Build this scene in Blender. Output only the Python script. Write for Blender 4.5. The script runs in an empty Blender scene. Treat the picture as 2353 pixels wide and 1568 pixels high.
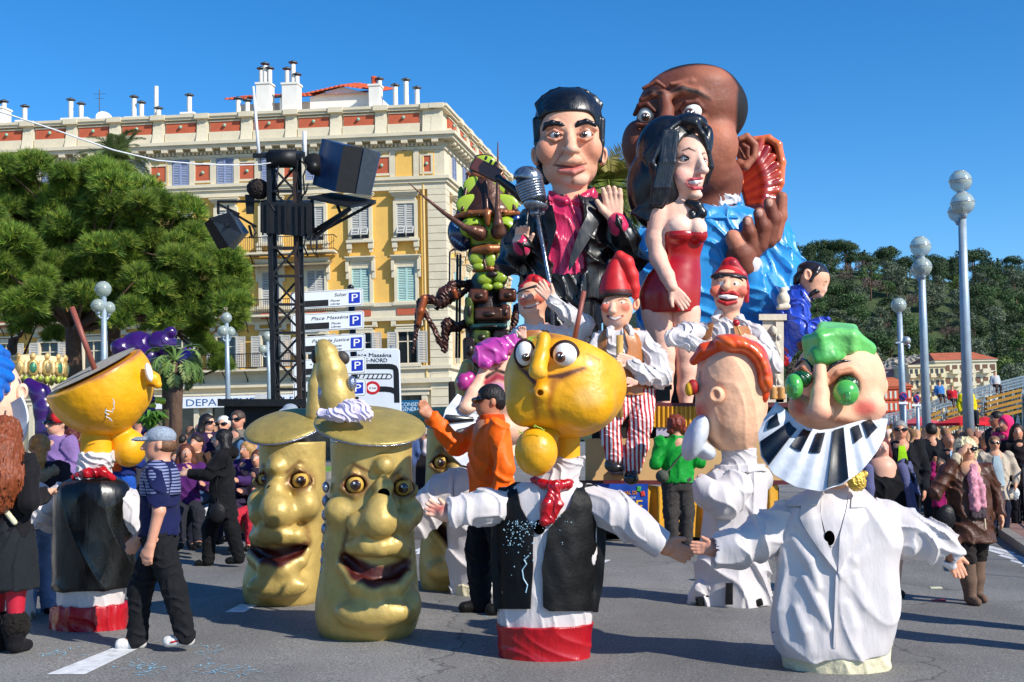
import bpy, math, random
import numpy as np
from mathutils import Vector, Matrix
rnd=random.Random(7); nrs=np.random.RandomState(3)
sc=bpy.context.scene; COL=sc.collection
# ---------------------------------------------------------------- camera (all picture coordinates: 2353 x 1568)
F=2757.;CX,CY=1176.5,784.;HZ=1002.;ROLL=.024;H=1.55;KG=.03
PITCH=math.atan((HZ-CY)/F)
fw=np.array([0,math.cos(PITCH),math.sin(PITCH)]);r0=np.array([1.,0,0]);u0=np.array([0,-math.sin(PITCH),math.cos(PITCH)])
cd=bpy.data.cameras.new('camera');cam=bpy.data.objects.new('camera',cd);COL.objects.link(cam);sc.camera=cam
cd.sensor_width=36;cd.lens=36*F/2353;cd.clip_start=.1;cd.clip_end=3000
_c,_s=math.cos(ROLL),math.sin(ROLL)
_r=_c*r0-_s*u0;_u=_s*r0+_c*u0
cam.matrix_world=Matrix(((_r[0],_u[0],-fw[0],0),(_r[1],_u[1],-fw[1],0),(_r[2],_u[2],-fw[2],H),(0,0,0,1)))
sc.render.resolution_x=1024;sc.render.resolution_y=682
# ---------------------------------------------------------------- light
SUN_EL,SAZ=math.radians(35),math.radians(38)   # sun stands right of and a little behind the viewer
w=bpy.data.worlds.new('World');sc.world=w;w.use_nodes=True
nt=w.node_tree;sky=nt.nodes.new('ShaderNodeTexSky');sky.sky_type='NISHITA';sky.sun_disc=False
sky.sun_elevation=SUN_EL;sky.sun_rotation=math.radians(90)+SAZ
sky.air_density=1.0;sky.dust_density=.15;sky.ozone_density=6;sky.altitude=600
hs=nt.nodes.new('ShaderNodeHueSaturation');hs.inputs['Saturation'].default_value=1.25;nt.links.new(sky.outputs[0],hs.inputs['Color'])
bg=nt.nodes['Background'];nt.links.new(hs.outputs[0],bg.inputs[0]);bg.inputs[1].default_value=.15
sl=bpy.data.lights.new('sun','SUN');sl.energy=5.0;sl.angle=math.radians(.53);sl.color=(1,.94,.84)
sun=bpy.data.objects.new('sun',sl);COL.objects.link(sun)
sv=Vector((math.cos(SAZ)*math.cos(SUN_EL),-math.sin(SAZ)*math.cos(SUN_EL),math.sin(SUN_EL)))
sun.rotation_euler=sv.to_track_quat('Z','Y').to_euler();sun.location=(30,-20,40)
vs=sc.view_settings;vs.view_transform='Standard';vs.look='None';vs.exposure=0.22;vs.gamma=1;vs.use_curve_mapping=False
sc.cycles.max_bounces=6
# ---------------------------------------------------------------- picture <-> world
def ray(px,py):
    a=(px-CX)/F;b=(CY-py)/F
    return fw+(a*_c+b*_s)*r0+(-a*_s+b*_c)*u0
CAM=np.array([0,0,H])
def W(px,py,Y):
    r=ray(px,py);return CAM+r*(Y/r[1])
def G(px,py):
    r=ray(px,py);return CAM+r*(-H/(r[2]+KG*r[0]))
def gz(x): return -KG*x
def Zm(x0,y0,s): return lambda x,y:((x0+x/s)*.91914,(y0+y/s)*.91914)
# ---------------------------------------------------------------- materials
MATS={}
def hexc(h):
    h=h.lstrip('#');o=[]
    if len(h)==3: h=''.join(q*2 for q in h)
    for i in (0,2,4):
        c=int(h[i:i+2],16)/255;o.append(c/12.92 if c<=.04045 else ((c+.055)/1.055)**2.4)
    return tuple(o)
def C3(c): return hexc(c) if isinstance(c,str) else tuple(c)[:3]
def mat(name,col=None,rough=.6,metal=0,spec=.5,var=.12,vs=6.,bump=0,bs=30.,coat=0,sheen=0,dirt=0,trans=0,alpha=1,emit=0,aniso=None,wave=None):
    """procedural material; col None -> painted colour from the mesh's own 'Col' attribute. sizes in metres^-1"""
    if name in MATS: return MATS[name]
    m=bpy.data.materials.new(name);m.use_nodes=True;N=m.node_tree.nodes;L=m.node_tree.links
    b=N['Principled BSDF'];b.inputs['Roughness'].default_value=rough;b.inputs['Metallic'].default_value=metal
    b.inputs['Specular IOR Level'].default_value=spec;b.inputs['Coat Weight'].default_value=coat;b.inputs['Coat Roughness'].default_value=.18
    b.inputs['Sheen Weight'].default_value=sheen;b.inputs['Transmission Weight'].default_value=trans;b.inputs['Alpha'].default_value=alpha
    tc=N.new('ShaderNodeTexCoord')
    if col is None:
        a=N.new('ShaderNodeAttribute');a.attribute_name='Col';src=a.outputs['Color']
    else:
        a=N.new('ShaderNodeRGB');a.outputs[0].default_value=(*C3(col),1);src=a.outputs[0]
    if var:
        n=N.new('ShaderNodeTexNoise');n.inputs['Scale'].default_value=vs;n.inputs['Detail'].default_value=6;n.inputs['Roughness'].default_value=.65
        L.new(tc.outputs['Object'],n.inputs['Vector'])
        mr=N.new('ShaderNodeMapRange');mr.inputs[1].default_value=.3;mr.inputs[2].default_value=.7;mr.inputs[3].default_value=1-var;mr.inputs[4].default_value=1+var
        L.new(n.outputs[0],mr.inputs[0])
        mx=N.new('ShaderNodeVectorMath');mx.operation='SCALE';L.new(src,mx.inputs[0]);L.new(mr.outputs[0],mx.inputs['Scale']);src=mx.outputs[0]
        rr=N.new('ShaderNodeMapRange');rr.inputs[1].default_value=.3;rr.inputs[2].default_value=.7;rr.inputs[3].default_value=max(.02,rough-.1);rr.inputs[4].default_value=min(1,rough+.12)
        L.new(n.outputs[0],rr.inputs[0]);L.new(rr.outputs[0],b.inputs['Roughness'])
    if dirt:
        n2=N.new('ShaderNodeTexNoise');n2.inputs['Scale'].default_value=vs*.35;n2.inputs['Detail'].default_value=8;n2.inputs['Roughness'].default_value=.7
        L.new(tc.outputs['Object'],n2.inputs['Vector'])
        cr=N.new('ShaderNodeMapRange');cr.inputs[1].default_value=.52;cr.inputs[2].default_value=.75;cr.inputs[3].default_value=0;cr.inputs[4].default_value=dirt
        L.new(n2.outputs[0],cr.inputs[0])
        mm=N.new('ShaderNodeMix');mm.data_type='RGBA';L.new(cr.outputs[0],mm.inputs[0]);L.new(src,mm.inputs[6]);mm.inputs[7].default_value=(.09,.08,.065,1);src=mm.outputs[2]
    L.new(src,b.inputs['Base Color'])
    if emit:
        L.new(src,b.inputs['Emission Color']);b.inputs['Emission Strength'].default_value=emit
    if bump:
        n=N.new('ShaderNodeTexNoise');n.inputs['Scale'].default_value=bs;n.inputs['Detail'].default_value=5
        mp=N.new('ShaderNodeMapping');mp.inputs['Scale'].default_value=aniso or (1,1,1);L.new(tc.outputs['Object'],mp.inputs[0]);L.new(mp.outputs[0],n.inputs['Vector'])
        bp=N.new('ShaderNodeBump');bp.inputs['Strength'].default_value=bump;bp.inputs['Distance'].default_value=.6/bs;L.new(n.outputs[0],bp.inputs['Height']);L.new(bp.outputs[0],b.inputs['Normal'])
    MATS[name]=m;return m
def paint(): return mat('painted_papier_mache',None,.6,0,.4,.1,9,.2,14,coat=.0,dirt=.05)
def skinm(): return mat('skin',None,.5,0,.4,.05,30)
def cloth(c,name=None,**k):
    k={**dict(rough=.85,spec=.2,var=.14,vs=9,bump=.35,bs=40,sheen=.03),**k}
    return mat(name or 'cloth_%s'%str(c),c,**k)
def satin(c,name=None,**k):
    k={**dict(rough=.36,spec=.6,var=.05,vs=5,bump=.14,bs=5.5,sheen=.3,aniso=(1.6,1.6,.55)),**k}
    return mat(name or 'satin_%s'%str(c),c,**k)
# ---------------------------------------------------------------- objects
def tag(o,label=None,cat=None,group=None,kind=None):
    if label:o['label']=label
    if cat:o['category']=cat
    if group:o['group']=group
    if kind:o['kind']=kind
    return o
def empty(name,loc,label=None,cat=None,group=None):
    o=bpy.data.objects.new(name,None);o.empty_display_size=.1;o.location=[float(q) for q in loc];COL.objects.link(o)
    return tag(o,label,cat,group)
def mobj(name,v,f,m,parent=None,loc=None,smooth=True,cols=None,uvn=None):
    me=bpy.data.meshes.new(name)
    me.from_pydata(np.asarray(v,dtype=np.float32) if not isinstance(v,list) else v,[],f);
    if smooth: me.polygons.foreach_set('use_smooth',np.ones(len(me.polygons),dtype=bool))
    if cols is not None:
        ca=me.color_attributes.new('Col','FLOAT_COLOR','POINT')
        c=np.ones((len(me.vertices),4),dtype=np.float32);c[:,:3]=cols;ca.data.foreach_set('color',c.ravel())
    me.update()
    o=bpy.data.objects.new(name,me);COL.objects.link(o)
    if m: me.materials.append(m)
    if parent: o.parent=parent
    if loc is not None:o.location=[float(q) for q in loc]
    return o
def copy_tree(o,parent=None):
    c=o.copy();COL.objects.link(c);c.parent=parent
    for ch in list(o.children): copy_tree(ch,c)
    return c
def frame_of(d):
    d=np.asarray(d,float);d=d/np.linalg.norm(d);a=np.array([0,0,1.]) if abs(d[2])<.95 else np.array([1.,0,0])
    x=np.cross(a,d);x/=np.linalg.norm(x);return x,np.cross(d,x),d
class MB:
    """collects boxes, tubes, lathes... into one mesh"""
    def __init__(s,T=None): s.v=[];s.f=[];s.c=[];s.T=T;s.col=None
    def _add(s,v,f):
        n=len(s.v)
        if s.T: v=[s.T(*p) for p in v]
        s.v+= [tuple(map(float,p)) for p in v];s.f+=[tuple(i+n for i in q) for q in f]
        if s.col is not None:s.c+=[s.col]*len(v)
        return s
    def box(s,x0,x1,y0,y1,z0,z1):
        return s._add([(x0,y0,z0),(x1,y0,z0),(x1,y1,z0),(x0,y1,z0),(x0,y0,z1),(x1,y0,z1),(x1,y1,z1),(x0,y1,z1)],
            [(0,3,2,1),(4,5,6,7),(0,1,5,4),(1,2,6,5),(2,3,7,6),(3,0,4,7)])
    def obox(s,a,b,w,h=None,up=None):
        """bar from a to b with section w x h"""
        h=h or w;x,y,d=frame_of(np.subtract(b,a))
        a=np.asarray(a,float);b=np.asarray(b,float);v=[]
        for p in (a,b):
            for i,j in ((-1,-1),(1,-1),(1,1),(-1,1)): v.append(p+x*i*w/2+y*j*h/2)
        return s._add(v,[(0,3,2,1),(4,5,6,7),(0,1,5,4),(1,2,6,5),(2,3,7,6),(3,0,4,7)])
    def tube(s,pts,r,n=8,cap=True):
        pts=[np.asarray(p,float) for p in pts];k=len(pts)
        if not hasattr(r,'__len__'): r=[r]*k
        v=[];f=[]
        x=None
        for i,p in enumerate(pts):
            d=pts[min(i+1,k-1)]-pts[max(i-1,0)];d=d/np.linalg.norm(d)
            if x is None: x,y,_=frame_of(d)
            else:
                x=x-d*(x@d);x/=np.linalg.norm(x);y=np.cross(d,x)
            for j in range(n):
                t=2*math.pi*j/n;v.append(p+(x*math.cos(t)+y*math.sin(t))*r[i])
        for i in range(k-1):
            for j in range(n): f.append((i*n+j,i*n+(j+1)%n,(i+1)*n+(j+1)%n,(i+1)*n+j))
        if cap: f+= [tuple(reversed(range(n))),tuple(range((k-1)*n,k*n))]
        return s._add(v,f)
    def lathe(s,prof,c=(0,0,0),n=16,axis=None):
        """prof: (r,z) list"""
        x,y,d=(np.array([1.,0,0]),np.array([0,1.,0]),np.array([0,0,1.])) if axis is None else frame_of(axis)
        c=np.asarray(c,float);v=[];f=[];k=len(prof)
        for r,z in prof:
            for j in range(n):
                t=2*math.pi*j/n;v.append(c+d*z+(x*math.cos(t)+y*math.sin(t))*max(r,1e-4))
        for i in range(k-1):
            for j in range(n): f.append((i*n+j,i*n+(j+1)%n,(i+1)*n+(j+1)%n,(i+1)*n+j))
        f+= [tuple(reversed(range(n))),tuple(range((k-1)*n,k*n))]
        return s._add(v,f)
    def ball(s,c,r,n=16,m=10,sc_=(1,1,1)):
        c=np.asarray(c,float);v=[];f=[]
        for i in range(m+1):
            a=math.pi*(i/m-.5)
            for j in range(n):
                t=2*math.pi*j/n;v.append(c+r*np.array([math.cos(a)*math.cos(t)*sc_[0],math.cos(a)*math.sin(t)*sc_[1],math.sin(a)*sc_[2]]))
        for i in range(m):
            for j in range(n): f.append((i*n+j,i*n+(j+1)%n,(i+1)*n+(j+1)%n,(i+1)*n+j))
        return s._add(v,f)
    def prism(s,poly,off):
        """poly: 3d points (ccw seen from the front), off: extrusion vector to the back"""
        n=len(poly);off=np.asarray(off,float)
        v=[np.asarray(p,float) for p in poly]+[np.asarray(p,float)+off for p in poly]
        f=[tuple(range(n)),tuple(reversed(range(n,2*n)))]+[(i,i+n,(i+1)%n+n,(i+1)%n) for i in range(n)]
        return s._add(v,f)
    def quad(s,*p): return s._add(p,[tuple(range(len(p)))])
    def grid(s,fn,nu,nv,closed=False):
        v=[fn(i/(nu-1),j/(nv-1)) for i in range(nu) for j in range(nv)]
        f=[(i*nv+j,(i+1)*nv+j,(i+1)*nv+j+1,i*nv+j+1) for i in range(nu-1) for j in range(nv-1)]
        return s._add(v,f)
    def build(s,name,m,parent=None,loc=None,smooth=False):
        v=np.array(s.v,dtype=np.float32)
        if loc is None and parent is not None and parent.type=='EMPTY': v=v-np.array(parent.location,dtype=np.float32)
        elif loc is None and parent is not None:
            p=parent;off=np.zeros(3)
            while p is not None: off+=np.array(p.location);p=p.parent
            v=v-off.astype(np.float32)
        elif loc is not None:
            v=v-np.array(loc,dtype=np.float32)
        o=mobj(name,v,s.f,m,parent,loc if parent is None else None,smooth,cols=np.array(s.c) if s.c else None);return o
def auto_smooth(o,ang=40):
    me=o.data;me.polygons.foreach_set('use_smooth',np.ones(len(me.polygons),dtype=bool))
    try: me.set_sharp_from_angle(angle=math.radians(ang))
    except Exception: pass
    return o
# ---------------------------------------------------------------- implicit modelling: smooth unions of simple solids -> one continuous surface
def smin(a,b,k):
    if k<=0: return np.minimum(a,b)
    h=np.maximum(k-np.abs(a-b),0)/k;return np.minimum(a,b)-h*h*k*.25
def rotm(rz=0,rx=0,ry=0):
    """rz: in the picture plane (ccw), ry: about the vertical, rx: nodding"""
    def r(ax,t):
        c,s=math.cos(t),math.sin(t)
        return np.array([[1,0,0],[0,c,-s],[0,s,c]]) if ax==0 else np.array([[c,0,s],[0,1,0],[-s,0,c]]) if ax==1 else np.array([[c,-s,0],[s,c,0],[0,0,1]])
    return r(1,-math.radians(rz))@r(2,math.radians(ry))@r(0,math.radians(rx))
# prims in authored units (x right, y down, d away)
def b(x,y,d,rx,ry=None,rd=None,c=None,rz=0,rx_=0,ry_=0,op='+',k=None,e=None):
    ry=ry or rx;rd=rd or rx
    return dict(t='b',p=[(x,y,d)],r=(rx,rd,ry),M=rotm(rz,rx_,ry_) if (rz or rx_ or ry_) else None,c=c,op=op,k=k,e=e)
def ch(pts,c=None,op='+',k=None,e=None,flat=None): return dict(t='c',p=[q[:3] for q in pts],r=[q[3] for q in pts],c=c,op=op,k=k,e=e,M=None)
def bx(x,y,d,hx,hy,hd,r=0,c=None,rz=0,rx_=0,ry_=0,op='+',k=None,e=None):
    return dict(t='x',p=[(x,y,d)],r=(hx,hd,hy),q=r,M=rotm(rz,rx_,ry_) if (rz or rx_ or ry_) else None,c=c,op=op,k=k,e=e)
def lf(lv,c=None,op='+',k=None,pw=2.,e=None): return dict(t='l',p=[(q[1],q[0],q[2]) for q in lv],r=[(q[3],q[4]) for q in lv],c=c,op=op,k=k,pw=pw,e=e,M=None)
def ev(pr,X,Y,Z):
    t=pr['t'];P=pr['P'];r=pr['r'];M=pr['M']
    if t in 'bx':
        c=P[0].tolist();r=[float(q) for q in r]
        dx,dy,dz=X-c[0],Y-c[1],Z-c[2]
        if M is not None:
            m=M.tolist();dx,dy,dz=(dx*m[0][0]+dy*m[1][0]+dz*m[2][0],dx*m[0][1]+dy*m[1][1]+dz*m[2][1],dx*m[0][2]+dy*m[1][2]+dz*m[2][2])
        if t=='b':
            k0=np.sqrt((dx/r[0])**2+(dy/r[1])**2+(dz/r[2])**2)
            k1=np.sqrt((dx/r[0]**2)**2+(dy/r[1]**2)**2+(dz/r[2]**2)**2)
            return k0*(k0-1)/np.maximum(k1,1e-6)
        q=pr['q'];ax,ay,az=np.abs(dx)-r[0]+q,np.abs(dy)-r[1]+q,np.abs(dz)-r[2]+q
        o=np.sqrt(np.maximum(ax,0)**2+np.maximum(ay,0)**2+np.maximum(az,0)**2)
        return o+np.minimum(np.maximum(ax,np.maximum(ay,az)),0)-q
    if t=='c':
        out=None
        for i in range(max(1,len(P)-1)):
            a=P[i];bb=P[min(i+1,len(P)-1)];ra,rb=r[i],r[min(i+1,len(P)-1)]
            ba=(bb-a).tolist();a=a.tolist();ra,rb=float(ra),float(rb);L2=max(ba[0]**2+ba[1]**2+ba[2]**2,1e-9);dx,dy,dz=X-a[0],Y-a[1],Z-a[2]
            h=np.clip((dx*ba[0]+dy*ba[1]+dz*ba[2])/L2,0,1)
            q=np.sqrt((dx-h*ba[0])**2+(dy-h*ba[1])**2+(dz-h*ba[2])**2)-(ra+(rb-ra)*h)
            out=q if out is None else smin(out,q,min(ra,rb)*.5)
        return out
    if t=='l':
        zz=np.array([p[2] for p in P]);o=np.argsort(zz);zz=zz[o];A=np.array([(P[i][0],P[i][1],r[i][0],r[i][1]) for i in o])
        # smooth resample
        tt=np.linspace(0,len(zz)-1,12*len(zz));i0=np.clip(tt.astype(int),0,len(zz)-2);u=(tt-i0)[:,None]
        B=np.c_[zz,A];p0,p1,p2,p3=B[np.maximum(i0-1,0)],B[i0],B[i0+1],B[np.minimum(i0+2,len(zz)-1)]
        Q=.5*((2*p1)+(-p0+p2)*u+(2*p0-5*p1+4*p2-p3)*u*u+(-p0+3*p1-3*p2+p3)*u**3)
        zs=np.maximum.accumulate(Q[:,0])
        f=lambda j:np.interp(Z,zs,Q[:,j]).astype(np.float32)
        cx,cy,rx,ry=f(1),f(2),np.maximum(f(3),.01),np.maximum(f(4),.01);pw=pr['pw']
        if pw==2: q=np.sqrt(((X-cx)/rx)**2+((Y-cy)/ry)**2)
        else: q=(np.abs((X-cx)/rx)**pw+np.abs((Y-cy)/ry)**pw)**(1/pw)
        d=(q-1)*np.minimum(rx,ry)
        return np.maximum(d,np.maximum(Z-float(zs[-1]),float(zs[0])-Z))
def bbox(pr,m):
    P=np.array(pr['P']);t=pr['t']
    if t in 'bx':
        R_=np.array([max(pr['r'])*(1.75 if (t=='x' and pr['M'] is not None) else 1)]*3) if pr['M'] is not None else np.array(pr['r'],float)
    elif t=='c': R_=np.array([max(pr['r'])]*3)
    else:
        q=max(max(z) for z in pr['r']);R_=np.array([q,q,0])
    return P.min(0)-R_-m,P.max(0)+R_+m
def surfnets(D,o,h):
    S=D<0;n=np.array(D.shape)
    c=np.zeros(n-1,np.int8);sl=[slice(0,-1),slice(1,None)]
    for i in (0,1):
        for j in (0,1):
            for k in (0,1): c+=S[sl[i],sl[j],sl[k]]
    m=(c>0)&(c<8);I=np.argwhere(m);idx=np.full(n-1,-1,np.int32);idx[m]=np.arange(len(I))
    pos=np.zeros((len(I),3),np.float32);cnt=np.zeros(len(I),np.float32)
    cor=[(i,j,k) for i in (0,1) for j in (0,1) for k in (0,1)]
    val={q:D[I[:,0]+q[0],I[:,1]+q[1],I[:,2]+q[2]] for q in cor}
    for q in cor:
        for a in range(3):
            if q[a]==0:
                q2=list(q);q2[a]=1;q2=tuple(q2);v0,v1=val[q],val[q2];x=(v0<0)!=(v1<0)
                t=np.where(x,v0/np.where(v0==v1,1,v0-v1),0)
                p=np.array(q,np.float32)[None]+t[:,None]*np.eye(3,dtype=np.float32)[a][None]
                pos+=p*x[:,None];cnt+=x
    V=(I+pos/np.maximum(cnt,1)[:,None])*h+o
    Fs=[]
    for a in range(3):
        b1,b2=(a+1)%3,(a+2)%3
        s0=[slice(None)]*3;s1=[slice(None)]*3;s0[a]=slice(0,-1);s1[a]=slice(1,None)
        A,B=S[tuple(s0)],S[tuple(s1)];X=np.argwhere(A!=B)
        ok=(X[:,b1]>0)&(X[:,b2]>0)&(X[:,b1]<n[b1]-1)&(X[:,b2]<n[b2]-1);X=X[ok]
        if len(X)==0: continue
        inside=A[X[:,0],X[:,1],X[:,2]]
        e1=np.zeros(3,int);e1[b1]=1;e2=np.zeros(3,int);e2[b2]=1
        q=[idx[tuple((X-e1-e2).T)],idx[tuple((X-e2).T)],idx[tuple(X.T)],idx[tuple((X-e1).T)]]
        Q=np.stack(q,1);Q[~inside]=Q[~inside][:,::-1];Fs.append(Q)
    return V,np.concatenate(Fs)
def fold_noise(X,Y,Z,lam,seed,an=(1,1,.45)):
    r=np.random.RandomState(seed);o=0
    ph=(r.rand(8)*6.28).tolist()
    x,y,z=X/lam*6.28*an[0],Y/lam*6.28*an[1],Z/lam*6.28*an[2]
    wx=x+1.3*np.sin(z*.7+y*.4+ph[0])+.8*np.sin(y*.9+ph[1]);wy=y+1.2*np.sin(x*.6+z*.5+ph[2]);wz=z+1.1*np.sin(x*.8+ph[3])+.7*np.sin(y*.7+ph[4])
    a=np.sin(wx*.8+.6*wz+ph[5]);bb=np.sin(wy*.9-.5*wz+ph[6]);cc=np.sin(1.9*wx+1.3*wy+1.1*wz+ph[7])
    return (1-np.abs(a))**2*1.5+(1-np.abs(bb))**2*.8+.07*cc-.5
def sdf(prims,conv,vox,k,c0=(.5,.5,.5),fold=None,kc=None):
    """-> verts (local units), faces, colours"""
    for p in prims: p['P']=[np.array(conv(*q),float) for q in p['p']]
    solid=[p for p in prims if p['op']=='+'];m=k+3*vox+(fold[0]*2 if fold else 0)
    bb=[bbox(p,m) for p in solid];lo=np.min([q[0] for q in bb],0);hi=np.max([q[1] for q in bb],0)
    n=np.ceil((hi-lo)/vox).astype(int)+2
    ax=[(lo[i]+vox*np.arange(n[i])).astype(np.float32) for i in range(3)]
    D=np.full(n,1e3*vox,np.float32)
    for p in prims:
        if p['op']=='p': continue
        kk=k if p['k'] is None else p['k'];l,h_=bbox(p,max(m,kk+3*vox))
        i0=np.clip(((l-lo)/vox).astype(int),0,n);i1=np.clip(((h_-lo)/vox).astype(int)+1,0,n)
        s=tuple(slice(i0[i],i1[i]) for i in range(3))
        if any(i1<=i0): continue
        X,Y,Z=ax[0][s[0]][:,None,None],ax[1][s[1]][None,:,None],ax[2][s[2]][None,None,:]
        d=ev(p,X,Y,Z).astype(np.float32)
        D[s]=smin(D[s],d,kk) if p['op']=='+' else -smin(-D[s],d,kk)
    if fold:
        X,Y,Z=ax[0][:,None,None],ax[1][None,:,None],ax[2][None,None,:]
        D=D-(fold[0]*fold_noise(X,Y,Z,fold[1],fold[2] if len(fold)>2 else 1,fold[3] if len(fold)>3 else (1,1,.45))).astype(np.float32)
    V,Fc=surfnets(D,lo,vox)
    kc=kc or max(k*.35,vox*.5)
    cols=np.zeros((len(V),3));ws=np.zeros(len(V))+1e-12;x,y,z=V[:,0],V[:,1],V[:,2]
    cs=[C3(p['c']) if p['c'] is not None else C3(c0) for p in solid]
    if len(set(cs))==1: cols[:]=cs[0]
    else:
        ds=[ev(p,x,y,z) for p in solid];dm=np.min(ds,0)
        for d,c in zip(ds,cs):
            wg=np.exp(-(d-dm)/kc);cols+=wg[:,None]*np.array(c);ws+=wg
        cols/=ws[:,None]
    for p in prims:
        if p['op']=='p':
            q=dict(p);q['P']=[np.array([v[0],v[1]*.35,v[2]]) for v in p['P']]
            if p['t']=='b': q['r']=(p['r'][0],p['r'][1]*.35,p['r'][2])
            d=ev(q,x,y*.35,z);e=p['e'] or vox
            a=np.clip(.5-d/e,0,1);a=a*a*(3-2*a);cols=cols*(1-a[:,None])+np.array(C3(p['c']))*a[:,None]
    return V,Fc,cols
class Fig:
    """a thing authored from its outline in the picture, standing at its own distance; lengths in picture units at that distance"""
    def __init__(s,name,label,cat,base=None,Y=None,at=None,group=None,root=True):
        if base is not None and Y is None: g=G(*base);s.Y=g[1];s.o=g
        else:
            s.Y=Y;s.o=W(*(at or base),Y)
        s.s=s.Y/F;s.root=empty(name,s.o,label,cat,group) if root else None
    def w(s,x,y,d=0): return W(x,y,s.Y+d*s.s)
    def conv(s,x,y,d=0): return (W(x,y,s.Y+d*s.s)-s.o)/s.s
    def part(s,name,m,prims,vox=2.6,k=6,c0=(.5,.5,.5),fold=None,parent=None,kc=None,label=None):
        V,Fc,cols=sdf(prims,s.conv,vox,k,c0,fold,kc)
        par=parent or s.root
        o=mobj(name,V*s.s,Fc,m,par,cols=cols)
        if label:o['label']=label
        return o
    def mb(s,T=None): return MB(T or (lambda x,y,d=0:tuple(s.w(x,y,d))))
    def add(s,mb,name,m,parent=None,smooth=False):
        o=mb.build(name,m,None,loc=s.o,smooth=smooth);o.location=(0,0,0);o.parent=parent or s.root;return o
    def poly(s,name,m,pts,th,parent=None,d=0,smooth=False):
        """flat outlined piece with real thickness"""
        mb=MB();P=[s.w(q[0],q[1],(q[2] if len(q)>2 else d)) for q in pts]
        A=np.array(P);nr=np.zeros(3)
        for i in range(len(P)): nr+=np.cross(A[i]-A[0],A[(i+1)%len(P)]-A[0])
        if nr[1]>0: P=P[::-1]
        mb.prism(P,(0,th*s.s,0));return s.add(mb,name,m,parent,smooth)
def text_mesh(txt,size,ext=.004,shear=0,bold=0,align='LEFT'):
    cu=bpy.data.curves.new('t','FONT');cu.body=txt;cu.size=size;cu.extrude=ext;cu.shear=shear;cu.offset=bold;cu.align_x=align;cu.resolution_u=3
    o=bpy.data.objects.new('t',cu);COL.objects.link(o);dg=bpy.context.evaluated_depsgraph_get();dg.update()
    me=bpy.data.meshes.new_from_object(o.evaluated_get(dg));bpy.data.objects.remove(o);bpy.data.curves.remove(cu);return me
def lettering(txt,size,org,ux,uz,m,parent,ext=.004,shear=0,bold=0,align='LEFT',width=None,name='lettering'):
    """org: world point of the baseline start; ux: writing direction, uz: up"""
    me=text_mesh(txt,size,ext,shear,bold,align)
    ux=Vector(ux).normalized();uz=Vector(uz).normalized();un=ux.cross(uz)
    if width and me.vertices:
        xs=[v.co.x for v in me.vertices];k=width/(max(xs)-min(xs))
        for v in me.vertices: v.co.x*=k
    M=Matrix(((ux.x,uz.x,un.x,0),(ux.y,uz.y,un.y,0),(ux.z,uz.z,un.z,0),(0,0,0,1)))
    me.transform(M);me.materials.clear();me.materials.append(m)
    o=bpy.data.objects.new(name,me);COL.objects.link(o)
    p=parent;off=np.zeros(3)
    while p is not None: off+=np.array(p.location);p=p.parent
    o.parent=parent;o.location=[float(q) for q in np.asarray(org)-off];return o

# ---------------------------------------------------------------- helpers for figures
SK='#e8ae90';SKP='#eec3a8'
def hand(x,y,d,ang,L,thumb=1,curl=.25,c=SK,spread=9,dd=0,fk=1.):
    """open hand: wrist at (x,y,d), fingers towards ang (deg, 0 right, 90 up in the picture)"""
    a=math.radians(ang);u=(math.cos(a),-math.sin(a));v=(u[1]*thumb,-u[0]*thumb);o=[];
    def P(f,g,h,r): return (x+(u[0]*f+v[0]*g)*L,y+(u[1]*f+v[1]*g)*L,d+(dd*f+h)*L,r*L)
    for i,(of,ln) in enumerate(((-.165,.36),(-.055,.45),(.055,.49),(.165,.45))):
        sp=math.radians(of/.165*spread);f1=.48;g1=of
        o.append(ch([P(0,of*.55,0,.085),P(f1,g1,-.02,.09)],c))
        ca,sa=math.cos(sp),math.sin(sp);q=ln*fk
        o.append(ch([P(f1,g1,-.02,.08),P(f1+q*.5*ca,g1+q*.5*sa,-.02-curl*.12,.072),P(f1+q*.95*ca*(1-curl*.35),g1+q*.9*sa,-.02-curl*.5*ln,.058)],c,k=.02*L))
    o.append(ch([P(.12,.12,0,.1),P(.34,.3,-.05,.085),P(.55,.4,-.08-curl*.1,.062)],c,k=.05*L));return o
def es(cx,cy,cd,rx,ry,rd):
    return lambda x,y:cd-rd*math.sqrt(max(.02,1-((x-cx)/rx)**2-((y-cy)/ry)**2))
def ls(lv):
    L=sorted(lv);ys=[q[0] for q in L]
    def f(x,y):
        cx,cd,rx,rd=[float(np.interp(y,ys,[q[j] for q in L])) for j in (1,2,3,4)]
        return cd-rd*math.sqrt(max(.03,1-((x-cx)/rx)**2))
    return f
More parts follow.
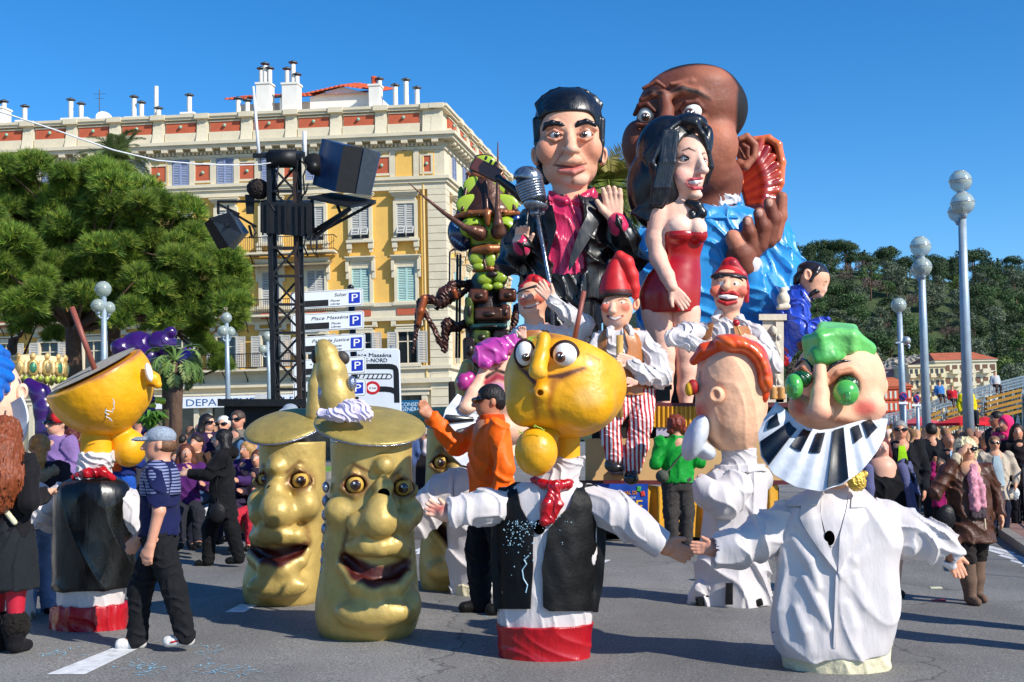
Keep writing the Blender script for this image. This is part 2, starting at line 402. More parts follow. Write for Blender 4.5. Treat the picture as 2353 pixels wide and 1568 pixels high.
def sgrid(fig,name,m,fn,nu,nv,th,parent=None,smooth=True,cols=None):
    """sheet with real thickness: fn(s,t)->(x,y,d)"""
    A=np.array([fig.w(*fn(i/(nu-1),j/(nv-1))) for i in range(nu) for j in range(nv)]).reshape(nu,nv,3)
    gu=np.gradient(A,axis=0);gv=np.gradient(A,axis=1);n=np.cross(gu,gv);n/=np.maximum(np.linalg.norm(n,axis=2),1e-9)[...,None]
    if n[...,1].mean()>0: n=-n
    B=A-n*th*fig.s;V=np.r_[A.reshape(-1,3),B.reshape(-1,3)];k=nu*nv;Fc=[]
    flip=np.cross(A[1,0]-A[0,0],A[0,1]-A[0,0])[1]>0
    q=lambda *t:tuple(reversed(t)) if flip else t
    for i in range(nu-1):
        for j in range(nv-1):
            a,b_,c,d=i*nv+j,(i+1)*nv+j,(i+1)*nv+j+1,i*nv+j+1;Fc+=[q(a,b_,c,d),q(d+k,c+k,b_+k,a+k)]
    for i in range(nu-1):
        for j in (0,nv-1):
            a,b_=i*nv+j,(i+1)*nv+j;Fc.append(q(a,a+k,b_+k,b_) if j==0 else q(a,b_,b_+k,a+k))
    for j in range(nv-1):
        for i in (0,nu-1):
            a,b_=i*nv+j,i*nv+j+1;Fc.append(q(a,b_,b_+k,a+k) if i==0 else q(a,a+k,b_+k,b_))
    o=mobj(name,V-fig.o,Fc,m,parent or fig.root,smooth=smooth,cols=np.tile(C3(cols),(len(V),1)) if cols is not None else None)
    if smooth: auto_smooth(o,50)
    return o
def edge(pts):
    ys=[q[1] for q in pts];xs=[q[0] for q in pts];o=np.argsort(ys);ys=np.array(ys)[o];xs=np.array(xs)[o];return lambda y:float(np.interp(y,ys,xs))
def drape(fig,name,m,left,right,surf,off=4,th=3,nu=24,nv=14,parent=None,wob=0,seed=1,cols=None):
    """cloth panel between two edge lines, lying on a surface"""
    y0=max(min(q[1] for q in left),min(q[1] for q in right));y1=min(max(q[1] for q in left),max(q[1] for q in right));L,R_=edge(left),edge(right);r=np.random.RandomState(seed);ph=r.rand(6)*6.28
    def fn(s,t):
        y=y0+(y1-y0)*s;x=L(y)+(R_(y)-L(y))*t
        wv=wob*(math.sin(x*.07+y*.03+ph[0])+.7*math.sin(x*.13-y*.05+ph[1])+.5*math.sin(y*.11+x*.04+ph[2])) if wob else 0
        return (x,y,surf(x,y)-off+wv)
    return sgrid(fig,name,m,fn,nu,nv,th,parent,cols=cols)
def line(pts,n):
    """resample polyline"""
    P=np.array(pts,float);L=np.r_[0,np.cumsum(np.linalg.norm(np.diff(P[:,:2],axis=0),axis=1))];t=L/L[-1]
    return lambda s:tuple(float(np.interp(s,t,P[:,j])) for j in range(P.shape[1]))
def ridges(sf,L,r=14,h=5,c=None):
    o=[]
    for pts in L: o.append(ch([(x,y,sf(x,y)+r-h,r*(.55 if i in (0,len(pts)-1) else 1)) for i,(x,y) in enumerate(pts)],c,k=r*1.1))
    return o
def eye(fig,x,y,d,r,look=(0,0),iris='#3a1d12',white='#e8e6e0',lid=None,ir=.5,parent=None,sy=1.):
    o=fig.part('eyeball',paint(),[b(x,y,d,r,r*sy,r,c=white)],vox=max(r/7,1.0),k=1,parent=parent)
    ix,iy=x+look[0]*r,y+look[1]*r*sy;dd=d-r*math.sqrt(max(.1,1-look[0]**2-look[1]**2))*.93
    glossy=mat('eye_gloss',None,.12,spec=.7,var=0,coat=.6)
    fig.part('iris',glossy,[b(ix,iy,dd,r*ir,r*ir,r*.22,c=iris),b(ix,iy,dd-r*.1,r*ir*.55,r*ir*.55,r*.2,c='#070606'),b(ix-r*ir*.3,iy-r*ir*.35,dd-r*.2,r*ir*.17,c='#f4f4f2')],vox=max(r*ir/7,.8),k=.01,parent=o,kc=.2)
    return o
# ================================================================ ground
def asphalt_mat():
    m=bpy.data.materials.new('asphalt');m.use_nodes=True;N=m.node_tree.nodes;L=m.node_tree.links;b_=N['Principled BSDF'];tc=N.new('ShaderNodeTexCoord')
    def noise(sc_,det=4,ro=.6,vec=None):
        n=N.new('ShaderNodeTexNoise');n.inputs['Scale'].default_value=sc_;n.inputs['Detail'].default_value=det;n.inputs['Roughness'].default_value=ro;L.new(vec or tc.outputs['Object'],n.inputs[0]);return n
    g=noise(70,3,.8);big=noise(.45,6,.6)
    r=N.new('ShaderNodeValToRGB');e=r.color_ramp.elements;e[0].position=.36;e[0].color=(.09,.089,.087,1);e[1].position=.66;e[1].color=(.34,.333,.32,1);x=e.new(.5);x.color=(.2,.192,.178,1)
    L.new(g.outputs[0],r.inputs[0])
    mr=N.new('ShaderNodeMapRange');mr.inputs[1].default_value=.3;mr.inputs[2].default_value=.7;mr.inputs[3].default_value=.72;mr.inputs[4].default_value=1.2;L.new(big.outputs[0],mr.inputs[0])
    mp=N.new('ShaderNodeMapping');mp.inputs['Scale'].default_value=(.5,.06,1);mp.inputs['Rotation'].default_value=(0,0,.2);L.new(tc.outputs['Object'],mp.inputs[0])
    st=noise(2.2,5,.6,mp.outputs[0]);m2=N.new('ShaderNodeMapRange');m2.inputs[1].default_value=.35;m2.inputs[2].default_value=.7;m2.inputs[3].default_value=.82;m2.inputs[4].default_value=1.1;L.new(st.outputs[0],m2.inputs[0])
    mm=N.new('ShaderNodeMath');mm.operation='MULTIPLY';L.new(mr.outputs[0],mm.inputs[0]);L.new(m2.outputs[0],mm.inputs[1])
    s=N.new('ShaderNodeVectorMath');s.operation='SCALE';L.new(r.outputs[0],s.inputs[0]);L.new(mm.outputs[0],s.inputs['Scale'])
    nd=noise(.6,4,.6);ad=N.new('ShaderNodeVectorMath');ad.operation='ADD';sc2=N.new('ShaderNodeVectorMath');sc2.operation='SCALE';sc2.inputs['Scale'].default_value=1.6;L.new(nd.outputs['Color'],sc2.inputs[0]);L.new(tc.outputs['Object'],ad.inputs[0]);L.new(sc2.outputs[0],ad.inputs[1])
    vo=N.new('ShaderNodeTexVoronoi');vo.feature='DISTANCE_TO_EDGE';vo.inputs['Scale'].default_value=.22;L.new(ad.outputs[0],vo.inputs['Vector'])
    cr=N.new('ShaderNodeMapRange');cr.inputs[1].default_value=.0;cr.inputs[2].default_value=.004;cr.inputs[3].default_value=.45;cr.inputs[4].default_value=1;L.new(vo.outputs['Distance'],cr.inputs[0])
    vp=N.new('ShaderNodeTexVoronoi');vp.inputs['Scale'].default_value=.22;L.new(ad.outputs[0],vp.inputs['Vector']);pm=N.new('ShaderNodeSeparateColor');L.new(vp.outputs['Color'],pm.inputs[0]);pr_=N.new('ShaderNodeMapRange');pr_.inputs[3].default_value=.86;pr_.inputs[4].default_value=1.1;L.new(pm.outputs[0],pr_.inputs[0])
    st2=noise(1.3,5,.6);so=N.new('ShaderNodeMapRange');so.inputs[1].default_value=.62;so.inputs[2].default_value=.72;so.inputs[3].default_value=1;so.inputs[4].default_value=.78;L.new(st2.outputs[0],so.inputs[0])
    for q in (cr,pr_,so):
        s2=N.new('ShaderNodeVectorMath');s2.operation='SCALE';L.new(s.outputs[0],s2.inputs[0]);L.new(q.outputs[0],s2.inputs['Scale']);s=s2
    L.new(s.outputs[0],b_.inputs['Base Color']);b_.inputs['Roughness'].default_value=.82;b_.inputs['Specular IOR Level'].default_value=.35
    bp=N.new('ShaderNodeBump');bp.inputs['Strength'].default_value=.55;bp.inputs['Distance'].default_value=.008;L.new(g.outputs[0],bp.inputs['Height']);L.new(bp.outputs[0],b_.inputs['Normal'])
    return m
mb=MB();mb.grid(lambda a,c:(-500+1000*c,-40+1600*(1-a),gz(-500+1000*c)),9,9)
tag(mb.build('road',asphalt_mat()),kind='structure')
white_line=mat('road_paint','#d8dadb',.7,var=.2,vs=14,dirt=.55,bump=.4,bs=60)
def gsheet(name,px,m,lift=.004,kind='structure',label=None):
    P=[]
    for q in px:
        g=G(*q);P.append((g[0],g[1],gz(g[0])+lift))
    mb=MB();mb.quad(*P)
    o=mb.build(name,m);f=o.data.polygons[0]
    if f.normal.z<0: o.data.flip_normals()
    return tag(o,label,kind=kind)
for q in ([(107,1551),(195,1551),(338,1482),(290,1478)],[(516,1408),(560,1408),(594,1391),(552,1390)],[(955,1274),(975,1274),(994,1256),(974,1256)],[(1384,1296),(1404,1288),(1398,1287),(1384,1288)],
          [(947,1268),(960,1268),(992,1253),(980,1253)]):
    gsheet('lane_marking',q,white_line)
for i in range(7):   # crossing bars on the right
    x0=2262+i*26;y0=1246+i*12
    gsheet('crossing_stripe',[(x0-20,y0+8),(x0+60,y0+30),(x0+72,y0+25),(x0-8,y0+3)],white_line)
# pavement on the right with kerb
pave=mat('pavement','#8d6c62',.85,var=.2,vs=5,bump=.3,bs=20,dirt=.3);kerbm=mat('kerb_stone','#8b857c',.8,var=.2,vs=5,bump=.3,bs=14)
A=G(2420,1325);B=G(2275,1218);D=B+(B-A)*6
mb=MB();dr=(D-A)/np.linalg.norm(D-A);nrm=np.array([dr[1],-dr[0],0])
if nrm[0]<0:nrm=-nrm
def strip(o0,o1,h0,h1):
    P=[A+nrm*o0,D+nrm*o0,D+nrm*o1,A+nrm*o1]
    P=[np.array([p[0],p[1],gz(p[0])]) for p in P]
    m_=MB();m_._add([tuple(p+np.array([0,0,h0])) for p in P]+[tuple(p+np.array([0,0,h1])) for p in P],[(0,3,2,1),(4,5,6,7),(0,1,5,4),(1,2,6,5),(2,3,7,6),(3,0,4,7)]);return m_
tag(strip(0,.16,-.1,.13).build('kerb',kerbm),kind='structure');tag(strip(.16,40,-.1,.126).build('pavement',pave),kind='structure')
# grass islands on the left, behind the spectators
grassm=mat('lawn','#5f8a2e',.9,var=.3,vs=3,bump=.6,bs=40)
for (x0,x1,y) in ((880,1010,1092),(560,760,1100)):
    a=G(x0,y);c=G(x1,y);mb=MB();mb.box(a[0],c[0],a[1],a[1]+9,gz(a[0])-.2,gz(a[0])+.14);k=tag(mb.build('kerb',kerbm),kind='structure')
    mb=MB();mb.box(a[0]+.2,c[0]-.2,a[1]+.2,a[1]+8.8,gz(a[0])-.2,gz(a[0])+.17);tag(mb.build('lawn',grassm),kind='structure')
# ================================================================ palace building
TB=.075;BC=W(1030,1000,74);BC=np.array([BC[0],BC[1],gz(BC[0])])
def broot(loc,ang,name,label,cat='building'):
    o=empty(name,loc,label,cat);o.rotation_euler.z=ang;return o
bld=broot((BC[0],BC[1],0),-TB,'apartment_building','long yellow stuccoed palace block with white parapet, red panels and shutters')
SHEAR=.115   # the block's corner is a little wider than square
def bp(mb,name,m,parent=None,loc=(0,0,0),smooth=False):
    v=np.array(mb.v,dtype=np.float32);v[:,0]+=SHEAR*np.where(v[:,1]>.4,v[:,1],0)
    o=mobj(name,v,mb.f,m,parent or bld,loc,smooth);return o
yellow=mat('yellow_stucco','#e2b45c',.9,var=.09,vs=.5,dirt=.18,bump=.2,bs=8);whites=mat('white_stucco','#d4c9ae',.85,var=.09,vs=.9,dirt=.22,bump=.2,bs=9)
terra=mat('terracotta_panel','#b85a3c',.85,var=.12,vs=2,dirt=.1);greenb=mat('green_boss','#8fb5a0',.6)
shb=mat('shutter_blue_grey','#8794b4',.7,var=.06);shg=mat('shutter_grey','#b9b9b4',.75,var=.08);shm=mat('shutter_mint','#a8c9c2',.7,var=.06)
glass=mat('window_glass','#20242a',.08,spec=.8,var=.1,vs=1.5);iron=mat('wrought_iron','#23262b',.5,metal=.4);darkroom=mat('dark_interior','#1a1815',.9)
UL=36.;SD=22.   # length of the front, depth of the side
mb=MB();mb.box(-UL,-.1,.12,SD,-1,20.2);mb.box(-UL,-.1,.3,SD,20.2,21.6);bp(mb,'wall',yellow)
mb=MB();mb.box(-UL,.02,.02,SD+.02,-1,4.95);bp(mb,'ground_floor_wall',whites)
# horizontal mouldings: (z0,z1,projection)
def course(name,z0,z1,pr,m=whites):
    mb=MB();mb.box(-UL,pr,-pr,SD+pr,z0,z1);return bp(mb,name,m)
for z0,z1,pr in ((4.95,5.25,.35),(5.25,5.8,.12),(5.8,6.02,.3),(8.85,9.05,.22),(9.05,9.75,.1),(9.75,9.98,.3),(17.05,17.45,.15),(17.45,17.65,.28),(17.65,17.85,.4),(19.55,19.75,.2),(20.12,20.32,.75),(20.32,20.52,.9)):
    course('string_course' if z0<20 else 'cornice',z0,z1,pr)
mb=MB();mb.box(-UL,.1,-.1,SD+.1,17.85,20.12);top=bp(mb,'top_storey_wall',whites)
# parapet with attic panels, front then side
mb=MB();mb.box(-UL,-.05,.05,SD,20.52,22.1);par=bp(mb,'parapet',whites)
mb=MB();mb.box(-UL,.25,-.25,SD+.25,22.1,22.25);mb.box(-UL,.35,-.35,SD+.35,22.25,22.42);bp(mb,'parapet_coping',whites)
def pier(x,side=False):
    mb=MB()
    def lv(z):
        t=(z-20.52)/1.6;return .34*(1-t)**2+.1
    zs=[20.52,20.7,20.95,21.2,21.5,21.8,22.1]
    for z0,z1 in zip(zs,zs[1:]):
        p0,p1=lv(z0)+.02,lv(z1)+.02;h=.36
        v=[(-h,-p0,z0),(h,-p0,z0),(h,.06,z0),(-h,.06,z0),(-h,-p1,z1),(h,-p1,z1),(h,.06,z1),(-h,.06,z1)]
        mb._add(v,[(0,1,5,4),(1,2,6,5),(2,3,7,6),(3,0,4,7)])
    mb.box(-.46,.46,-.42,.05,22.12,22.44);mb.box(-.22,.22,-.16,-.1,21.5,21.85)
    return mb
SP=2.87;U0=2.42
pm=pier(0);pobj=None;popj=None
def placed(name,src,m,loc,rot=0,parent=None):
    o=bpy.data.objects.new(name,src);COL.objects.link(o);o.parent=parent or bld
    if rot: loc=(loc[0]+SHEAR*loc[1],loc[1],loc[2]);rot-=SHEAR
    o.location=loc;o.rotation_euler.z=rot
    if m and not src.materials: src.materials.append(m)
    return o
def mkmesh(mb,name,smooth=False):
    me=bpy.data.meshes.new(name);me.from_pydata(mb.v,[],mb.f);me.update()
    if smooth: me.polygons.foreach_set('use_smooth',np.ones(len(me.polygons),dtype=bool))
    return me
pier_me=mkmesh(pm,'pier')
mb=MB();mb.box(-.95,.95,-.07,.06,21.28,21.92);pan_me=mkmesh(mb,'panel')
mb=MB();mb.box(-1.0,1.0,-.13,.0,21.93,22.0);mb.box(-1.02,1.02,-.2,.05,20.52,21.25);fr_me=mkmesh(mb,'panel_sill')
mb=MB();mb.ball((0,-.17,0),.11,10,6);boss_me=mkmesh(mb,'boss',True)
NW=12
for i in range(NW):
    x=-(U0+SP*i)
    p=placed('panel',pan_me,terra,(x,0,0));placed('boss',boss_me,greenb,(0,0,21.66),0,p);placed('panel_sill',fr_me,whites,(x,0,0))
    placed('parapet_pier',pier_me,whites,(x-SP/2,0,0))
placed('parapet_pier',pier_me,whites,(-.85,0,0));placed('parapet_pier',pier_me,whites,(-.3,-.02,0))
for i in range(7):
    y=U0+SP*i
    p=placed('panel',pan_me,terra,(.0,y,0),math.pi/2);placed('boss',boss_me,greenb,(0,0,21.66),0,p);placed('panel_sill',fr_me,whites,(0,y,0),math.pi/2)
    placed('parapet_pier',pier_me,whites,(0,y+SP/2,0),math.pi/2)
# modillions and dentils under the cornice
mb=MB();mb.box(-.2,.2,-.72,0,19.9,20.12);mod_me=mkmesh(mb,'modillion')
mb=MB()
for j in range(int(UL/.26)): mb.box(-UL+j*.26,-UL+j*.26+.14,-.3,0,19.78,19.98)
for j in range(int(SD/.26)): mb.box(-.05,.3,j*.26,j*.26+.14,19.78,19.98)
bp(mb,'dentil_row',whites)['kind']='stuff'
for j in range(int(UL/.96)): placed('modillion',mod_me,whites,(-.4-j*.957,0,0))
for j in range(int(SD/.96)): placed('modillion',mod_me,whites,(0,.5+j*.957,0),math.pi/2)
# shutters
def shutter_mesh(w,h,openz=None):
    mb=MB();f=.07
    mb.box(0,f,-.045,0,0,h);mb.box(w-f,w,-.045,0,0,h);mb.box(f,w-f,-.045,0,0,f);mb.box(f,w-f,-.045,0,h-f,h);mb.box(f,w-f,-.045,0,h*.42,h*.42+f)
    n=int((h-2*f)/.105)
    for i in range(n):
        z=f+(i+.5)*(h-2*f)/n
        mb._add([(f,-.04,z-.035),(w-f,-.04,z-.035),(w-f,-.005,z+.035),(f,-.005,z+.035),(f,-.03,z-.045),(w-f,-.03,z-.045),(w-f,.0,z+.02),(f,.0,z+.02)],[(0,1,2,3),(0,4,5,1),(1,5,6,2),(3,2,6,7),(0,3,7,4),(4,7,6,5)])
    return mkmesh(mb,'shutter')
def win_surround(w,h,fr,pr,ped=None,sill=True):
    """centred on x=0, z from 0 to h"""
    mb=MB()
    mb.box(-w/2-fr,-w/2,-pr,.15,-.05,h+fr);mb.box(w/2,w/2+fr,-pr,.15,-.05,h+fr);mb.box(-w/2,w/2,-pr,.15,h,h+fr)
    if ped:
        mb.box(-w/2-fr*.6,w/2+fr*.6,-pr-.03,.1,h+fr,h+fr+ped)
    return mb
def win(x,z,w,h,kind,shut_me,shm_,side=False):
    rot=math.pi/2 if side else 0;loc=(0,x,z) if side else (x,0,z)
    if kind not in WM:
        fr=.2
        a=mkmesh(win_surround(w,h,fr,.13,.25 if kind!='low' else .1),'surround')
        p=MB()
        if kind in('ped','ped2'):
            z0=h+fr+.25
            p.box(-w/2-.26,w/2+.26,-.32,0,z0,z0+.1);p.box(-w/2-.33,w/2+.33,-.42,0,z0+.1,z0+.2);p.box(-w/2-.38,w/2+.38,-.5,0,z0+.2,z0+.27)
        else: p.box(-w/2-.34,w/2+.34,-.2,0,h+.36,h+.46)
        br=MB()
        if kind=='ped2': br.box(-.1,.1,-.3,0,h-.2,h+.55);br.box(-.1,.1,-.16,0,h-.65,h-.2);bo=w/2+.26
        elif kind=='ped': br.box(-.16,.16,-.26,0,-.62,-.24);br.box(-.1,.1,-.18,0,-.85,-.62);bo=w/2+.12
        else: br.box(-.05,.05,-.12,0,-.34,-.24);bo=w/2+.15
        s=MB();s.box(-w/2-.3,w/2+.3,-.34,0,-.24,-.08);s.box(-w/2-.24,w/2+.24,-.24,0,-.08,0)
        g=MB();g.box(-w/2,w/2,.1,.14,0,h)
        WM[kind]=[a,mkmesh(p,'pediment'),mkmesh(br,'bracket'),mkmesh(s,'sill'),mkmesh(g,'pane')]
        b_=MB();b_.box(-.04,.04,.04,.1,0,h);b_.box(-w/2,w/2,.04,.1,h*.68,h*.68+.06);WM[kind]+=[mkmesh(b_,'window_frame'),bo]
    a,p,br,s,g,fb,bo=WM[kind]
    W0=placed('window',a,whites,loc,rot)
    placed('pediment',p,whites,(0,0,0),0,W0);placed('bracket',br,whites,(-bo,0,0),0,W0);placed('bracket',br,whites,(bo,0,0),0,W0);placed('sill',s,whites,(0,0,0),0,W0);placed('pane',g,glass,(0,0,0),0,W0);placed('window_frame',fb,whites,(0,0,0),0,W0)
    return W0
WM={}
def tint(me,m):
    k=me.copy();k.materials.clear();k.materials.append(m);return k
s3=shutter_mesh(.56,2.15);s3g=tint(s3,shg);s3m=tint(s3,shm);s3b=tint(shutter_mesh(.52,1.66),shb);s1g=tint(shutter_mesh(.6,1.95),shg);s3u=tint(shutter_mesh(.56,1.5),shg);flap=tint(shutter_mesh(.5,.62),shg)
for i in range(NW):
    x=-(U0+SP*i)
    # third floor
    W0=win(x,14.05,1.12,2.15,'ped',None,None)
    flp=i in (0,1,2,5)
    for sx in (0,1):
        if flp:
            placed('shutter',s3u,None,(-.56+.56*sx,-.02,.66),0,W0)
            f_=placed('shutter_flap',flap,None,(-.53+.56*sx,-.06,.66),0,W0);f_.rotation_euler=(math.radians(180-38),0,0);f_.rotation_euler=(math.radians(-40),0,0);f_.location=(-.53+.56*sx,-.45,.2)
        else: placed('shutter',s3g,None,(-.56+.56*sx,-.02,0),0,W0)
    # second floor
    W0=win(x,10.05,1.12,2.15,'ped2',None,None)
    for sx in (0,1): placed('shutter',s3m if i<2 else s3g,None,(-.56+.56*sx,-.02,0),0,W0)
    # first floor, shutters folded back
    W0=win(x,6.2,1.15,1.95,'low',None,None)
    for sx in (-1,1):
        q=placed('shutter',s1g,None,(-1.24 if sx<0 else .66,-.16,0),0,W0)
    # top floor
    if i==0:
        mb=MB();mb.box(x-.55,x+.55,-.13,0,17.9,19.5);bp(mb,'blind_niche',yellow)
    else:
        for sx in (0,1): placed('shutter',s3b,None,(x-.52+.52*sx,-.12,17.86),0)
    for e in (-1,1): mb=MB();mb.box(x+e*.75-.17,x+e*.75+.17,-.2,0,17.85,19.6);bp(mb,'window_jamb',whites)
    mb=MB();mb.box(x-.14,x+.14,-.26,0,19.55,20.1);bp(mb,'keystone',whites)
    xm=x+SP/2 if i else x+1.4;hw=.62 if i else .42
    mb=MB();mb.box(xm-hw-.07,xm+hw+.07,-.115,0,17.87,19.45);bp(mb,'field',yellow)
    mb=MB();
    for a,c,z0,z1 in ((-hw,-hw+.14,18,19.3),(hw-.14,hw,18,19.3),(-hw+.14,hw-.14,18,18.14),(-hw+.14,hw-.14,19.16,19.3)): mb.box(xm+a,xm+c,-.19,0,z0,z1)
    bp(mb,'panel_frame',whites)
    mb=MB();mb.box(xm-hw+.14,xm+hw-.14,-.13,0,18.14,19.16);p=bp(mb,'panel',terra);placed('boss',boss_me,greenb,(xm,-.0,18.65),0,p)
    # red panels of the second floor band
    mb=MB();mb.box(x-.62,x+.62,-.16,-.05,9.2,9.6);bp(mb,'panel',terra)
    for e in (-1,1): mb=MB();mb.box(x+e*.85-.15,x+e*.85+.15,-.2,0,8.5,8.85);bp(mb,'bracket',whites)
# side facade
for i in range(7):
    y=U0+SP*i
    for z,mt in ((14.05,s3g),(10.05,s3m)):
        W0=win(y,z,1.12,2.15,'ped' if z>12 else 'ped2',None,None,True)
        for sx in (0,1): placed('shutter',mt,None,(-.56+.56*sx,-.02,0),0,W0)
    win(y,6.2,1.15,1.95,'low',None,None,True)
    for sx in (0,1): placed('shutter',s3b,None,(.12,y-.52+.52*sx,17.86),math.pi/2)
# corner pilaster with block joints
for zz in np.arange(.2,17,.485):
    mb=MB();mb.box(-1.0,.14,-.14,1.0,zz,zz+.455);bp(mb,'quoin_block',whites)
mb=MB();mb.tube([(-1.25,-.12,5.3),(-1.25,-.12,20)],.075,8);bp(mb,'downpipe',mat('pipe_cream','#d9b878',.6))
mb=MB();mb.tube([(-17.6,-.15,5.3),(-17.6,-.15,19.4)],.075,8);bp(mb,'downpipe',MATS['pipe_cream'])
# balconies
def balcony(x0,x1,z):
    mb=MB();mb.box(x0,x1,-1.0,0,z-.12,z);bo=bp(mb,'balcony',whites)
    r=MB()
    for zz in (z+.08,z+.92): r.box(x0+.03,x1-.03,-.97,-.93,zz,zz+.05);r.box(x0+.03,x0+.07,-.97,0,zz,zz+.05);r.box(x1-.07,x1-.03,-.97,0,zz,zz+.05)
    n=int((x1-x0)/.14)
    for i in range(n+1):
        xx=x0+.04+(x1-x0-.08)*i/n;r.box(xx-.012,xx+.012,-.96,-.94,z+.1,z+.93)
    bp(r,'railing',iron,bo)
    for i in range(int((x1-x0)/1.4)+1):
        xx=x0+.3+i*1.4
        if xx<x1-.2: k=MB();k.tube([(xx,-.9,z-.14),(xx,-.6,z-.3),(xx,-.25,z-.55),(xx,-.03,z-1)],.035,6);bp(k,'bracket',iron,bo)
for z in (13.3,9.0+.4,6.05): balcony(-15.2-(6 if z<12 else 0),-6.75,z)
balcony(-30,-20.5,9.4)
pot=mat('clay_pot','#8a4a30',.8)
mb=MB();mb.box(-14.3,-13.1,-.95,-.5,13.32,14.2);bp(mb,'planter_box',mat('granite','#8c8c8a',.9,var=.3,vs=30))
# awning over the balcony windows
mb=MB();mb.grid(lambda a,c:(-15+8*c,-.1-1.0*a,12.75-.35*a),2,9);bp(mb,'awning',mat('awning_khaki','#7d7258',.9))
# ground floor: doors, shop fronts, signs
for i in range(11):
    x=-(U0+SP*i)
    mb=MB()
    for e in (-1,1): mb.box(x+e*1.02-.16,x+e*1.02+.16,-.3,0,0,4.2)
    mb.box(x-1.3,x+1.3,-.34,0,4.2,4.5);mb.box(x-1.45,x+1.45,-.45,0,4.5,4.62);W0=bp(mb,'doorway',whites)
    mb=MB();mb.box(x-.86,x+.86,-.03,.01,0,4.2);bp(mb,'pane',glass,W0)
blue_sign=mat('sign_blue','#0d5c86',.4,var=.03);white_p=mat('sign_white','#e4e8ee',.45,var=.03)
def bwl(u,v,z): # building local -> world
    c,s=math.cos(-TB),math.sin(-TB);return np.array([BC[0]+u*c-v*s,BC[1]+u*s+v*c,z])
bux=(math.cos(-TB),math.sin(-TB),0)
def bsign(name,label,x0,x1,z0,z1,pr,m):
    r=empty(name,bwl((x0+x1)/2,-pr,z0),label,'sign');r.rotation_euler.z=-TB
    mb=MB();h=(x1-x0)/2;mb.box(-h,h,-.03,.1,0,z1-z0);mobj('board',mb.v,mb.f,m,r,(0,0,0),False);return r
def sign_text(r,txt,size,x,z,m,y=-.034,width=None,bold=0,ext=.004,shear=0,align='LEFT'):
    me=text_mesh(txt,size,ext,shear,bold,align);xs=[v.co.x for v in me.vertices]
    k=width/(max(xs)-min(xs)) if width else 1
    for v in me.vertices: v.co=Vector((x+v.co.x*k,y-v.co.z,z+v.co.y))
    me.materials.clear();me.materials.append(m);o=bpy.data.objects.new('lettering',me);COL.objects.link(o);o.parent=r;return o
r=bsign('office_sign','blue office sign reading CONSEIL GENERAL beside a white doorway',-2.92,-1.42,3.1,3.88,.5,blue_sign)
pw=mat('print_pale','#cfe2ec',.5,var=0);sign_text(r,'CONSEIL',.33,-.68,.42,pw,width=1.25);sign_text(r,'GÉNÉRAL',.33,-.68,.12,pw,width=1.36)
r=bsign('fascia_sign','long white fascia sign with blue lettering DEPARTEMENTALE over shop fronts',-20.6,-5.5,3.75,4.45,.55,white_p)
sign_text(r,'DEPARTEMENTALE  DES  A  M',.62,-3.3,.12,mat('print_blue','#14548c',.5,var=0),width=10.8)
# ---------------------------------------------------------------- roofscape
zink=mat('roof_zinc','#b9b6ad',.7,var=.2,vs=2,dirt=.3);tile=mat('roof_tile','#c2542f',.8,var=.25,vs=3);plaster=mat('white_plaster','#e3dfd6',.85,var=.06,vs=1.2,dirt=.12)
mb=MB();mb._add([(-UL,2.5,22.2),(-.5,2.5,22.2),(-.5,8,23.1),(-UL,8,23.1),(-UL,14,22.2),(-.5,14,22.2)],[(0,1,2,3),(3,2,5,4)]);bp(mb,'roof',zink)
def tiled(x0,x1,y0,y1,z0,z1):
    """gable-less lean roof of half-round tiles running up from y0 (z0) to y1 (z1)"""
    mb=MB();n=int((x1-x0)/.3);L=6
    for i in range(n):
        xx=x0+(i+.5)*(x1-x0)/n
        for j in range(L):
            a,c=j/L,(j+1.15)/L;ya,yc=y0+(y1-y0)*a,y0+(y1-y0)*min(c,1);za,zc=z0+(z1-z0)*a+.03,z0+(z1-z0)*min(c,1)
            v=[];
            for (y,z,rr) in ((ya,za,.16),(yc,zc,.12)):
                for t in range(5):
                    an=math.pi*t/4;v.append((xx+rr*math.cos(an),y,z+rr*.8*math.sin(an)))
            mb._add(v,[(t,t+1,t+6,t+5) for t in range(4)]+[(4,3,2,1,0)])
    mb.quad((x0,y0,z0-.02),(x1,y0,z0-.02),(x1,y1,z1-.02),(x0,y1,z1-.02))
    return mb
mb=MB();mb.box(-14.2,-4.6,2.6,10,22,23.75);pent=bp(mb,'penthouse_wall',plaster)
mb=MB();mb._add([(-9.2,2.2,22),(-4.9,2.2,22),(-4.9,2.2,23.9),(-7.1,2.2,24.5),(-9.2,2.2,23.9),(-9.2,2.7,22),(-4.9,2.7,22),(-4.9,2.7,23.9),(-7.1,2.7,24.5),(-9.2,2.7,23.9)],[(0,1,2,3,4),(5,9,8,7,6),(0,5,6,1),(1,6,7,2),(2,7,8,3),(3,8,9,4),(4,9,5,0)]);mb.box(-7.2,-5.9,2.1,2.2,22,23.2);bp(mb,'dormer_wall',plaster,pent)
ti=bp(tiled(-14.8,-9.0,1.9,5.5,23.9,25.1),'roof_tiles',tile,pent,smooth=True);ti['kind']='stuff'
mb=tiled(-9.4,-4.5,1.9,5.5,24.0,25.2);mb.v=[(x,y,z+.45*(1-min(1,abs((x+7.0)/2.4)))) for x,y,z in mb.v];ti=bp(mb,'roof_tiles',tile,pent,smooth=True);ti['kind']='stuff'
mb=MB();mb.box(-36,-31,5,10,22,23.2);mb.box(-32.6,-29,6,9,22,23.0);pent2=bp(mb,'penthouse_wall',plaster)
tg=mat('roof_tile_grey','#a58b74',.85,var=.25,vs=3);ti=bp(tiled(-33.5,-28.5,4.5,8,23.1,24.2),'roof_tiles',tg,pent2,smooth=True);ti['kind']='stuff'
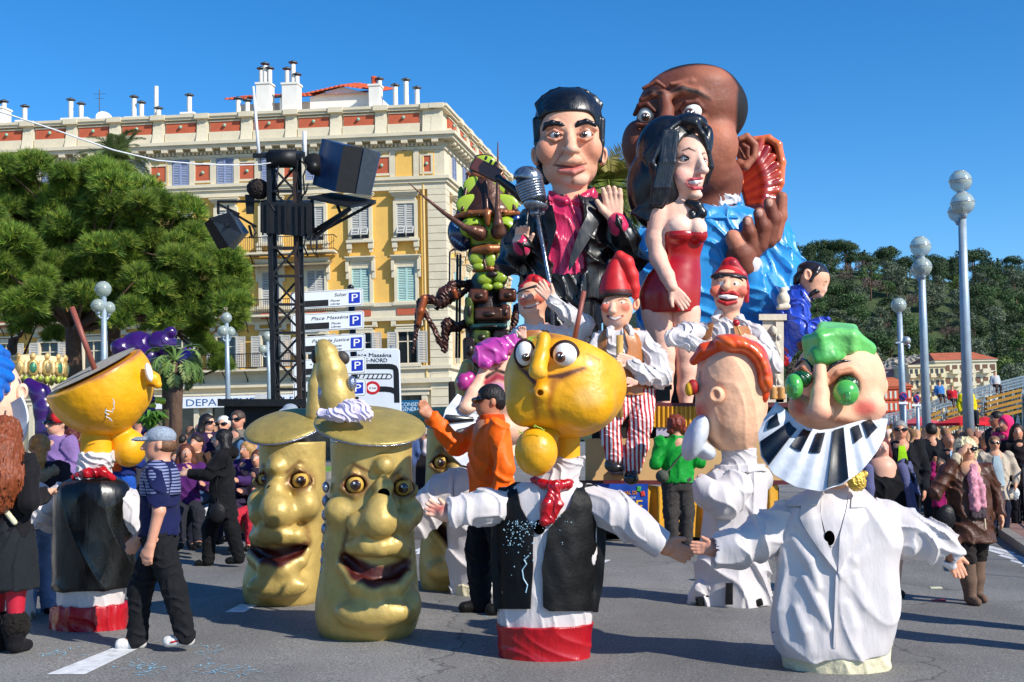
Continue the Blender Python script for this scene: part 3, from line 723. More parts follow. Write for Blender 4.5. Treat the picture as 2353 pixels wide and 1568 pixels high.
cap=mat('flue_cap','#565a5e',.5,metal=.5)
def flue(u,y,z0,h,r=.16,c=True,par=None):
    mb=MB();mb.tube([(u,y,z0),(u,y,z0+h)],r,10);o=bp(mb,'flue',plaster,par,smooth=False);auto_smooth(o)
    if c:
        mb=MB();mb.lathe([(.3,0),(.3,.04),(.05,.17)],(u,y,z0+h+.1),10);mb.tube([(u,y,z0+h-.02),(u,y,z0+h+.12)],r*.7,6);bp(mb,'flue_cap',cap,o)
def stack(x0,x1,y0,y1,z1,flues):
    mb=MB();mb.box(x0,x1,y0,y1,22,z1);mb.box(x0-.06,x1+.06,y0-.06,y1+.06,z1-.12,z1);o=bp(mb,'chimney_stack',plaster)
    for u,h in flues: flue(u,(y0+y1)/2,z1,h,.15,True,o)
    return o
stack(-35.2,-33.3,2,3.2,23.7,[(-34.8,1.2),(-34.1,1.5),(-33.6,.9)]);stack(-30.9,-29.9,2,3,24.2,[(-30.6,.3),(-30.1,.35)])
stack(-28.7,-28.0,1.6,2.4,23.1,[(-28.35,.9)]);stack(-25.6,-23.9,1.6,2.4,23.1,[(-25.2,1.2),(-24.5,.9)]);stack(-21.3,-20,1.6,2.4,23.0,[(-20.9,1.3),(-20.4,.9)]);stack(-17.5,-16.7,1.5,2.2,23.1,[(-17.1,1.1)])
stack(-12.3,-11.4,1.0,1.8,24.7,[(-12.1,.9),(-11.85,1.2),(-11.55,.9)]);stack(-10.6,-9.6,1.0,1.8,24.6,[(-10.4,.9),(-10.0,1.3),(-9.75,.5)]);stack(-5.0,-4.3,1.2,1.9,24.3,[(-4.4,.3)])
mb=MB();mb.lathe([(.22,0),(.22,.1),(.16,.15),(.2,.55),(.14,.6)],(-4.75,1.55,24.3),10);bp(mb,'chimney_pot',tile)
for u,h in ((-13.6,1.7),(-13.0,1.5),(-11.9,2.0),(-3.3,2.2),(-2.6,2.6),(-1.9,1.9),(-18.9,1.2),(-10.7,1.7)): flue(u,1.3,22.3,h*.8,.15)
mb=MB();mb.tube([(-19.3,1.8,22.3),(-19.3,1.8,25)],.13,10);bp(mb,'flue',plaster)
# aerials, dish
mb=MB();mb.tube([(-31.5,2.2,23),(-31.5,2.2,25.9)],.03,6);mb.tube([(-32.3,2.2,25.85),(-30.7,2.2,25.85)],.02,5)
for q in np.linspace(-32.2,-30.8,7): mb.tube([(q,2.0,25.85),(q,2.4,25.85)],.012,4)
bp(mb,'aerial',cap)
mb=MB();mb.tube([(-23.2,1.9,22.4),(-23.2,1.9,25)],.03,6);mb.tube([(-23.6,1.9,24.7),(-22.8,1.9,24.7)],.015,5);mb.tube([(-23.5,1.9,24.4),(-22.9,1.9,24.4)],.015,5);bp(mb,'aerial',cap)
mb=MB();mb.lathe([(.02,0),(.3,.05),(.5,.16),(.52,.18)],(-22.8,1.7,22.9),14,axis=(.6,-.7,.3));bp(mb,'satellite_dish',plaster)
# ================================================================ tower of trusses with loudspeaker
blk=mat('black_steel','#17181b',.5,metal=.3,var=.3,vs=4,bump=.2,bs=20);rust=mat('rusty_steel','#2c1d17',.7,var=.4,vs=8)
T=Fig('speaker_tower','black steel lattice tower carrying a big loudspeaker beside the parking signs','tower',Y=28,at=(668,1100))
lean=lambda y:.02*(1100-y)
def tw(x,y,d=0): return T.w(x-lean(y),y,d)
corn=[(632,-30),(692,-22),(702,38),(642,32)]
for i,(x,d) in enumerate(corn):
    m_=MB();m_.obox(tw(x,1100,d),tw(x,352,d),.1,.1);T.add(m_,'leg',rust if i==1 else blk)
ys=list(np.arange(1090,340,-65))
for i in range(4):
    a,c=corn[i],corn[(i+1)%4]
    for j in range(len(ys)-1):
        y0,y1=ys[j],ys[j+1]
        m_=MB();m_.obox(tw(a[0],y0,a[1]),tw(c[0],y0,c[1]),.06,.06);T.add(m_,'strut',blk)
        if 545>y1>470: continue
        p,q=((a,c) if j%2 else (c,a))
        m_=MB();m_.obox(tw(p[0],y0,p[1]),tw(q[0],y1,q[1]),.06,.05);T.add(m_,'brace',blk)
z2=Zm(500,150,2.851)
def poly8(name,m_,top,bot,par=None):
    k=MB();A=[T.w(*z2(q[0],q[1]),q[2]) for q in top];B_=[T.w(*z2(q[0],q[1]),q[2]) for q in bot];n=len(A)
    k._add(A+B_,[tuple(range(n)),tuple(reversed(range(n,2*n)))]+[(i,i+n,(i+1)%n+n,(i+1)%n) for i in range(n)]);return T.add(k,name,m_,par)
spk=mat('speaker_blue_black','#1d3658',.35,var=.2,vs=3,coat=.3);spk2=mat('speaker_grille','#0d0e10',.7,bump=.4,bs=90);spk3=mat('speaker_grey','#2c343e',.4,var=.3,vs=6)
sb=poly8('loudspeaker',spk,[(870,560,30),(1020,605,-26),(1165,625,-24),(1290,665,10),(1270,655,70),(900,565,70)],[(800,890,30),(960,940,-26),(1105,955,-24),(1220,965,10),(1205,960,70),(830,895,70)])
poly8('grille',spk2,[(1024,606,-32),(1160,625,-30),(1160,625,-22),(1024,606,-22)],[(966,938,-32),(1102,953,-30),(1102,953,-22),(966,938,-22)],sb)
poly8('side_panel',spk3,[(1170,628,-28),(1276,662,4),(1280,664,12),(1174,628,-20)],[(1110,954,-28),(1212,963,4),(1216,965,12),(1114,955,-20)],sb)
poly8('platform',blk,[(765,975,-30),(935,945,60),(1255,1000,50),(1075,1040,-60)],[(765,990,-30),(935,960,60),(1255,1018,50),(1075,1058,-60)])
for a,c in (((805,1255,0),(1250,1015,45)),((805,1225,0),(1070,1060,-50)),((1070,1060,-50),(820,1262,0)),((960,980,10),(1010,1120,10)),((800,985,0),(808,1255,0))):
    m_=MB();m_.obox(T.w(*z2(a[0],a[1]),a[2]),T.w(*z2(c[0],c[1]),c[2]),.09,.07);T.add(m_,'brace',blk)
poly8('top_plate',blk,[(375,668,-40),(500,655,40),(775,650,40),(690,672,-40)],[(375,700,-40),(500,690,40),(775,690,40),(690,700,-40)])
poly8('winch_housing',blk,[(430,1020,-42),(470,1000,40),(800,1000,46),(800,1020,-36)],[(430,1230,-42),(470,1240,40),(800,1255,46),(800,1262,-36)])
for x in (445,480,560,610,690,735,775):
    m_=MB();m_.obox(T.w(*z2(x,1015),-46),T.w(*z2(x+2,1250),-46),.035,.04);T.add(m_,'channel',blk)
m_=MB();m_.tube([T.w(*z2(495,705),-30),T.w(*z2(690,705),-30)],.22,12);T.add(m_,'drum',blk,smooth=True)
wpole=mat('white_pole','#d5d8dc',.4)
m_=MB();m_.tube([T.w(*z2(430,790),-20),T.w(*z2(380,190),-20)],[.045,.03],8);T.add(m_,'mast',wpole,smooth=True)
m_=MB();m_.tube([T.w(*z2(748,735),20),T.w(*z2(745,510),20)],.05,8);T.add(m_,'mast',wpole,smooth=True)
cov=mat('lamp_cover','#231a17',.9,bump=.8,bs=9)
T.part('covered_lamp',cov,[b(*z2(412,918),-10,25,23,22),b(*z2(395,900),-18,14),b(*z2(435,945),-8,15)],vox=1.6,k=6,fold=(1.6,14,4,(1,1,1)))
m_=MB()
poly8('motor',blk,[(320,960,-5),(390,960,-5),(390,965,15),(320,965,15)],[(330,1090,-5),(385,1100,-5),(385,1100,15),(330,1100,15)])
fl=poly8('floodlight',spk3,[(60,1130,-20),(210,1085,-40),(300,1240,-30),(200,1330,-20)],[(130,1150,50),(250,1090,40),(350,1230,45),(240,1355,50)])
poly8('lens',mat('lens_black','#0a0b0d',.15),[(30,1165,-14),(75,1130,-24),(205,1335,-24),(130,1350,-14)],[(50,1165,10),(90,1130,4),(215,1330,4),(140,1345,10)],fl)
for a,c in (((125,1010,0),(425,1010,-10)),((130,1010,0),(130,1100,0)),((200,1040,-10),(195,1190,-30)),((215,1080,0),(400,1190,-10)),((280,1100,0),(130,1030,0)),((350,1180,0),(370,1260,0))):
    m_=MB();m_.obox(T.w(*z2(a[0],a[1]),a[2]),T.w(*z2(c[0],c[1]),c[2]),.055,.055);T.add(m_,'arm',blk)
for pts in ([(700,700),(760,760),(735,830),(745,950),(720,990)],[(430,1010),(480,1000),(520,1060),(560,1110)],[(370,1180),(400,1230),(375,1270),(350,1260)],[(790,1250),(790,1330),(820,1390),(835,1330),(825,1250)],[(770,880),(760,930),(745,960)],[(760,1240),(740,1330),(770,1400)],[(530,700),(560,760),(540,850),(560,960)]):
    m_=MB();m_.tube([T.w(*z2(*q),-40) for q in pts],.022,6);T.add(m_,'cable',blk,smooth=True)
m_=MB();m_.lathe([(.01,0),(.2,.05),(.3,.2)],T.w(*z2(800,770),30),12,axis=(.5,-.8,.2));T.add(m_,'horn_speaker',blk,smooth=True)
# long slack white cable to the tower
m_=MB();P=[(-60,238),(0,257),(130,300),(260,345),(360,369),(450,377),(540,380),(600,378),(640,372)]
m_.tube([W(x,y,20+8*i/8) for i,(x,y) in enumerate(P)],.015,6);tag(m_.build('overhead_cable',wpole,loc=W(600,378,27.5),smooth=True),'thin white cable slung from the left to the lattice tower','cable')
# black equipment booth at the tower's foot
bo=Fig('equipment_booth','low black equipment booth with flat roof at the foot of the tower','booth',Y=26,at=(600,1090))
m_=bo.mb();
for a,c,y0,y1,d0,d1,nm in ((500,700,917,934,-60,80,'roof'),(515,690,934,1085,-20,60,'body')):
    k=MB();P=[bo.w(a,y1,d0),bo.w(c,y1,d0),bo.w(c,y1,d1),bo.w(a,y1,d1),bo.w(a,y0,d0),bo.w(c,y0,d0),bo.w(c,y0,d1),bo.w(a,y0,d1)]
    k._add(P,[(0,3,2,1),(4,5,6,7),(0,1,5,4),(1,2,6,5),(2,3,7,6),(3,0,4,7)]);bo.add(k,nm,blk)
k=MB();k.box(0,1,0,1,0,1);P=[bo.w(585,917,-30),bo.w(612,917,-30),bo.w(612,917,-10),bo.w(585,917,-10),bo.w(585,905,-30),bo.w(612,905,-30),bo.w(612,905,-10),bo.w(585,905,-10)];k.v=[tuple(p) for p in P];bo.add(k,'projector',mat('pale_grey','#c2c4c4',.5))
# ================================================================ parking signs
sgn=mat('sign_face','#dbe3ec',.35,var=.04,vs=3);sgb=mat('sign_print_black','#141619',.45,var=0);sgblue=mat('sign_parking_blue','#0b2fae',.4,var=.03);sgw=mat('sign_print_white','#eceff4',.4,var=0);sgr=mat('sign_red','#c5202a',.4,var=0)
z3=Zm(500,600,3.408)
class Panel:
    """flat board given by its corners; local a (0..1 to the right) and b (0..1 up)"""
    def __init__(s,fig,lt,rt,rb,lb,dl,dr,th=.06):
        s.f=fig;s.P=[fig.w(*lt,dl),fig.w(*rt,dr),fig.w(*rb,dr),fig.w(*lb,dl)]
        s.ux=(s.P[1]-s.P[0]);s.uz=(s.P[0]-s.P[3]);s.wd=np.linalg.norm(s.ux);s.ht=np.linalg.norm(s.uz)
        s.n=np.cross(s.ux,s.uz);s.n/=np.linalg.norm(s.n)
    def pt(s,a,b_,o=0):
        bot=s.P[3]+(s.P[2]-s.P[3])*a;top=s.P[0]+(s.P[1]-s.P[0])*a;return bot+(top-bot)*b_+s.n*o
    def rect(s,name,m_,a0,a1,b0,b1,o0,o1,parent=None,rr=0):
        pts=[]
        if rr:
            ra=rr/s.wd;rb=rr/s.ht
            for cx,cy,t0 in ((a1-ra,b1-rb,0),(a0+ra,b1-rb,90),(a0+ra,b0+rb,180),(a1-ra,b0+rb,270)):
                for t in (0,30,60,90): th=math.radians(t0+t);pts.append((cx+ra*math.cos(th),cy+rb*math.sin(th)))
        else: pts=[(a0,b0),(a1,b0),(a1,b1),(a0,b1)]
        k=MB();k.prism([s.pt(q[0],q[1],o1) for q in pts],s.n*(o0-o1));return s.f.add(k,name,m_,parent)
    def path(s,name,m_,pts,wd,o0,o1,parent=None):
        """thick flat line through (a,b) points; wd in metres"""
        k=MB();P=[s.pt(*q) for q in pts];L=[];R_=[]
        for i,p in enumerate(P):
            d=P[min(i+1,len(P)-1)]-P[max(i-1,0)];d/=np.linalg.norm(d);q=np.cross(s.n,d)*wd/2;L.append(p+q);R_.append(p-q)
        for i in range(len(P)-1):
            k.prism([L[i]+s.n*o1,R_[i]+s.n*o1,R_[i+1]+s.n*o1,L[i+1]+s.n*o1],s.n*(o0-o1))
        return s.f.add(k,name,m_,parent)
    def text(s,txt,a,b_,h,wdt=None,m_=None,shear=0,parent=None,o=.012):
        return lettering(txt,h*s.ht,s.pt(a,b_,o),s.ux,s.uz,m_ or sgb,parent or s.f.root,ext=.003,shear=shear,width=wdt*s.wd if wdt else None)
PS=Fig('parking_sign_post','black post with five white direction boards bearing blue parking squares','sign',Y=30,at=(813,1090))
k=MB();k.tube([PS.w(824,1090,34),PS.w(806,664,34)],.085,12);k.lathe([(.085,0),(.08,.06),(.03,.11)],PS.w(806,664,34),12);PS.add(k,'post',mat('glossy_black','#0c0d10',.25,coat=.4),smooth=True)
names=[('Sulzer',.60),('Place Masséna',.27),('Palais de Justice',.27),('',0),('',0)]
for i,(y0,y1,xr,xl) in enumerate(((412,560,1390,770),(602,755,1398,775),(795,945,1408,780),(988,1138,1415,790),(1180,1332,1418,795))):
    pn=Panel(PS,z3(xl,y0+38),z3(xr,y0),z3(xr,y1),z3(xl,y1+36),-14,14)
    bd=pn.rect('board',sgw,0,1,0,1,-.07,0,rr=.06)
    pn.rect('border',sgb,.012,.988,.035,.965,0,.004,bd,rr=.05);pn.rect('face',sgn,.019,.981,.06,.94,.004,.008,bd,rr=.045)
    sq=pn.rect('parking_square',sgblue,.80,.955,.17,.79,.008,.012,bd)
    pn.text('P',.828,.28,.62,.085,sgw,parent=bd,o=.016)
    pn.rect('display',blk,.1,.52,.1,.46,.008,.013,bd)
    pn.text('Places',.545,.33,.17,.13,sgb,.25,bd);pn.text('Libres',.545,.14,.17,.13,sgb,.25,bd)
    if names[i][0]: pn.text(names[i][0],names[i][1],.62,.27,.775-names[i][1],sgb,.25,bd)
    else: pn.rect('dash',sgb,.24,.26,.66,.72,.008,.013,bd)
BS=Fig('road_direction_sign','large pale road sign with black arrows reading Place Masséna','sign',Y=33,at=(870,1090))
pn=Panel(BS,z3(1250,925),z3(1700,925),z3(1718,1560),z3(1250,1560),0,0)
bd=pn.rect('board',sgw,-.25,1,0,1,-.08,0,rr=.08);pn.rect('face',sgn,-.23,.985,.01,.985,0,.005,bd,rr=.06)
pn.text('Place Masséna',.11,.885,.075,.73,sgb,parent=bd);pn.text('NE–NORD',.26,.815,.075,.5,sgb,parent=bd)
pn.path('arrow',sgb,[(.2,.757),(.78,.757),(.85,.752),(.9,.738),(.92,.71),(.925,.66),(.925,.27)],.15,.005,.01,bd)
pn.path('arrow',sgb,[(.58,.453),(.72,.453),(.82,.445),(.9,.42),(.92,.39)],.15,.005,.012,bd)
for e in (.655,.59): pn.path('hatch_edge',sgb,[(.1,e+.0),(.8,e)],.025,.005,.01,bd)
pn.path('hatch_edge',sgb,[(.8,.655),(.835,.64),(.845,.622),(.835,.605),(.8,.59)],.025,.005,.0105,bd)
for q in range(8): pn.path('hatch_bar',sgb,[(.13+q*.085,.592),(.17+q*.085,.653)],.03,.005,.0095,bd)
ci=[(.48+.115*math.cos(t),.47+.072*math.sin(t)) for t in np.linspace(0,2*math.pi,25)]
k=MB();k.prism([pn.pt(*q,.009) for q in ci[:-1]],pn.n*-.004);BS.add(k,'disc',sgw,bd);pn.path('ring',sgr,ci,.07,.005,.013,bd);pn.text('2.1m',.415,.455,.04,.13,sgb,parent=bd,o=.014)
for xx in (.1,.85):
    k=MB();k.tube([pn.pt(xx,-.2,-.12),pn.pt(xx,1.04,-.12)],.06,10);BS.add(k,'post',mat('galvanised','#a9aeb3',.4,metal=.6),smooth=True)
# ================================================================ globe lamps
lampglass=mat('lamp_globe','#b9c8c0',.1,spec=.7,var=.05,alpha=.6,coat=.5);lampm=mat('lamp_post_grey','#9fb0bd',.45,metal=.35,var=.08,vs=4);lampmetal=mat('lamp_cap','#b9bfc0',.25,metal=.6)
def globe_lamp(label,Y,globes,pole,r_pole,group='globe street lamps'):
    f=Fig('street_lamp',label,'street lamp',Y=Y,at=pole[-1],group=group);s=f.s
    k=MB();n=len(pole);k.tube([f.w(*q) for q in pole],[r_pole*(.8+.4*i/(n-1)) for i in range(n)],8);po=f.add(k,'pole',lampm,smooth=True)
    for x,y,r,d in globes:
        c=f.w(x,y,d);R_=r*s
        k=MB();k.ball(c,R_,24,16);g=f.add(k,'globe',lampglass,smooth=True)
        k=MB();k.lathe([(R_*1.0,-.02*R_),(R_*1.04,0),(R_*1.0,.06*R_)],c+np.array([0,0,R_*.05]),24);f.add(k,'band',lampmetal,g,smooth=True)
        k=MB();k.lathe([(R_*.55,0),(R_*.5,.06*R_),(R_*.3,.1*R_)],c+np.array([0,0,R_*.84]),16);k.ball(c+np.array([0,0,R_*.1]),R_*.3,10,8);f.add(k,'cap',lampmetal,g,smooth=True)
        k=MB();k.lathe([(R_*.2,-.35*R_),(R_*.3,-.1*R_),(R_*.4,0.06*R_)],c+np.array([0,0,-R_*.98]),12);f.add(k,'holder',lampm,g,smooth=True)
        if abs(x-pole[0][0])>r*.5:
            k=MB();b0=f.w(pole[0][0],y+r*1.75,0);k.tube([b0,f.w((x*2+pole[0][0])/3,y+r*1.72,d*.7),c+np.array([0,0,-R_*1.3])],.03,6);f.add(k,'arm',lampm,smooth=True)
globe_lamp('tallest globe lamp on the right, clear glass globes against the sky',26,[(2207,417,26,0),(2212,468,27,-22),(2201,488,23,26)],[(2211,500),(2217,720),(2231,1130)],.11)
globe_lamp('middle globe lamp of the right row with silvery globes',32,[(2115,567,24,0),(2119,614,22,-18),(2110,622,18,20)],[(2117,592),(2122,760),(2134,1110)],.11)
globe_lamp('shortest globe lamp with a single globe in front of wooded hill',44,[(2065,702,17.5,0)],[(2067,722),(2072,860),(2081,1090)],.12)
globe_lamp('three-globe lamp standing before the pine trunks on the left',36,[(237,665,19,0),(225,703,16,-12),(250,708,15,10)],[(239,685),(239,840),(241,1090)],.1)
globe_lamp('three-globe lamp just right of the pine crown',37,[(520,731,13,0),(512,761,13,-8),(529,763,12,8)],[(521,744),(523,850),(526,1080)],.075)
globe_lamp('three-globe lamp half hidden by the lattice tower',44,[(614,774,12.5,0),(604,803,10,-6),(625,800,10,6)],[(615,787),(618,860),(621,1080)],.08)
# camera dome on the short lamp
f=Fig('surveillance_camera','small grey dome camera bracketed to the shortest lamp post','camera',Y=43.6,at=(2080,790))
k=MB();k.obox(f.w(2058,788),f.w(2082,786),.06,.06);f.add(k,'bracket',lampm);k=MB();k.ball(f.w(2083,783),.16,12,8);f.add(k,'dome',lampmetal,smooth=True);k=MB();k.tube([f.w(2083,790),f.w(2090,795),f.w(2088,801)],.04,6);f.add(k,'arm',lampm)
# no-stopping signs
def disc_sign(label,x,y,r,sq,foot,Y):
    f=Fig('traffic_sign',label,'sign',Y=Y,at=foot);k=MB();k.tube([f.w(*foot,6),f.w(x+2,y-r,6)],.05,8);f.add(k,'post',lampm,smooth=True)
    def disc(rr,d,nm,m_):
        P=[f.w(x+rr*sq*math.cos(t),y-rr*math.sin(t),d) for t in np.linspace(0,2*math.pi,24,endpoint=False)];k=MB();k.prism(P,(0,.02,0));return f.add(k,nm,m_)
    disc(r,2,'rim',sgr);disc(r*.8,0,'face',mat('sign_deep_blue','#1b2f86',.4,var=0));
    k=MB();a,c=f.w(x-r*.55*sq,y-r*.55,-2),f.w(x+r*.55*sq,y+r*.55,-2);k.obox(a,c,r*.2*f.s,.01);f.add(k,'bar',sgr)
    P=[f.w(x-r,y+r*1.15),f.w(x+r,y+r*1.15),f.w(x+r,y+r*1.6),f.w(x-r,y+r*1.6)];k=MB();k.prism(P[::-1],(0,.02,0));f.add(k,'plate',sgw)
disc_sign('round blue and red no-stopping sign facing the viewer','2076' and 2076,912,10.5,1,(2080,1080),36);disc_sign('no-stopping sign turned half away beside the other one',2106,917,10.5,.75,(2112,1080),35)
# ================================================================ vegetation
def leafmat(name,trans=.25,rough=.6):
    m=mat(name,None,rough,spec=.3,var=.0);N=m.node_tree.nodes;L=m.node_tree.links;b_=N['Principled BSDF']
    tr=N.new('ShaderNodeBsdfTranslucent');mx=N.new('ShaderNodeMixShader');mx.inputs[0].default_value=trans
    src=b_.inputs['Base Color'].links[0].from_socket;L.new(src,tr.inputs[0]);L.new(b_.outputs[0],mx.inputs[1]);L.new(tr.outputs[0],mx.inputs[2]);L.new(mx.outputs[0],N['Material Output'].inputs[0]);return m
needle_m=leafmat('pine_needles');leaf_m=leafmat('hill_leaves',.15,.7);frond_m=leafmat('palm_fronds',.2,.5)
bark=mat('bark','#5a4436',.95,var=.35,vs=5,bump=1,bs=9,aniso=(1,1,.3))
def rdir(n,rs):
    v=rs.normal(size=(n,3));return v/np.linalg.norm(v,axis=1)[:,None]
def tufts(cl,per,blades,length,wd,rs,pal,up=.5,flat=.8,inner=.35):
    """needle tufts over clumps cl (n,4: xyz r) -> verts,faces,cols"""
    cl=np.asarray(cl);n=len(cl);c=np.repeat(cl,per,0);d=rdir(n*per,rs);d[:,2]=np.where(d[:,2]<-.45,-d[:,2],d[:,2])
    rr=c[:,3]*(inner+(1-inner)*rs.rand(n*per)**.45);p=c[:,:3]+d*rr[:,None]*np.array([1,1,flat])
    dd=d+np.array([0,0,up]);dd/=np.linalg.norm(dd,axis=1)[:,None]
    col=np.array([C3(q) for q in pal]);tc=col[rs.randint(0,len(col),n*per)]*(.75+.5*rs.rand(n*per,1))
    cc=np.repeat(.8+.45*rs.rand(n),per)[:,None];tc=tc*cc
    P=np.repeat(p,blades,0);D=np.repeat(dd,blades,0)+rdir(n*per*blades,rs)*.75;D/=np.linalg.norm(D,axis=1)[:,None]
    S=np.cross(D,rdir(len(D),rs));S/=np.linalg.norm(S,axis=1)[:,None]
    ln=length*(.6+.7*rs.rand(len(D),1))
    V=np.stack([P-S*wd/2,P+S*wd/2,P+D*ln],1).reshape(-1,3);Fc=np.arange(len(V)).reshape(-1,3);return V,Fc,np.repeat(np.repeat(tc,blades,0),3,0)
def leaves(cl,per,size,rs,pal,flat=.8,inner=.4):
    cl=np.asarray(cl);n=len(cl);c=np.repeat(cl,per,0);N_=n*per;d=rdir(N_,rs)
    p=c[:,:3]+d*(c[:,3]*(inner+(1-inner)*rs.rand(N_)**.5))[:,None]*np.array([1,1,flat])
    nn=d+rdir(N_,rs)*.7;nn/=np.linalg.norm(nn,axis=1)[:,None];a=np.cross(nn,rdir(N_,rs));a/=np.linalg.norm(a,axis=1)[:,None];b_=np.cross(nn,a)
    sz=size*(.5+rs.rand(N_,1));V=np.stack([p-a*sz,p-b_*sz*.6,p+a*sz,p+b_*sz*.6],1).reshape(-1,3);Fc=np.arange(len(V)).reshape(-1,4)
    col=np.array([C3(q) for q in pal]);tc=col[rs.randint(0,len(col),N_)]*(.7+.6*rs.rand(N_,1))*np.repeat(.75+.5*rs.rand(n),per)[:,None]
    return V,Fc,np.repeat(tc,4,0)
def inpoly(x,y,P):
    r=False;j=len(P)-1
    for i in range(len(P)):
        if (P[i][1]>y)!=(P[j][1]>y) and x<(P[j][0]-P[i][0])*(y-P[i][1])/(P[j][1]-P[i][1])+P[i][0]: r=not r
        j=i
    return r
PINE=['#64822e','#749434','#527030','#8aa03e','#44602a','#9aa646']
def pine(label,Y,outline,trunk,n,rc,depth,seed,extra_limbs=()):
    rs=np.random.RandomState(seed);f=Fig('pine_tree',label,'tree',Y=Y,at=trunk[0][:2]);cl=[];cen=np.mean(outline,0)
    xs=[q[0] for q in outline];ys=[q[1] for q in outline];t=0
    while len(cl)<n and t<20000:
        t+=1;x=rs.uniform(min(xs),max(xs));y=rs.uniform(min(ys),max(ys))
        sh=[(cen[0]+(q[0]-cen[0])*.93,cen[1]+(q[1]-cen[1])*.9) for q in outline]
        if not inpoly(x,y,sh): continue
        if any((x-q[0])**2+(y-q[1])**2<(rc*.55)**2 for q in cl[-40:]): 
            if rs.rand()<.8: continue
        e=max(0,1-((x-cen[0])/(max(xs)-min(xs))*2)**2*.8);cl.append((x,y,rs.uniform(-1,.6)*depth*math.sqrt(e)))
    C_=[np.r_[f.w(*q),rc*rs.uniform(.6,1.25)*f.s] for q in cl]
    V,Fc,co=tufts(C_,290,10,.27,.022,rs,PINE,up=.45,flat=.75);mobj('crown',V-f.o,Fc,needle_m,f.root,cols=co,smooth=False)
    k=MB();k.tube([f.w(*q[:2],q[2]) for q in trunk],[q[3]*f.s for q in trunk],10);tr=f.add(k,'trunk',bark,smooth=True)
    base=trunk[-1]
    for i in range(0,len(cl),3):
        q=cl[i];j=rs.randint(len(trunk)//2,len(trunk));st=trunk[j];mid=((q[0]+st[0])/2+rs.uniform(-15,15),(q[1]+st[1])/2+18,(q[2]+st[2])/2)
        k=MB();k.tube([f.w(*st[:3]),f.w(*mid),f.w(*q)],[st[3]*.45*f.s,st[3]*.3*f.s,.02],6);f.add(k,'limb',bark,tr,smooth=True)
    return f
pine('broad umbrella pine filling the upper left, crown sloping down to the tower',42,[(-60,375),(0,362),(60,356),(150,360),(225,368),(300,388),(350,425),(405,452),(455,478),(492,525),(522,575),(562,625),(592,672),(575,722),(535,752),(470,742),(400,762),(330,745),(262,762),(200,722),(150,712),(110,700),(40,640),(-60,640)],[(170,1090,0,22),(172,900,0,19),(168,760,0,17),(180,640,0,13),(220,520,0,9)],195,38,150,11)
pine('nearer pine bough crown at the left edge above the blue-haired head',34,[(-80,470),(0,468),(40,488),(78,552),(108,615),(116,672),(95,722),(45,742),(0,756),(-80,760)],[(-70,1100,0,22),(-60,880,0,20),(-40,700,0,15),(-20,600,0,10)],34,36,60,12)
pine('dark pine trunk and thin crown behind the globe lamp',47,[(200,560),(330,560),(430,600),(450,720),(380,780),(300,770),(220,750),(180,680)],[(262,1090,0,16),(264,900,0,15),(262,760,0,14),(280,650,0,10)],30,34,60,13)
pine('low hanging pine spray before the yellow facade by the tower',44,[(430,740),(560,720),(590,740),(540,775),(500,800),(555,860),(530,880),(480,830),(440,790)],[(385,1090,0,13),(386,950,0,13),(384,850,0,12),(400,760,0,9)],14,17,24,14)
pine('thin pine boughs framing the carousel roof on the left',46,[(60,700),(130,690),(160,740),(130,790),(100,760),(40,770),(20,720)],[(20,1090,0,14),(22,900,0,13),(30,780,0,10)],12,18,26,15)
# ---------------------------------------------------------------- palms
def palm(label,Y,crown,trunk,n,L,rs,pal,droop=.9,fan=False,lw=.05):
    f=Fig('palm_tree',label,'tree',Y=Y,at=trunk[0][:2])
    k=MB();k.tube([f.w(q[0],q[1],0) for q in trunk],[q[2]*f.s for q in trunk],12);f.add(k,'trunk',bark,smooth=True)
    c0=f.w(*crown);col=[C3(q) for q in pal]
    for i in range(n):
        a=2*math.pi*i/n*2.4+rs.uniform(-.3,.3);el=rs.uniform(-.5,1.35);l=L*rs.uniform(.7,1.1);dirh=np.array([math.cos(a),math.sin(a),0])
        pts=[];m_=11;p=c0.copy();e=el
        for j in range(m_): pts.append(p.copy());p=p+(dirh*math.cos(e)+np.array([0,0,math.sin(e)]))*l/m_;e-=droop/m_*(1+j*.18)
        V=[];Fc=[];co=[];base=np.array(col[rs.randint(len(col))])*rs.uniform(.7,1.3)
        for j in range(m_-1):
            if fan and j<m_*.45: 
                continue
            t=(pts[j+1]-pts[j]);t/=np.linalg.norm(t);s_=np.cross(t,[0,0,1.]);s_/=max(np.linalg.norm(s_),1e-3);u_=np.cross(s_,t)
            for h in range(4):
                q=pts[j]+(pts[j+1]-pts[j])*h/4
                for sd in (-1,1):
                    ll=l*(.32 if not fan else .36)*(1-((j+h/4)/(m_-1))**2*.75)*rs.uniform(.8,1.1);d=t*(.55 if not fan else rs.uniform(.2,1))+s_*sd*.8+u_*(.25 if not fan else 0)-np.array([0,0,.15 if not fan else .5*rs.rand()]);d/=np.linalg.norm(d)
                    n0=len(V);V+=[q,q+d*ll*.5+t*lw,q+d*ll,q+d*ll*.5-t*lw];Fc.append((n0,n0+1,n0+2,n0+3));co+=[base*rs.uniform(.8,1.2)]*4
        n0=len(V)
        for j in range(m_-1):
            s_=np.array([.025,.0,0]);V+=[pts[j]-s_,pts[j]+s_,pts[j+1]+s_*.7,pts[j+1]-s_*.7];n1=len(V);Fc.append((n1-4,n1-3,n1-2,n1-1));co+=[base*1.2]*4
        mobj('frond',np.array(V)-f.o,Fc,frond_m,f.root,cols=np.array(co),smooth=False)
    return f
rs=np.random.RandomState(5)
palm('small fan palm with shaggy trunk beside the purple balloons',24,(403,830),[(402,1095,16),(404,960,15),(404,880,17),(403,835,14)],22,.95,rs,['#748e4c','#87985c','#5f7a40'],1.6,True,.03)
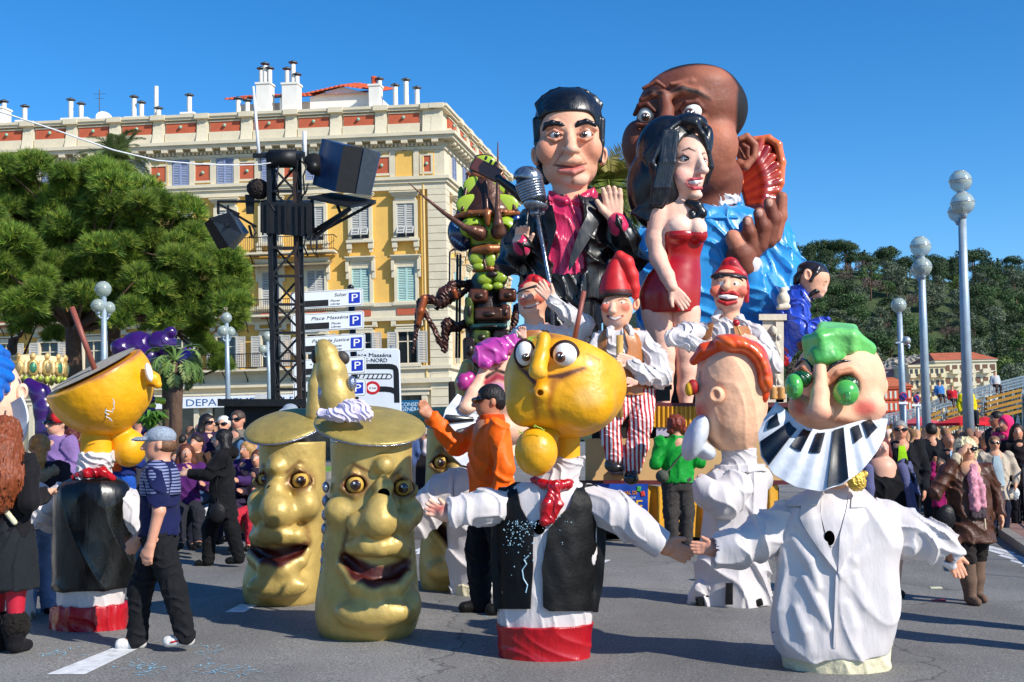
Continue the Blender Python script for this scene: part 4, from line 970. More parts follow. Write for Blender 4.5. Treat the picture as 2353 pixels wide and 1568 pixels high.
palm('tall palm showing between the singer and the large dark head',60,(1395,432),[(1398,1060,14),(1398,700,12),(1395,440,12)],46,4.6,rs,['#6c7a35','#7f8840','#566a2c','#a0924a'],1.5,False,.05)
palm('palm top rising above the umbrella pine',56,(268,374),[(265,1060,10),(266,700,9),(268,380,9)],30,2.3,rs,['#7b8a55','#66784a','#93986a'],1.0,False,.04)
# ---------------------------------------------------------------- wooded castle hill on the right
def hill_h(x,y):
    t=np.clip((y-330)/270,0,1);hh=4+77*(t*t*(3-2*t))-np.clip(335-y,0,40)
    return hh*(.96+.05*np.sin(x*.02)+.03*np.sin(x*.045+1))*np.clip((x-20)/70,.0,1)**.5-4*np.clip((345-y)/20,0,3)
mb=MB();nx,ny=40,30
mb.grid(lambda a,c:((lambda X,Y:(X,Y,float(hill_h(np.array(X),np.array(Y)))))(20+420*c,300+450*a)),ny,nx)
tag(mb.build('hill',mat('hill_scrub','#3a4a24',.95,var=.4,vs=.12,bump=.8,bs=.6),smooth=True),kind='structure')
HP={'dark':['#3c5032','#465a3a','#34472c'],'olive':['#626f58','#6c7860','#56624e'],'mid':['#4e683c','#587244','#425a34'],'lime':['#566a30','#627438','#4c5e2c'],'bare':['#6a5a50','#74655c','#5c4d45']}  # hillside foliage tones lightened and muted in place of distance haze
def crown_mesh(shape,pal,seed):
    rs=np.random.RandomState(seed);cl=[]
    if shape=='umbrella':
        for i in range(16): a=rs.rand()*6.28;r=3.6*rs.rand()**.5;cl.append((r*math.cos(a),r*math.sin(a),8.3+rs.uniform(-.6,1.1)-r*.18,rs.uniform(1.2,1.9)))
    elif shape=='round':
        for i in range(16): d=rdir(1,rs)[0];cl.append((d[0]*2.8*rs.rand()**.4,d[1]*2.8,5.2+d[2]*2.6,rs.uniform(1.3,2.1)))
    elif shape=='cypress':
        for i in range(12): z=1+i*.95;r=1.15*math.sin(math.pi*min(.98,(i+1.5)/13.5))**.7;cl.append((rs.uniform(-.2,.2),rs.uniform(-.2,.2),z,r))
    else:
        for i in range(14): d=rdir(1,rs)[0];cl.append((d[0]*3.2,d[1]*3.2,3.8+abs(d[2])*3,rs.uniform(.9,1.6)))
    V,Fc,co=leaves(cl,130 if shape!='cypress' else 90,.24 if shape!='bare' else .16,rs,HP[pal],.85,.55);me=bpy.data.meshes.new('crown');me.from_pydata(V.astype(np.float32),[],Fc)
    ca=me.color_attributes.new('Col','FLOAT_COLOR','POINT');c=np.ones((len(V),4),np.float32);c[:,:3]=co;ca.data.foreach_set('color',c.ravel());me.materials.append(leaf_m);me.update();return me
k=MB();k.tube([(0,0,-1.5),(.1,0,3),(-.1,.1,7.5)],[.35,.28,.15],6);trunk_me=mkmesh(k,'trunk',True);trunk_me.materials.append(bark)
KINDS=[('umbrella','dark','dark umbrella pine on the skyline of the wooded hill'),('round','dark','dark round evergreen on the wooded hillside behind the lamps'),('round','olive','grey-green olive coloured tree on the wooded hillside'),('round','mid','mid green bushy tree on the wooded hillside'),('cypress','dark','slim dark cypress standing on the wooded hillside'),('bare','bare','leafless brownish tree on the wooded hillside'),('round','lime','yellow-green tree on the wooded hillside')]
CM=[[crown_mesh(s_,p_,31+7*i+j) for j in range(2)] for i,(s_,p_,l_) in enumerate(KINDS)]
rs=np.random.RandomState(21)
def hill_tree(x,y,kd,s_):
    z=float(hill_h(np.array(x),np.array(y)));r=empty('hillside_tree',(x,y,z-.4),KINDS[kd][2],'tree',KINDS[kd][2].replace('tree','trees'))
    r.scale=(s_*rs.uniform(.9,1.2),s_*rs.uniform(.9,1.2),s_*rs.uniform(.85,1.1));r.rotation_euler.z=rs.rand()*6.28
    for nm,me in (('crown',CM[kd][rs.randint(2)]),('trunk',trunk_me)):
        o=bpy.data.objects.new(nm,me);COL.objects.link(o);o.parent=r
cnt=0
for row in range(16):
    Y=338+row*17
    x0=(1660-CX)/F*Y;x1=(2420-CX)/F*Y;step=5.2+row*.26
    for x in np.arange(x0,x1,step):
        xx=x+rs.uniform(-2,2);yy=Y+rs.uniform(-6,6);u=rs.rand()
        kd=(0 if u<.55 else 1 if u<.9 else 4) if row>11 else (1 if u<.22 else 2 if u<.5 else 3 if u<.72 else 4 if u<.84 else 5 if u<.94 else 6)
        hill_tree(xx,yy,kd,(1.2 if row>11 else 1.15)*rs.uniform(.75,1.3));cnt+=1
# ================================================================ carnival puppets walking in the street
wsat=satin('#cfc8c7','white_satin',rough=.32);bsat=satin('#050506','black_satin',rough=.28,bump=.1,sheen=0);bvel=mat('black_felt','#060607',.55,spec=.3,var=.25,vs=14,bump=.2,bs=30);rsat=satin('#a80818','red_satin',rough=.26,bump=.18,bs=7,sheen=0);cream=cloth('#d8cfae','cream_canvas',bump=.5,bs=8)
holem=mat('dark_peephole','#040404',1,spec=0,var=0)
def robe_white(lv,k): return dict()
def peephole(f,x,y,d,rx,ry,parent=None): return f.part('peephole',holem,[b(x,y,d,rx,ry,3,c='#050505')],vox=1.6,k=1,parent=parent)
# ---------------------------------------------------------------- lemon-headed puppet in black waistcoat
f=Fig('carnival_puppet','yellow gourd-headed puppet in black waistcoat, red bow and red sash, front centre','puppet',base=(1252,1508))
zl=Zm(1040,800,1.7816)
YL='#eba60a';YD='#b56f08'
lv=[(1108,1262,0,60,44),(1130,1262,0,98,58),(1160,1260,0,116,64),(1220,1258,0,116,68),(1320,1256,0,112,70),(1420,1254,0,106,68),(1470,1253,0,98,64)]
sf=ls(lv)
f.part('shirt',wsat,[lf(lv),b(1262,1130,0,95,26,50)],vox=2.8,k=10,fold=(2.4,100,5,(1.4,1.4,.25)))
f.part('sash',rsat,[lf([(1432,1253,0,112,78),(1450,1252,0,108,75),(1490,1252,0,104,72),(1512,1252,0,104,72),(1518,1252,0,103,71)])],vox=2.4,k=4,fold=(1.6,110,9,(.7,.7,1.2)))
vl=drape(f,'waistcoat_front',bvel,[(1145,1120),(1131,1200),(1128,1300),(1135,1400)],[(1186,1120),(1195,1165),(1226,1222),(1224,1300),(1218,1402)],sf,10,6,30,18,wob=1.2)
vr=drape(f,'waistcoat_front',bvel,[(1328,1113),(1310,1165),(1262,1216),(1246,1300),(1248,1395),(1262,1405)],[(1372,1112),(1389,1180),(1392,1260),(1386,1340),(1372,1414)],sf,13,8,30,22,wob=1.2,seed=4)
sgrid(f,'waistcoat_back',bvel,lambda s,t:(lambda y,th:(float(np.interp(y,[q[0] for q in lv],[q[1] for q in lv]))+math.cos(th)*(float(np.interp(y,[q[0] for q in lv],[q[3] for q in lv]))+9),y,math.sin(th)*(float(np.interp(y,[q[0] for q in lv],[q[4] for q in lv]))+9)))(1112+295*s,math.radians(-12+204*t)),26,24,5)
peephole(f,1239,1212,sf(1239,1212)-3,14,17)
spat=mat('paint_spatter','#9fc6d8',.5,var=.2)
rs=np.random.RandomState(8);k=MB()
for i in range(170):
    x,y=(1195+rs.normal()*22,1215+abs(rs.normal())*38-20) if rs.rand()<.62 else (1285+abs(rs.normal())*25,1215+rs.normal()*38)
    c=f.w(x,y,sf(x,y)-10.6);r_=f.s*rs.uniform(.6,2.0);k.ball(c,r_,5,3)
for pts in ([(1215,1277),(1204,1287),(1210,1296),(1200,1310),(1203,1330),(1212,1345),(1208,1362)],):
    k.tube([f.w(x,y,sf(x,y)-11) for x,y in pts],f.s*1.6,5)
f.add(k,'foam_spatter',spat,vl)['kind']='stuff'
# arms
f.part('sleeve',wsat,[ch([(1160,1165,-4,42),(1110,1165,-30,37),(1055,1175,-44,31),(1035,1180,-48,30)]),bx(1000,1178,-50,26,60,60,0,rz=8,op='-',k=3),ch([(1042,1180,-48,24),(1000,1182,-48,26)],op='-',k=2)],vox=2.6,k=8,fold=(4.5,85,7,(1,1,1)))
f.part('hand',paint(),hand(1034,1186,-48,158,66,thumb=-1,curl=.2,spread=12,c='#e8b79c')+[ch([(1040,1186,-48,17),(1020,1180,-48,18)],'#e8b79c')]+[b(1005,1170,-60,22,9,12,c='#c8665c',op='p',e=16)],vox=1.7,k=6)
f.part('sleeve',wsat,[ch([(1360,1155,0,44),(1410,1175,-20,42),(1465,1212,-34,36),(1500,1235,-38,31)])],vox=2.6,k=8,fold=(4.5,100,3,(1,1,1)))
f.part('cuff',wsat,[ch([(1478,1222,-36,37),(1520,1252,-42,33)]),bx(1552,1274,-44,34,70,70,0,rz=-34,op='-',k=2),ch([(1515,1248,-42,26),(1550,1272,-44,26)],op='-',k=2)],vox=2.4,k=5)
f.part('hand',paint(),hand(1520,1250,-42,-24,80,thumb=1,curl=.1,spread=5,c='#d79a78')+[ch([(1512,1246,-42,18),(1530,1256,-42,20)],'#d79a78')],vox=1.8,k=6)
# neck, scarf, bow
f.part('neck',paint(),[ch([(1306,1000,6,27),(1306,1085,4,27)],YL)],vox=2.4,k=4)
f.part('scarf',wsat,[lf([(1052,1308,2,34,32),(1075,1302,0,34,32),(1100,1285,-2,42,36),(1120,1272,-4,50,40)])],vox=2.2,k=4,fold=(3.2,60,3,(1,1,1.3)))
f.part('bow',rsat,[ch([(1226,1103,-30,8),(1250,1112,-58,10),(1275,1118,-66,13)]),ch([(1276,1118,-66,12),(1305,1112,-50,12),(1312,1108,-36,6)]),b(1277,1117,-70,13,12,10),ch([(1270,1122,-70,8),(1258,1160,-76,13),(1250,1200,-76,11)]),ch([(1276,1122,-70,8),(1282,1160,-76,11),(1266,1198,-76,7)])],vox=1.9,k=5,fold=(1.6,40,2,(1,1,1)))
# head: half a gourd, cut open at the top, with a face
hc=(1299,880)
hd=[b(hc[0],hc[1],0,141,128,128,c=YL,rz=-12),b(1255,900,-30,88,90,96,c=YL),b(1210,870,-30,44,70,70,c=YL),
    bx(1352,716,20,300,100,300,0,rz=-23,rx_=-14,op='-',k=6),
    ch([(1250,778,-112,15),(1243,820,-132,17),(1236,850,-146,20)],YL,k=10),b(1237,858,-150,20,13,14,c='#f0b23a',k=6),
    b(1345,930,-84,62,54,40,c=YL,k=30),b(1200,930,-70,36,48,34,c=YL,k=24),
    b(1241,903,-118,19,19,16,c=YL,k=10),ch([(1241,903,-140,5),(1241,903,-115,8)],op='-',k=2),
    b(1241,903,-142,9,9,12,c='#2a1608',op='p',e=5),
    ch([(1195,845,-100,5),(1215,858,-112,7),(1232,880,-116,6),(1230,925,-118,6),(1236,975,-100,4)],YD,op='p',e=14),ch([(1345,848,-118,4),(1305,860,-124,7),(1272,878,-122,8),(1262,930,-118,6),(1280,985,-100,4)],YD,op='p',e=14),
    ch([(1262,866,-124,4),(1290,864,-128,6),(1342,846,-116,3)],'#5a2c06',op='p',e=6),ch([(1190,842,-100,3),(1215,862,-112,5),(1228,880,-116,4)],'#5a2c06',op='p',e=6),
    ch([(1200,760,-70,7),(1320,785,-60,7),(1440,855,0,8),(1450,870,40,8)],'#a3603a',op='p',e=14),
    b(1352,912,-110,30,22,40,c='#e9b659',op='p',e=26),
    ch([(1350,812,-112,2.5),(1378,828,-100,2)],YD,op='p',e=6),ch([(1356,822,-112,2.5),(1366,842,-106,2)],YD,op='p',e=6)]
head=f.part('head',mat('yellow_paint',None,.42,var=.12,vs=7,bump=.22,bs=12,coat=.15,dirt=.08),hd,vox=2.6,k=14,kc=3)
for x,y,d,r,sy,lk in ((1206,813,-104,22,1.35,(.12,.3)),(1298,816,-116,29,1.0,(-.38,.18))):
    f.part('eye_ring',paint(),[b(x,y,d+9,r*1.16,r*1.16*sy,r*.55,c='#2b1008')],vox=2,k=1,parent=head);eye(f,x,y,d,r*.92,lk,iris='#5a2d14',ir=.46,parent=head,sy=sy)
f.part('chin_ball',mat('yellow_paint',None),[b(1232,1038,-62,48,55,48,c='#e2a210'),b(1262,1000,-50,24,20,24,c='#c98a10')],vox=2.6,k=14)
k=MB();k.tube([f.w(1318,790,30),f.w(1342,670,36)],f.s*6,10);f.add(k,'straw',mat('straw_brown','#8a4a3c',.5),smooth=True)
rs=np.random.RandomState(3)
for (x0,y0,n) in ((1240,772,26),(1222,905,14),(1236,975,10),(1196,985,8)):
    P=[]
    x,y=x0,y0
    for i in range(n): x+=rs.uniform(-7,7);y+=rs.uniform(-5,5.5);P.append((x,y))
    surf=es(hc[0],hc[1],0,141,128,128)
    ks=MB();ks.tube([f.w(x,y,min(surf(x,y),-96)-14) for x,y in P],f.s*1.1,4);f.add(ks,'silly_string',mat('string_green','#a9cc4a',.5),head)
# ---------------------------------------------------------------- white piano-key puppet with green hair
f=Fig('carnival_puppet','bald puppet with green hair, green bulging eyes, piano-key collar and white satin coat','puppet',base=(1915,1532))
q5=lambda x,y:(1544+.531*x,735+.531*y)
lv=[(1120,1906,0,46,40),(1140,1908,0,78,56),(1165,1915,0,118,72),(1195,1922,0,144,84),(1240,1924,0,138,92),(1300,1922,0,133,96),(1380,1917,0,139,100),(1440,1913,0,141,100),(1480,1912,0,132,98),(1500,1914,0,122,94)]
sf=ls(lv)
f.part('coat',wsat,[lf(lv,pw=2.6)]+ridges(sf,[[(1838,1175),(1800,1290),(1796,1400),(1806,1480)],[(1850,1330),(1880,1390),(1905,1440)],[(1830,1400),(1850,1450),(1862,1492)],[(1960,1320),(1985,1390),(2018,1450)],[(2020,1210),(2030,1320),(2026,1430)],[(1945,1390),(1960,1440),(1965,1492)],[(1880,1350),(1860,1290),(1825,1240)],[(1990,1260),(1960,1290),(1940,1320)]],12,9),vox=3.0,k=8,fold=(5,260,5,(1.1,1.1,.8)))
f.part('base_skirt',cream,[lf([(1478,1920,0,122,92),(1500,1920,0,122,92),(1530,1921,0,120,90),(1545,1921,0,117,88)])],vox=2.8,k=5,fold=(2.4,110,4,(1,1,.8)))
drape(f,'lapel',wsat,[(1872,1128),(1842,1150),(1838,1190),(1850,1215),(1880,1260),(1926,1318)],[(1888,1130),(1884,1175),(1892,1220),(1910,1270),(1928,1319)],sf,9,5,26,10,wob=1.5)
drape(f,'lapel',wsat,[(1952,1128),(1946,1165),(1930,1230),(1926,1318)],[(1975,1128),(2008,1158),(2016,1180),(1985,1205),(1950,1270),(1928,1319)],sf,9,5,26,10,wob=1.5,seed=7)
drape(f,'collar',wsat,[(1880,1118),(1806,1152),(1804,1160)],[(1890,1118),(1892,1130),(1876,1162)],sf,14,5,8,10);drape(f,'collar',wsat,[(1960,1112),(1958,1130),(1956,1166)],[(1975,1112),(2015,1150),(2014,1168)],sf,14,5,8,10)
drape(f,'front_seam',wsat,[(1921,1318),(1918,1400),(1915,1490)],[(1927,1318),(1924,1400),(1921,1490)],sf,6,5,20,3)
drape(f,'shirt_front',wsat,[(1888,1135),(1885,1180),(1905,1255)],[(1948,1135),(1945,1180),(1915,1255)],sf,5,3,16,8)
peephole(f,*q5(682,945),sf(1906,1237)-7,12,17)
f.part('bow',mat('gold_glitter','#d6b04a',.25,metal=.4,var=.5,vs=60,bump=1,bs=70),[b(1969,1109,-74,21,20,14),ch([(1955,1096,-74,10),(1985,1090,-70,8)])],vox=1.8,k=6,fold=(1.5,16,2,(1,1,1)))
drape(f,'black_key_patch',bvel,[(1774,1452),(1786,1485)],[(1787,1452),(1800,1492)],sf,6,4,6,4)
f.part('sleeve',wsat,[ch([(1812,1196,0,48),(1750,1235,-14,46),(1690,1262,-22,40),(1644,1272,-26,38)]),bx(1600,1272,-26,35,80,80,0,rz=4,op='-',k=3),ch([(1650,1268,-26,30),(1600,1268,-26,31)],op='-',k=2)],vox=2.8,k=8,fold=(6,120,6,(1,1,1)))
f.part('hand',paint(),hand(1645,1262,-26,176,62,thumb=-1,curl=.05,spread=3,c='#c98f76')+[ch([(1655,1264,-26,16),(1636,1262,-26,17)],'#c98f76')],vox=1.7,k=6)
f.part('sleeve',wsat,[ch([(2035,1200,0,50),(2095,1232,-14,46),(2145,1245,-22,42),(2180,1272,-24,33)]),bx(2218,1298,-26,30,80,80,0,rz=-36,op='-',k=3),ch([(2180,1270,-26,27),(2220,1300,-26,27)],op='-',k=2)],vox=2.8,k=8,fold=(7,95,9,(1,1,1)))
f.part('hand',paint(),hand(2184,1272,-26,-66,66,thumb=1,curl=.1,spread=3,c='#e8a584')+[ch([(2176,1262,-26,16),(2190,1280,-26,17)],'#e8a584')],vox=1.7,k=6)
SKW='#efb894'
hd=[b(1929,878,0,103,112,100,c=SKW),b(1920,955,-8,92,48,88,c=SKW,k=20),ch([(1920,990,0,44),(1915,1110,0,42)],SKW),
    ch([(1884,838,-88,13),(1884,905,-122,19),(1882,940,-138,24)],SKW,k=12),b(1881,950,-138,27,17,22,c='#e89c80',k=8),b(1900,945,-112,16,14,14,c=SKW,k=8),b(1864,945,-108,14,13,14,c=SKW,k=8),
    b(1995,938,-64,40,32,34,c='#f0b090',k=22),b(1838,935,-70,26,30,30,c=SKW,k=20),
    b(1845,885,-92,24,32,26,c='#8a4a2c',op='-',k=10),b(1942,893,-100,32,30,24,c='#8a4a2c',op='-',k=10),
    ch([(1905,880,-104,6),(1925,858,-110,7),(1955,853,-102,7),(1982,875,-86,6)],'#c98a66',k=8),ch([(1828,858,-82,6),(1845,846,-92,6),(1862,866,-96,6)],'#c98a66',k=8),
    b(1942,880,-110,36,26,24,c='#a05c3a',op='p',e=18),b(1846,872,-96,24,30,22,c='#a05c3a',op='p',e=16),b(1988,938,-100,24,17,30,c='#e8705f',op='p',e=22),b(1836,935,-100,16,20,20,c='#e06a50',op='p',e=20),
    ch([(1905,962,-110,6),(1930,968,-106,7),(1975,975,-88,5)],'#b56a48',op='p',e=12)]
head=f.part('head',paint(),hd,vox=2.6,k=14,kc=3)
f.part('ear',paint(),[b(2022,890,-12,18,27,13,c=SKW,rz=-12),b(2024,888,-24,10,17,8,c='#c9805c',op='-',k=4),b(2024,888,-22,8,14,10,c='#b56a48',op='p',e=8)],vox=2,k=4,parent=head)
blackp=mat('black_gloss_paint','#0a0a0b',.3,var=.1,coat=.4)
s1=es(1929,878,0,103,112,100)
for pts in ([(670,225),(690,200),(715,184),(745,178),(775,181),(803,197)],[(537,205),(548,185),(565,172),(585,178),(603,205),(606,225)]):
    P=[q5(*q) for q in pts];f.part('eyebrow',blackp,[ch([(x,y,s1(x,y)-2,3.4 if 0<i<len(P)-1 else 2) for i,(x,y) in enumerate(P)])],vox=1.3,k=1,parent=head)
GR='#2f8f3c'
for x,y,d,rx,ry in ((1824,889,-108,20,29),(1944,903,-122,28,29)):
    e=f.part('bulging_eye',mat('green_gloss',None,.25,var=.08,vs=12,coat=.6),[b(x,y,d,rx,ry,26,c='#4fae4a'),b(x+2,y+7,d-24,7,9,8,c='#1d6a2a',op='p',e=3),bx(x+3,y+9,d-26,6,8,4,1,c='#3c9a42')],vox=1.8,k=2,parent=head)
    f.part('eye_bag',mat('green_gloss',None),[b(x+(18 if rx<25 else 2),y-18,d+18,24,19,22,c='#0f4a28')],vox=2.2,k=4,fold=(2,16,3,(1,1,.6)),parent=head)
# faceted green hair
hp=[bx(1892,800,-62,34,36,40,14,c='#5cb857',rz=6,ry_=20),bx(1922,776,-48,46,28,48,14,c='#78cc6c',rz=-8,ry_=-15,rx_=18),bx(1955,790,-34,40,24,46,14,c='#6ac463',rz=-34,ry_=25),bx(1978,812,-20,18,22,40,12,c='#62bd5c',rz=-52),bx(1890,822,-80,26,18,24,10,c='#3f9c45',rz=10,rx_=-20)]
f.part('hair',mat('green_hair_paint',None,.4,var=.12,vs=8,coat=.3,bump=.3,bs=10),hp,vox=2.2,k=12,kc=4,parent=head)
# piano key collar
inn=line([(*q5(*p),d) for p,d in zip([(455,357),(500,398),(540,442),(590,468),(640,478),(700,470),(760,452),(840,430),(895,424)],[-70,-88,-100,-106,-108,-106,-100,-86,-68])],0)
out=line([(*q5(*p),d) for p,d in zip([(452,356),(400,425),(372,490),(385,590),(440,670),(540,725),(640,742),(740,712),(820,655),(885,575),(920,510),(934,430)],[-72,-84,-98,-120,-140,-152,-158,-156,-146,-128,-104,-80])],0)
def fanp(s,t,o=0):
    a,c=inn(s),out(s);pl=3.0*math.cos(s*math.pi*22)*t;return tuple(a[j]+(c[j]-a[j])*t+(0,0,-7*math.sin(t*3.1)+pl-o)[j] for j in range(3))
fan=sgrid(f,'key_collar',mat('white_enamel','#c9ced6',.4,var=.1,vs=9,bump=.15,bs=12,coat=.2),lambda s,t:fanp(s,t),90,14,6,head)
for s0,s1_,t0,t1,w1 in ((.09,.18,.35,.72,.6),(.2,.29,.12,.97,1.2),(.33,.4,.05,.42,1),(.45,.52,.05,.38,1),(.59,.68,.03,.97,1.1),(.745,.81,.08,.4,1),(.845,.925,.05,.5,1)):
    def kf(s,t,s0=s0,s1_=s1_,t0=t0,t1=t1,w1=w1):
        c=(s0+s1_)/2;h=(s1_-s0)/2*(1+(w1-1)*t);return fanp(c+h*(2*s-1),t0+(t1-t0)*t,5)
    sgrid(f,'black_key',blackp,kf,6,12,5,fan)
# ---------------------------------------------------------------- golden trumpet faces
goldm=mat('gold_paint',None,.42,metal=.22,spec=.5,var=.16,vs=7,bump=.2,bs=12,coat=.0,dirt=.12)
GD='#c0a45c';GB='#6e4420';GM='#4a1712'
spark=mat('silver_mosaic','#9aa0b4',.15,metal=.8,var=.5,vs=80,bump=1,bs=90)
def gold_head(f,q,lv,eyes,nose,mouth,plate,hole,extra=(),horn=None,vox=3.0):
    sf=ls(lv);P=[lf(lv,GD)]
    for (x,y,r) in eyes:
        x,y=q(x,y);d=sf(x,y);r=r*.457
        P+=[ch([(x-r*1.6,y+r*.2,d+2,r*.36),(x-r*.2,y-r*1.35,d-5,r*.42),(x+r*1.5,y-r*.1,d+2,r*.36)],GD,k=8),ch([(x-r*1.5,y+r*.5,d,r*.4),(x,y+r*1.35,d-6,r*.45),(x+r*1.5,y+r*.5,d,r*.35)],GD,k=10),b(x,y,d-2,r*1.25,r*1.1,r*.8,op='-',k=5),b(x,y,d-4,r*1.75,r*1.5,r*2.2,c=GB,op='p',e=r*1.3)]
    for (x,y,r,h) in nose: x,y=q(x,y);P.append(b(x,y,sf(x,y)-h*.457,r*.457,r*.43,r*.457,c=GD,k=16))
    ul,ml,ll,chin=mouth
    P.append(ch([(*q(x,y),sf(*q(x,y))-h*.457,r*.457) for x,y,r,h in ul],GD,k=12));P.append(ch([(*q(x,y),sf(*q(x,y))-h*.457,r*.457) for x,y,r,h in ll],GD,k=10))
    for x,y,rx,ry,h in chin: P.append(b(*q(x,y),sf(*q(x,y))-h*.457,rx*.457,ry*.457,ry*.5,c=GD,k=24))
    P.append(ch([(*q(x,y),sf(*q(x,y))-h*.457,r*.457) for x,y,r,h in ml],op='-',k=5))
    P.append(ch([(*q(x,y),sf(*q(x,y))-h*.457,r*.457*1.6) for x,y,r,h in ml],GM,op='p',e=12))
    for (x,y,r) in eyes:
        x,y=q(x,y);d=sf(x,y);r=r*.457
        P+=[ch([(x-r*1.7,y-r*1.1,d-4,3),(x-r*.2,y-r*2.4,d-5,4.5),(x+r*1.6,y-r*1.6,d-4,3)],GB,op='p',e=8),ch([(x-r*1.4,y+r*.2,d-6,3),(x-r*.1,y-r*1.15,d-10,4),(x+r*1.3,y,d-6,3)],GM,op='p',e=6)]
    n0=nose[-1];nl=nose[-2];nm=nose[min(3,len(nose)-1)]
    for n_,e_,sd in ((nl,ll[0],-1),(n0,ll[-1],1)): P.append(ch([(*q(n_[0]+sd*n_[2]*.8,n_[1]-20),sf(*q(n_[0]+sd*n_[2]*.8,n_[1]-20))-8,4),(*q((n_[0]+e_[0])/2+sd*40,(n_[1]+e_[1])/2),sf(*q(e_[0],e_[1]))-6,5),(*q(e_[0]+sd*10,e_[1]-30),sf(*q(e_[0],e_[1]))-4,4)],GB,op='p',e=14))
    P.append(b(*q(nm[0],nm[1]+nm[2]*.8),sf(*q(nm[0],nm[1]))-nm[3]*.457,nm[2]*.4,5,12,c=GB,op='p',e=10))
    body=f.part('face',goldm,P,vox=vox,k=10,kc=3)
    for (x,y,r) in eyes: x,y=q(x,y);eye(f,x,y,sf(x,y)+2,r*.46*1.02,(.05,.05),iris='#3d1d0c',white='#c9a24a',ir=.62,parent=body)
    f.part('peephole',holem,[b(*q(hole[0],hole[1]),sf(*q(hole[0],hole[1]))-hole[3]*.457,hole[2]*.457,hole[2]*.42,hole[2]*.2)],vox=1.6,k=1,parent=body)
    cx,cy,rx,ry,rz=plate;x,y=q(cx,cy);rx*=.457;ry*=.457
    tl=math.degrees(math.asin(min(.9,ry/rx)))
    f.part('flat_cap',goldm,[b(x,y,0,rx,ry*.3+5,rx*.98,c='#a38f4c',rz=rz,rx_=tl*.92)],vox=vox,k=4,parent=body)
    # rim beading
    k=MB();th=np.linspace(0,2*math.pi,49);M=rotm(rz,tl*.92)
    pts=[]
    for t in th: v=M@np.array([math.cos(t)*rx*.985,math.sin(t)*rx*.965,-2]);pts.append(np.array(f.conv(x,y,0))*f.s+f.o+v*f.s)
    k.tube(pts,f.s*2.4,6,cap=False);f.add(k,'rim_bead',spark,body,smooth=True)
    if horn:
        h=f.part('horn',goldm,[ch([(*q(a,c),d*.457,r*.457) for a,c,d,r in horn],GD)],vox=vox,k=6,parent=body);return body,h
    return body,None
q7=lambda x,y:(542+.4573*x,772+.4573*y)
f=Fig('golden_trumpet_face','golden trumpet face with a white cloth on its flat cap, nearer of the pair','puppet',base=(848,1458),group='golden trumpet faces')
L7=[(530,478,885),(700,482,885),(850,462,905),(1000,440,895),(1150,430,905),(1300,408,915),(1400,405,918),(1470,422,900),(1512,455,868)]
lv=[(q7(0,y)[1],q7((a+c)/2,0)[0],0,(c-a)/2*.457,(c-a)/2*.44) for y,a,c in L7]
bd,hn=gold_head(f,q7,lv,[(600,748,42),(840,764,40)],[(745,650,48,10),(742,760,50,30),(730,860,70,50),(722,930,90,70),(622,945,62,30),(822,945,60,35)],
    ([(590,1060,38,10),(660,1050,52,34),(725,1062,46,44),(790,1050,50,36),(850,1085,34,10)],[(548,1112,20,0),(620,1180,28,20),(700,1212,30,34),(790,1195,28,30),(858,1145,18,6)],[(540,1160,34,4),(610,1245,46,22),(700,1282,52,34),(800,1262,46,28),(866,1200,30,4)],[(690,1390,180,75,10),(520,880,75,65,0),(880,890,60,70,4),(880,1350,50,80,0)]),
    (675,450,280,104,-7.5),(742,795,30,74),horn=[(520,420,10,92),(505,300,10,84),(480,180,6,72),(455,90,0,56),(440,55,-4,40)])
for x,y in ((435,290),(582,238)):
    f.part('mosaic_knob',spark,[b(*q7(x,y),-14,11,17,12)],vox=1.6,k=2,parent=hn)
for pr_ in (b(*q7(395,105),4,8,16,14),b(*q7(535,110),4,18,15,14,rz=-40)): f.part('horn_cap',mat('dark_grey_cap','#3a332f',.6),[pr_],vox=1.8,k=3,parent=hn)
for i,y in enumerate((760,830,900,970,1060,1130,1180)):
    f.part('mosaic_stud',spark,[b(*q7(452-i*2,y),-30,8,13,12)],vox=1.6,k=2,parent=bd)
tw_=Fig('white_cloth','crumpled pale towel lying on the nearer golden face cap','cloth',Y=f.Y-.25,at=(800,965))
tw_.part('towel',cloth('#cfc6dc','towel_lilac',bump=.8,bs=50),[b(812,940,0,38,22,30),b(775,952,-14,34,12,22),ch([(738,950,-10,10),(775,956,-22,12),(815,962,-26,9)]),b(838,955,-14,18,14,20)],vox=1.7,k=9,fold=(3.2,30,5,(1,1,1.1)))
k=MB()
for x in (800,917): 
    a=f.w(x,1466,-40);k.box(a[0]-.03,a[0]+.03,a[1]-.03,a[1]+.03,gz(a[0]),a[2]+.05);f.add(k,'foot_block',mat('wood_block','#b59b6a',.8));k=MB()
f=Fig('golden_trumpet_face','golden trumpet with a smiling face and tall horn, standing farther back on the left','puppet',base=(655,1384),group='golden trumpet faces')
L7=[(535,120,450),(650,120,448),(760,115,448),(900,95,440),(1000,80,436),(1100,72,430),(1200,45,430),(1280,40,425),(1330,60,410),(1352,95,390)]
lv=[(q7(0,y)[1],q7((a+c)/2,0)[0],0,(c-a)/2*.457,(c-a)/2*.44) for y,a,c in L7]
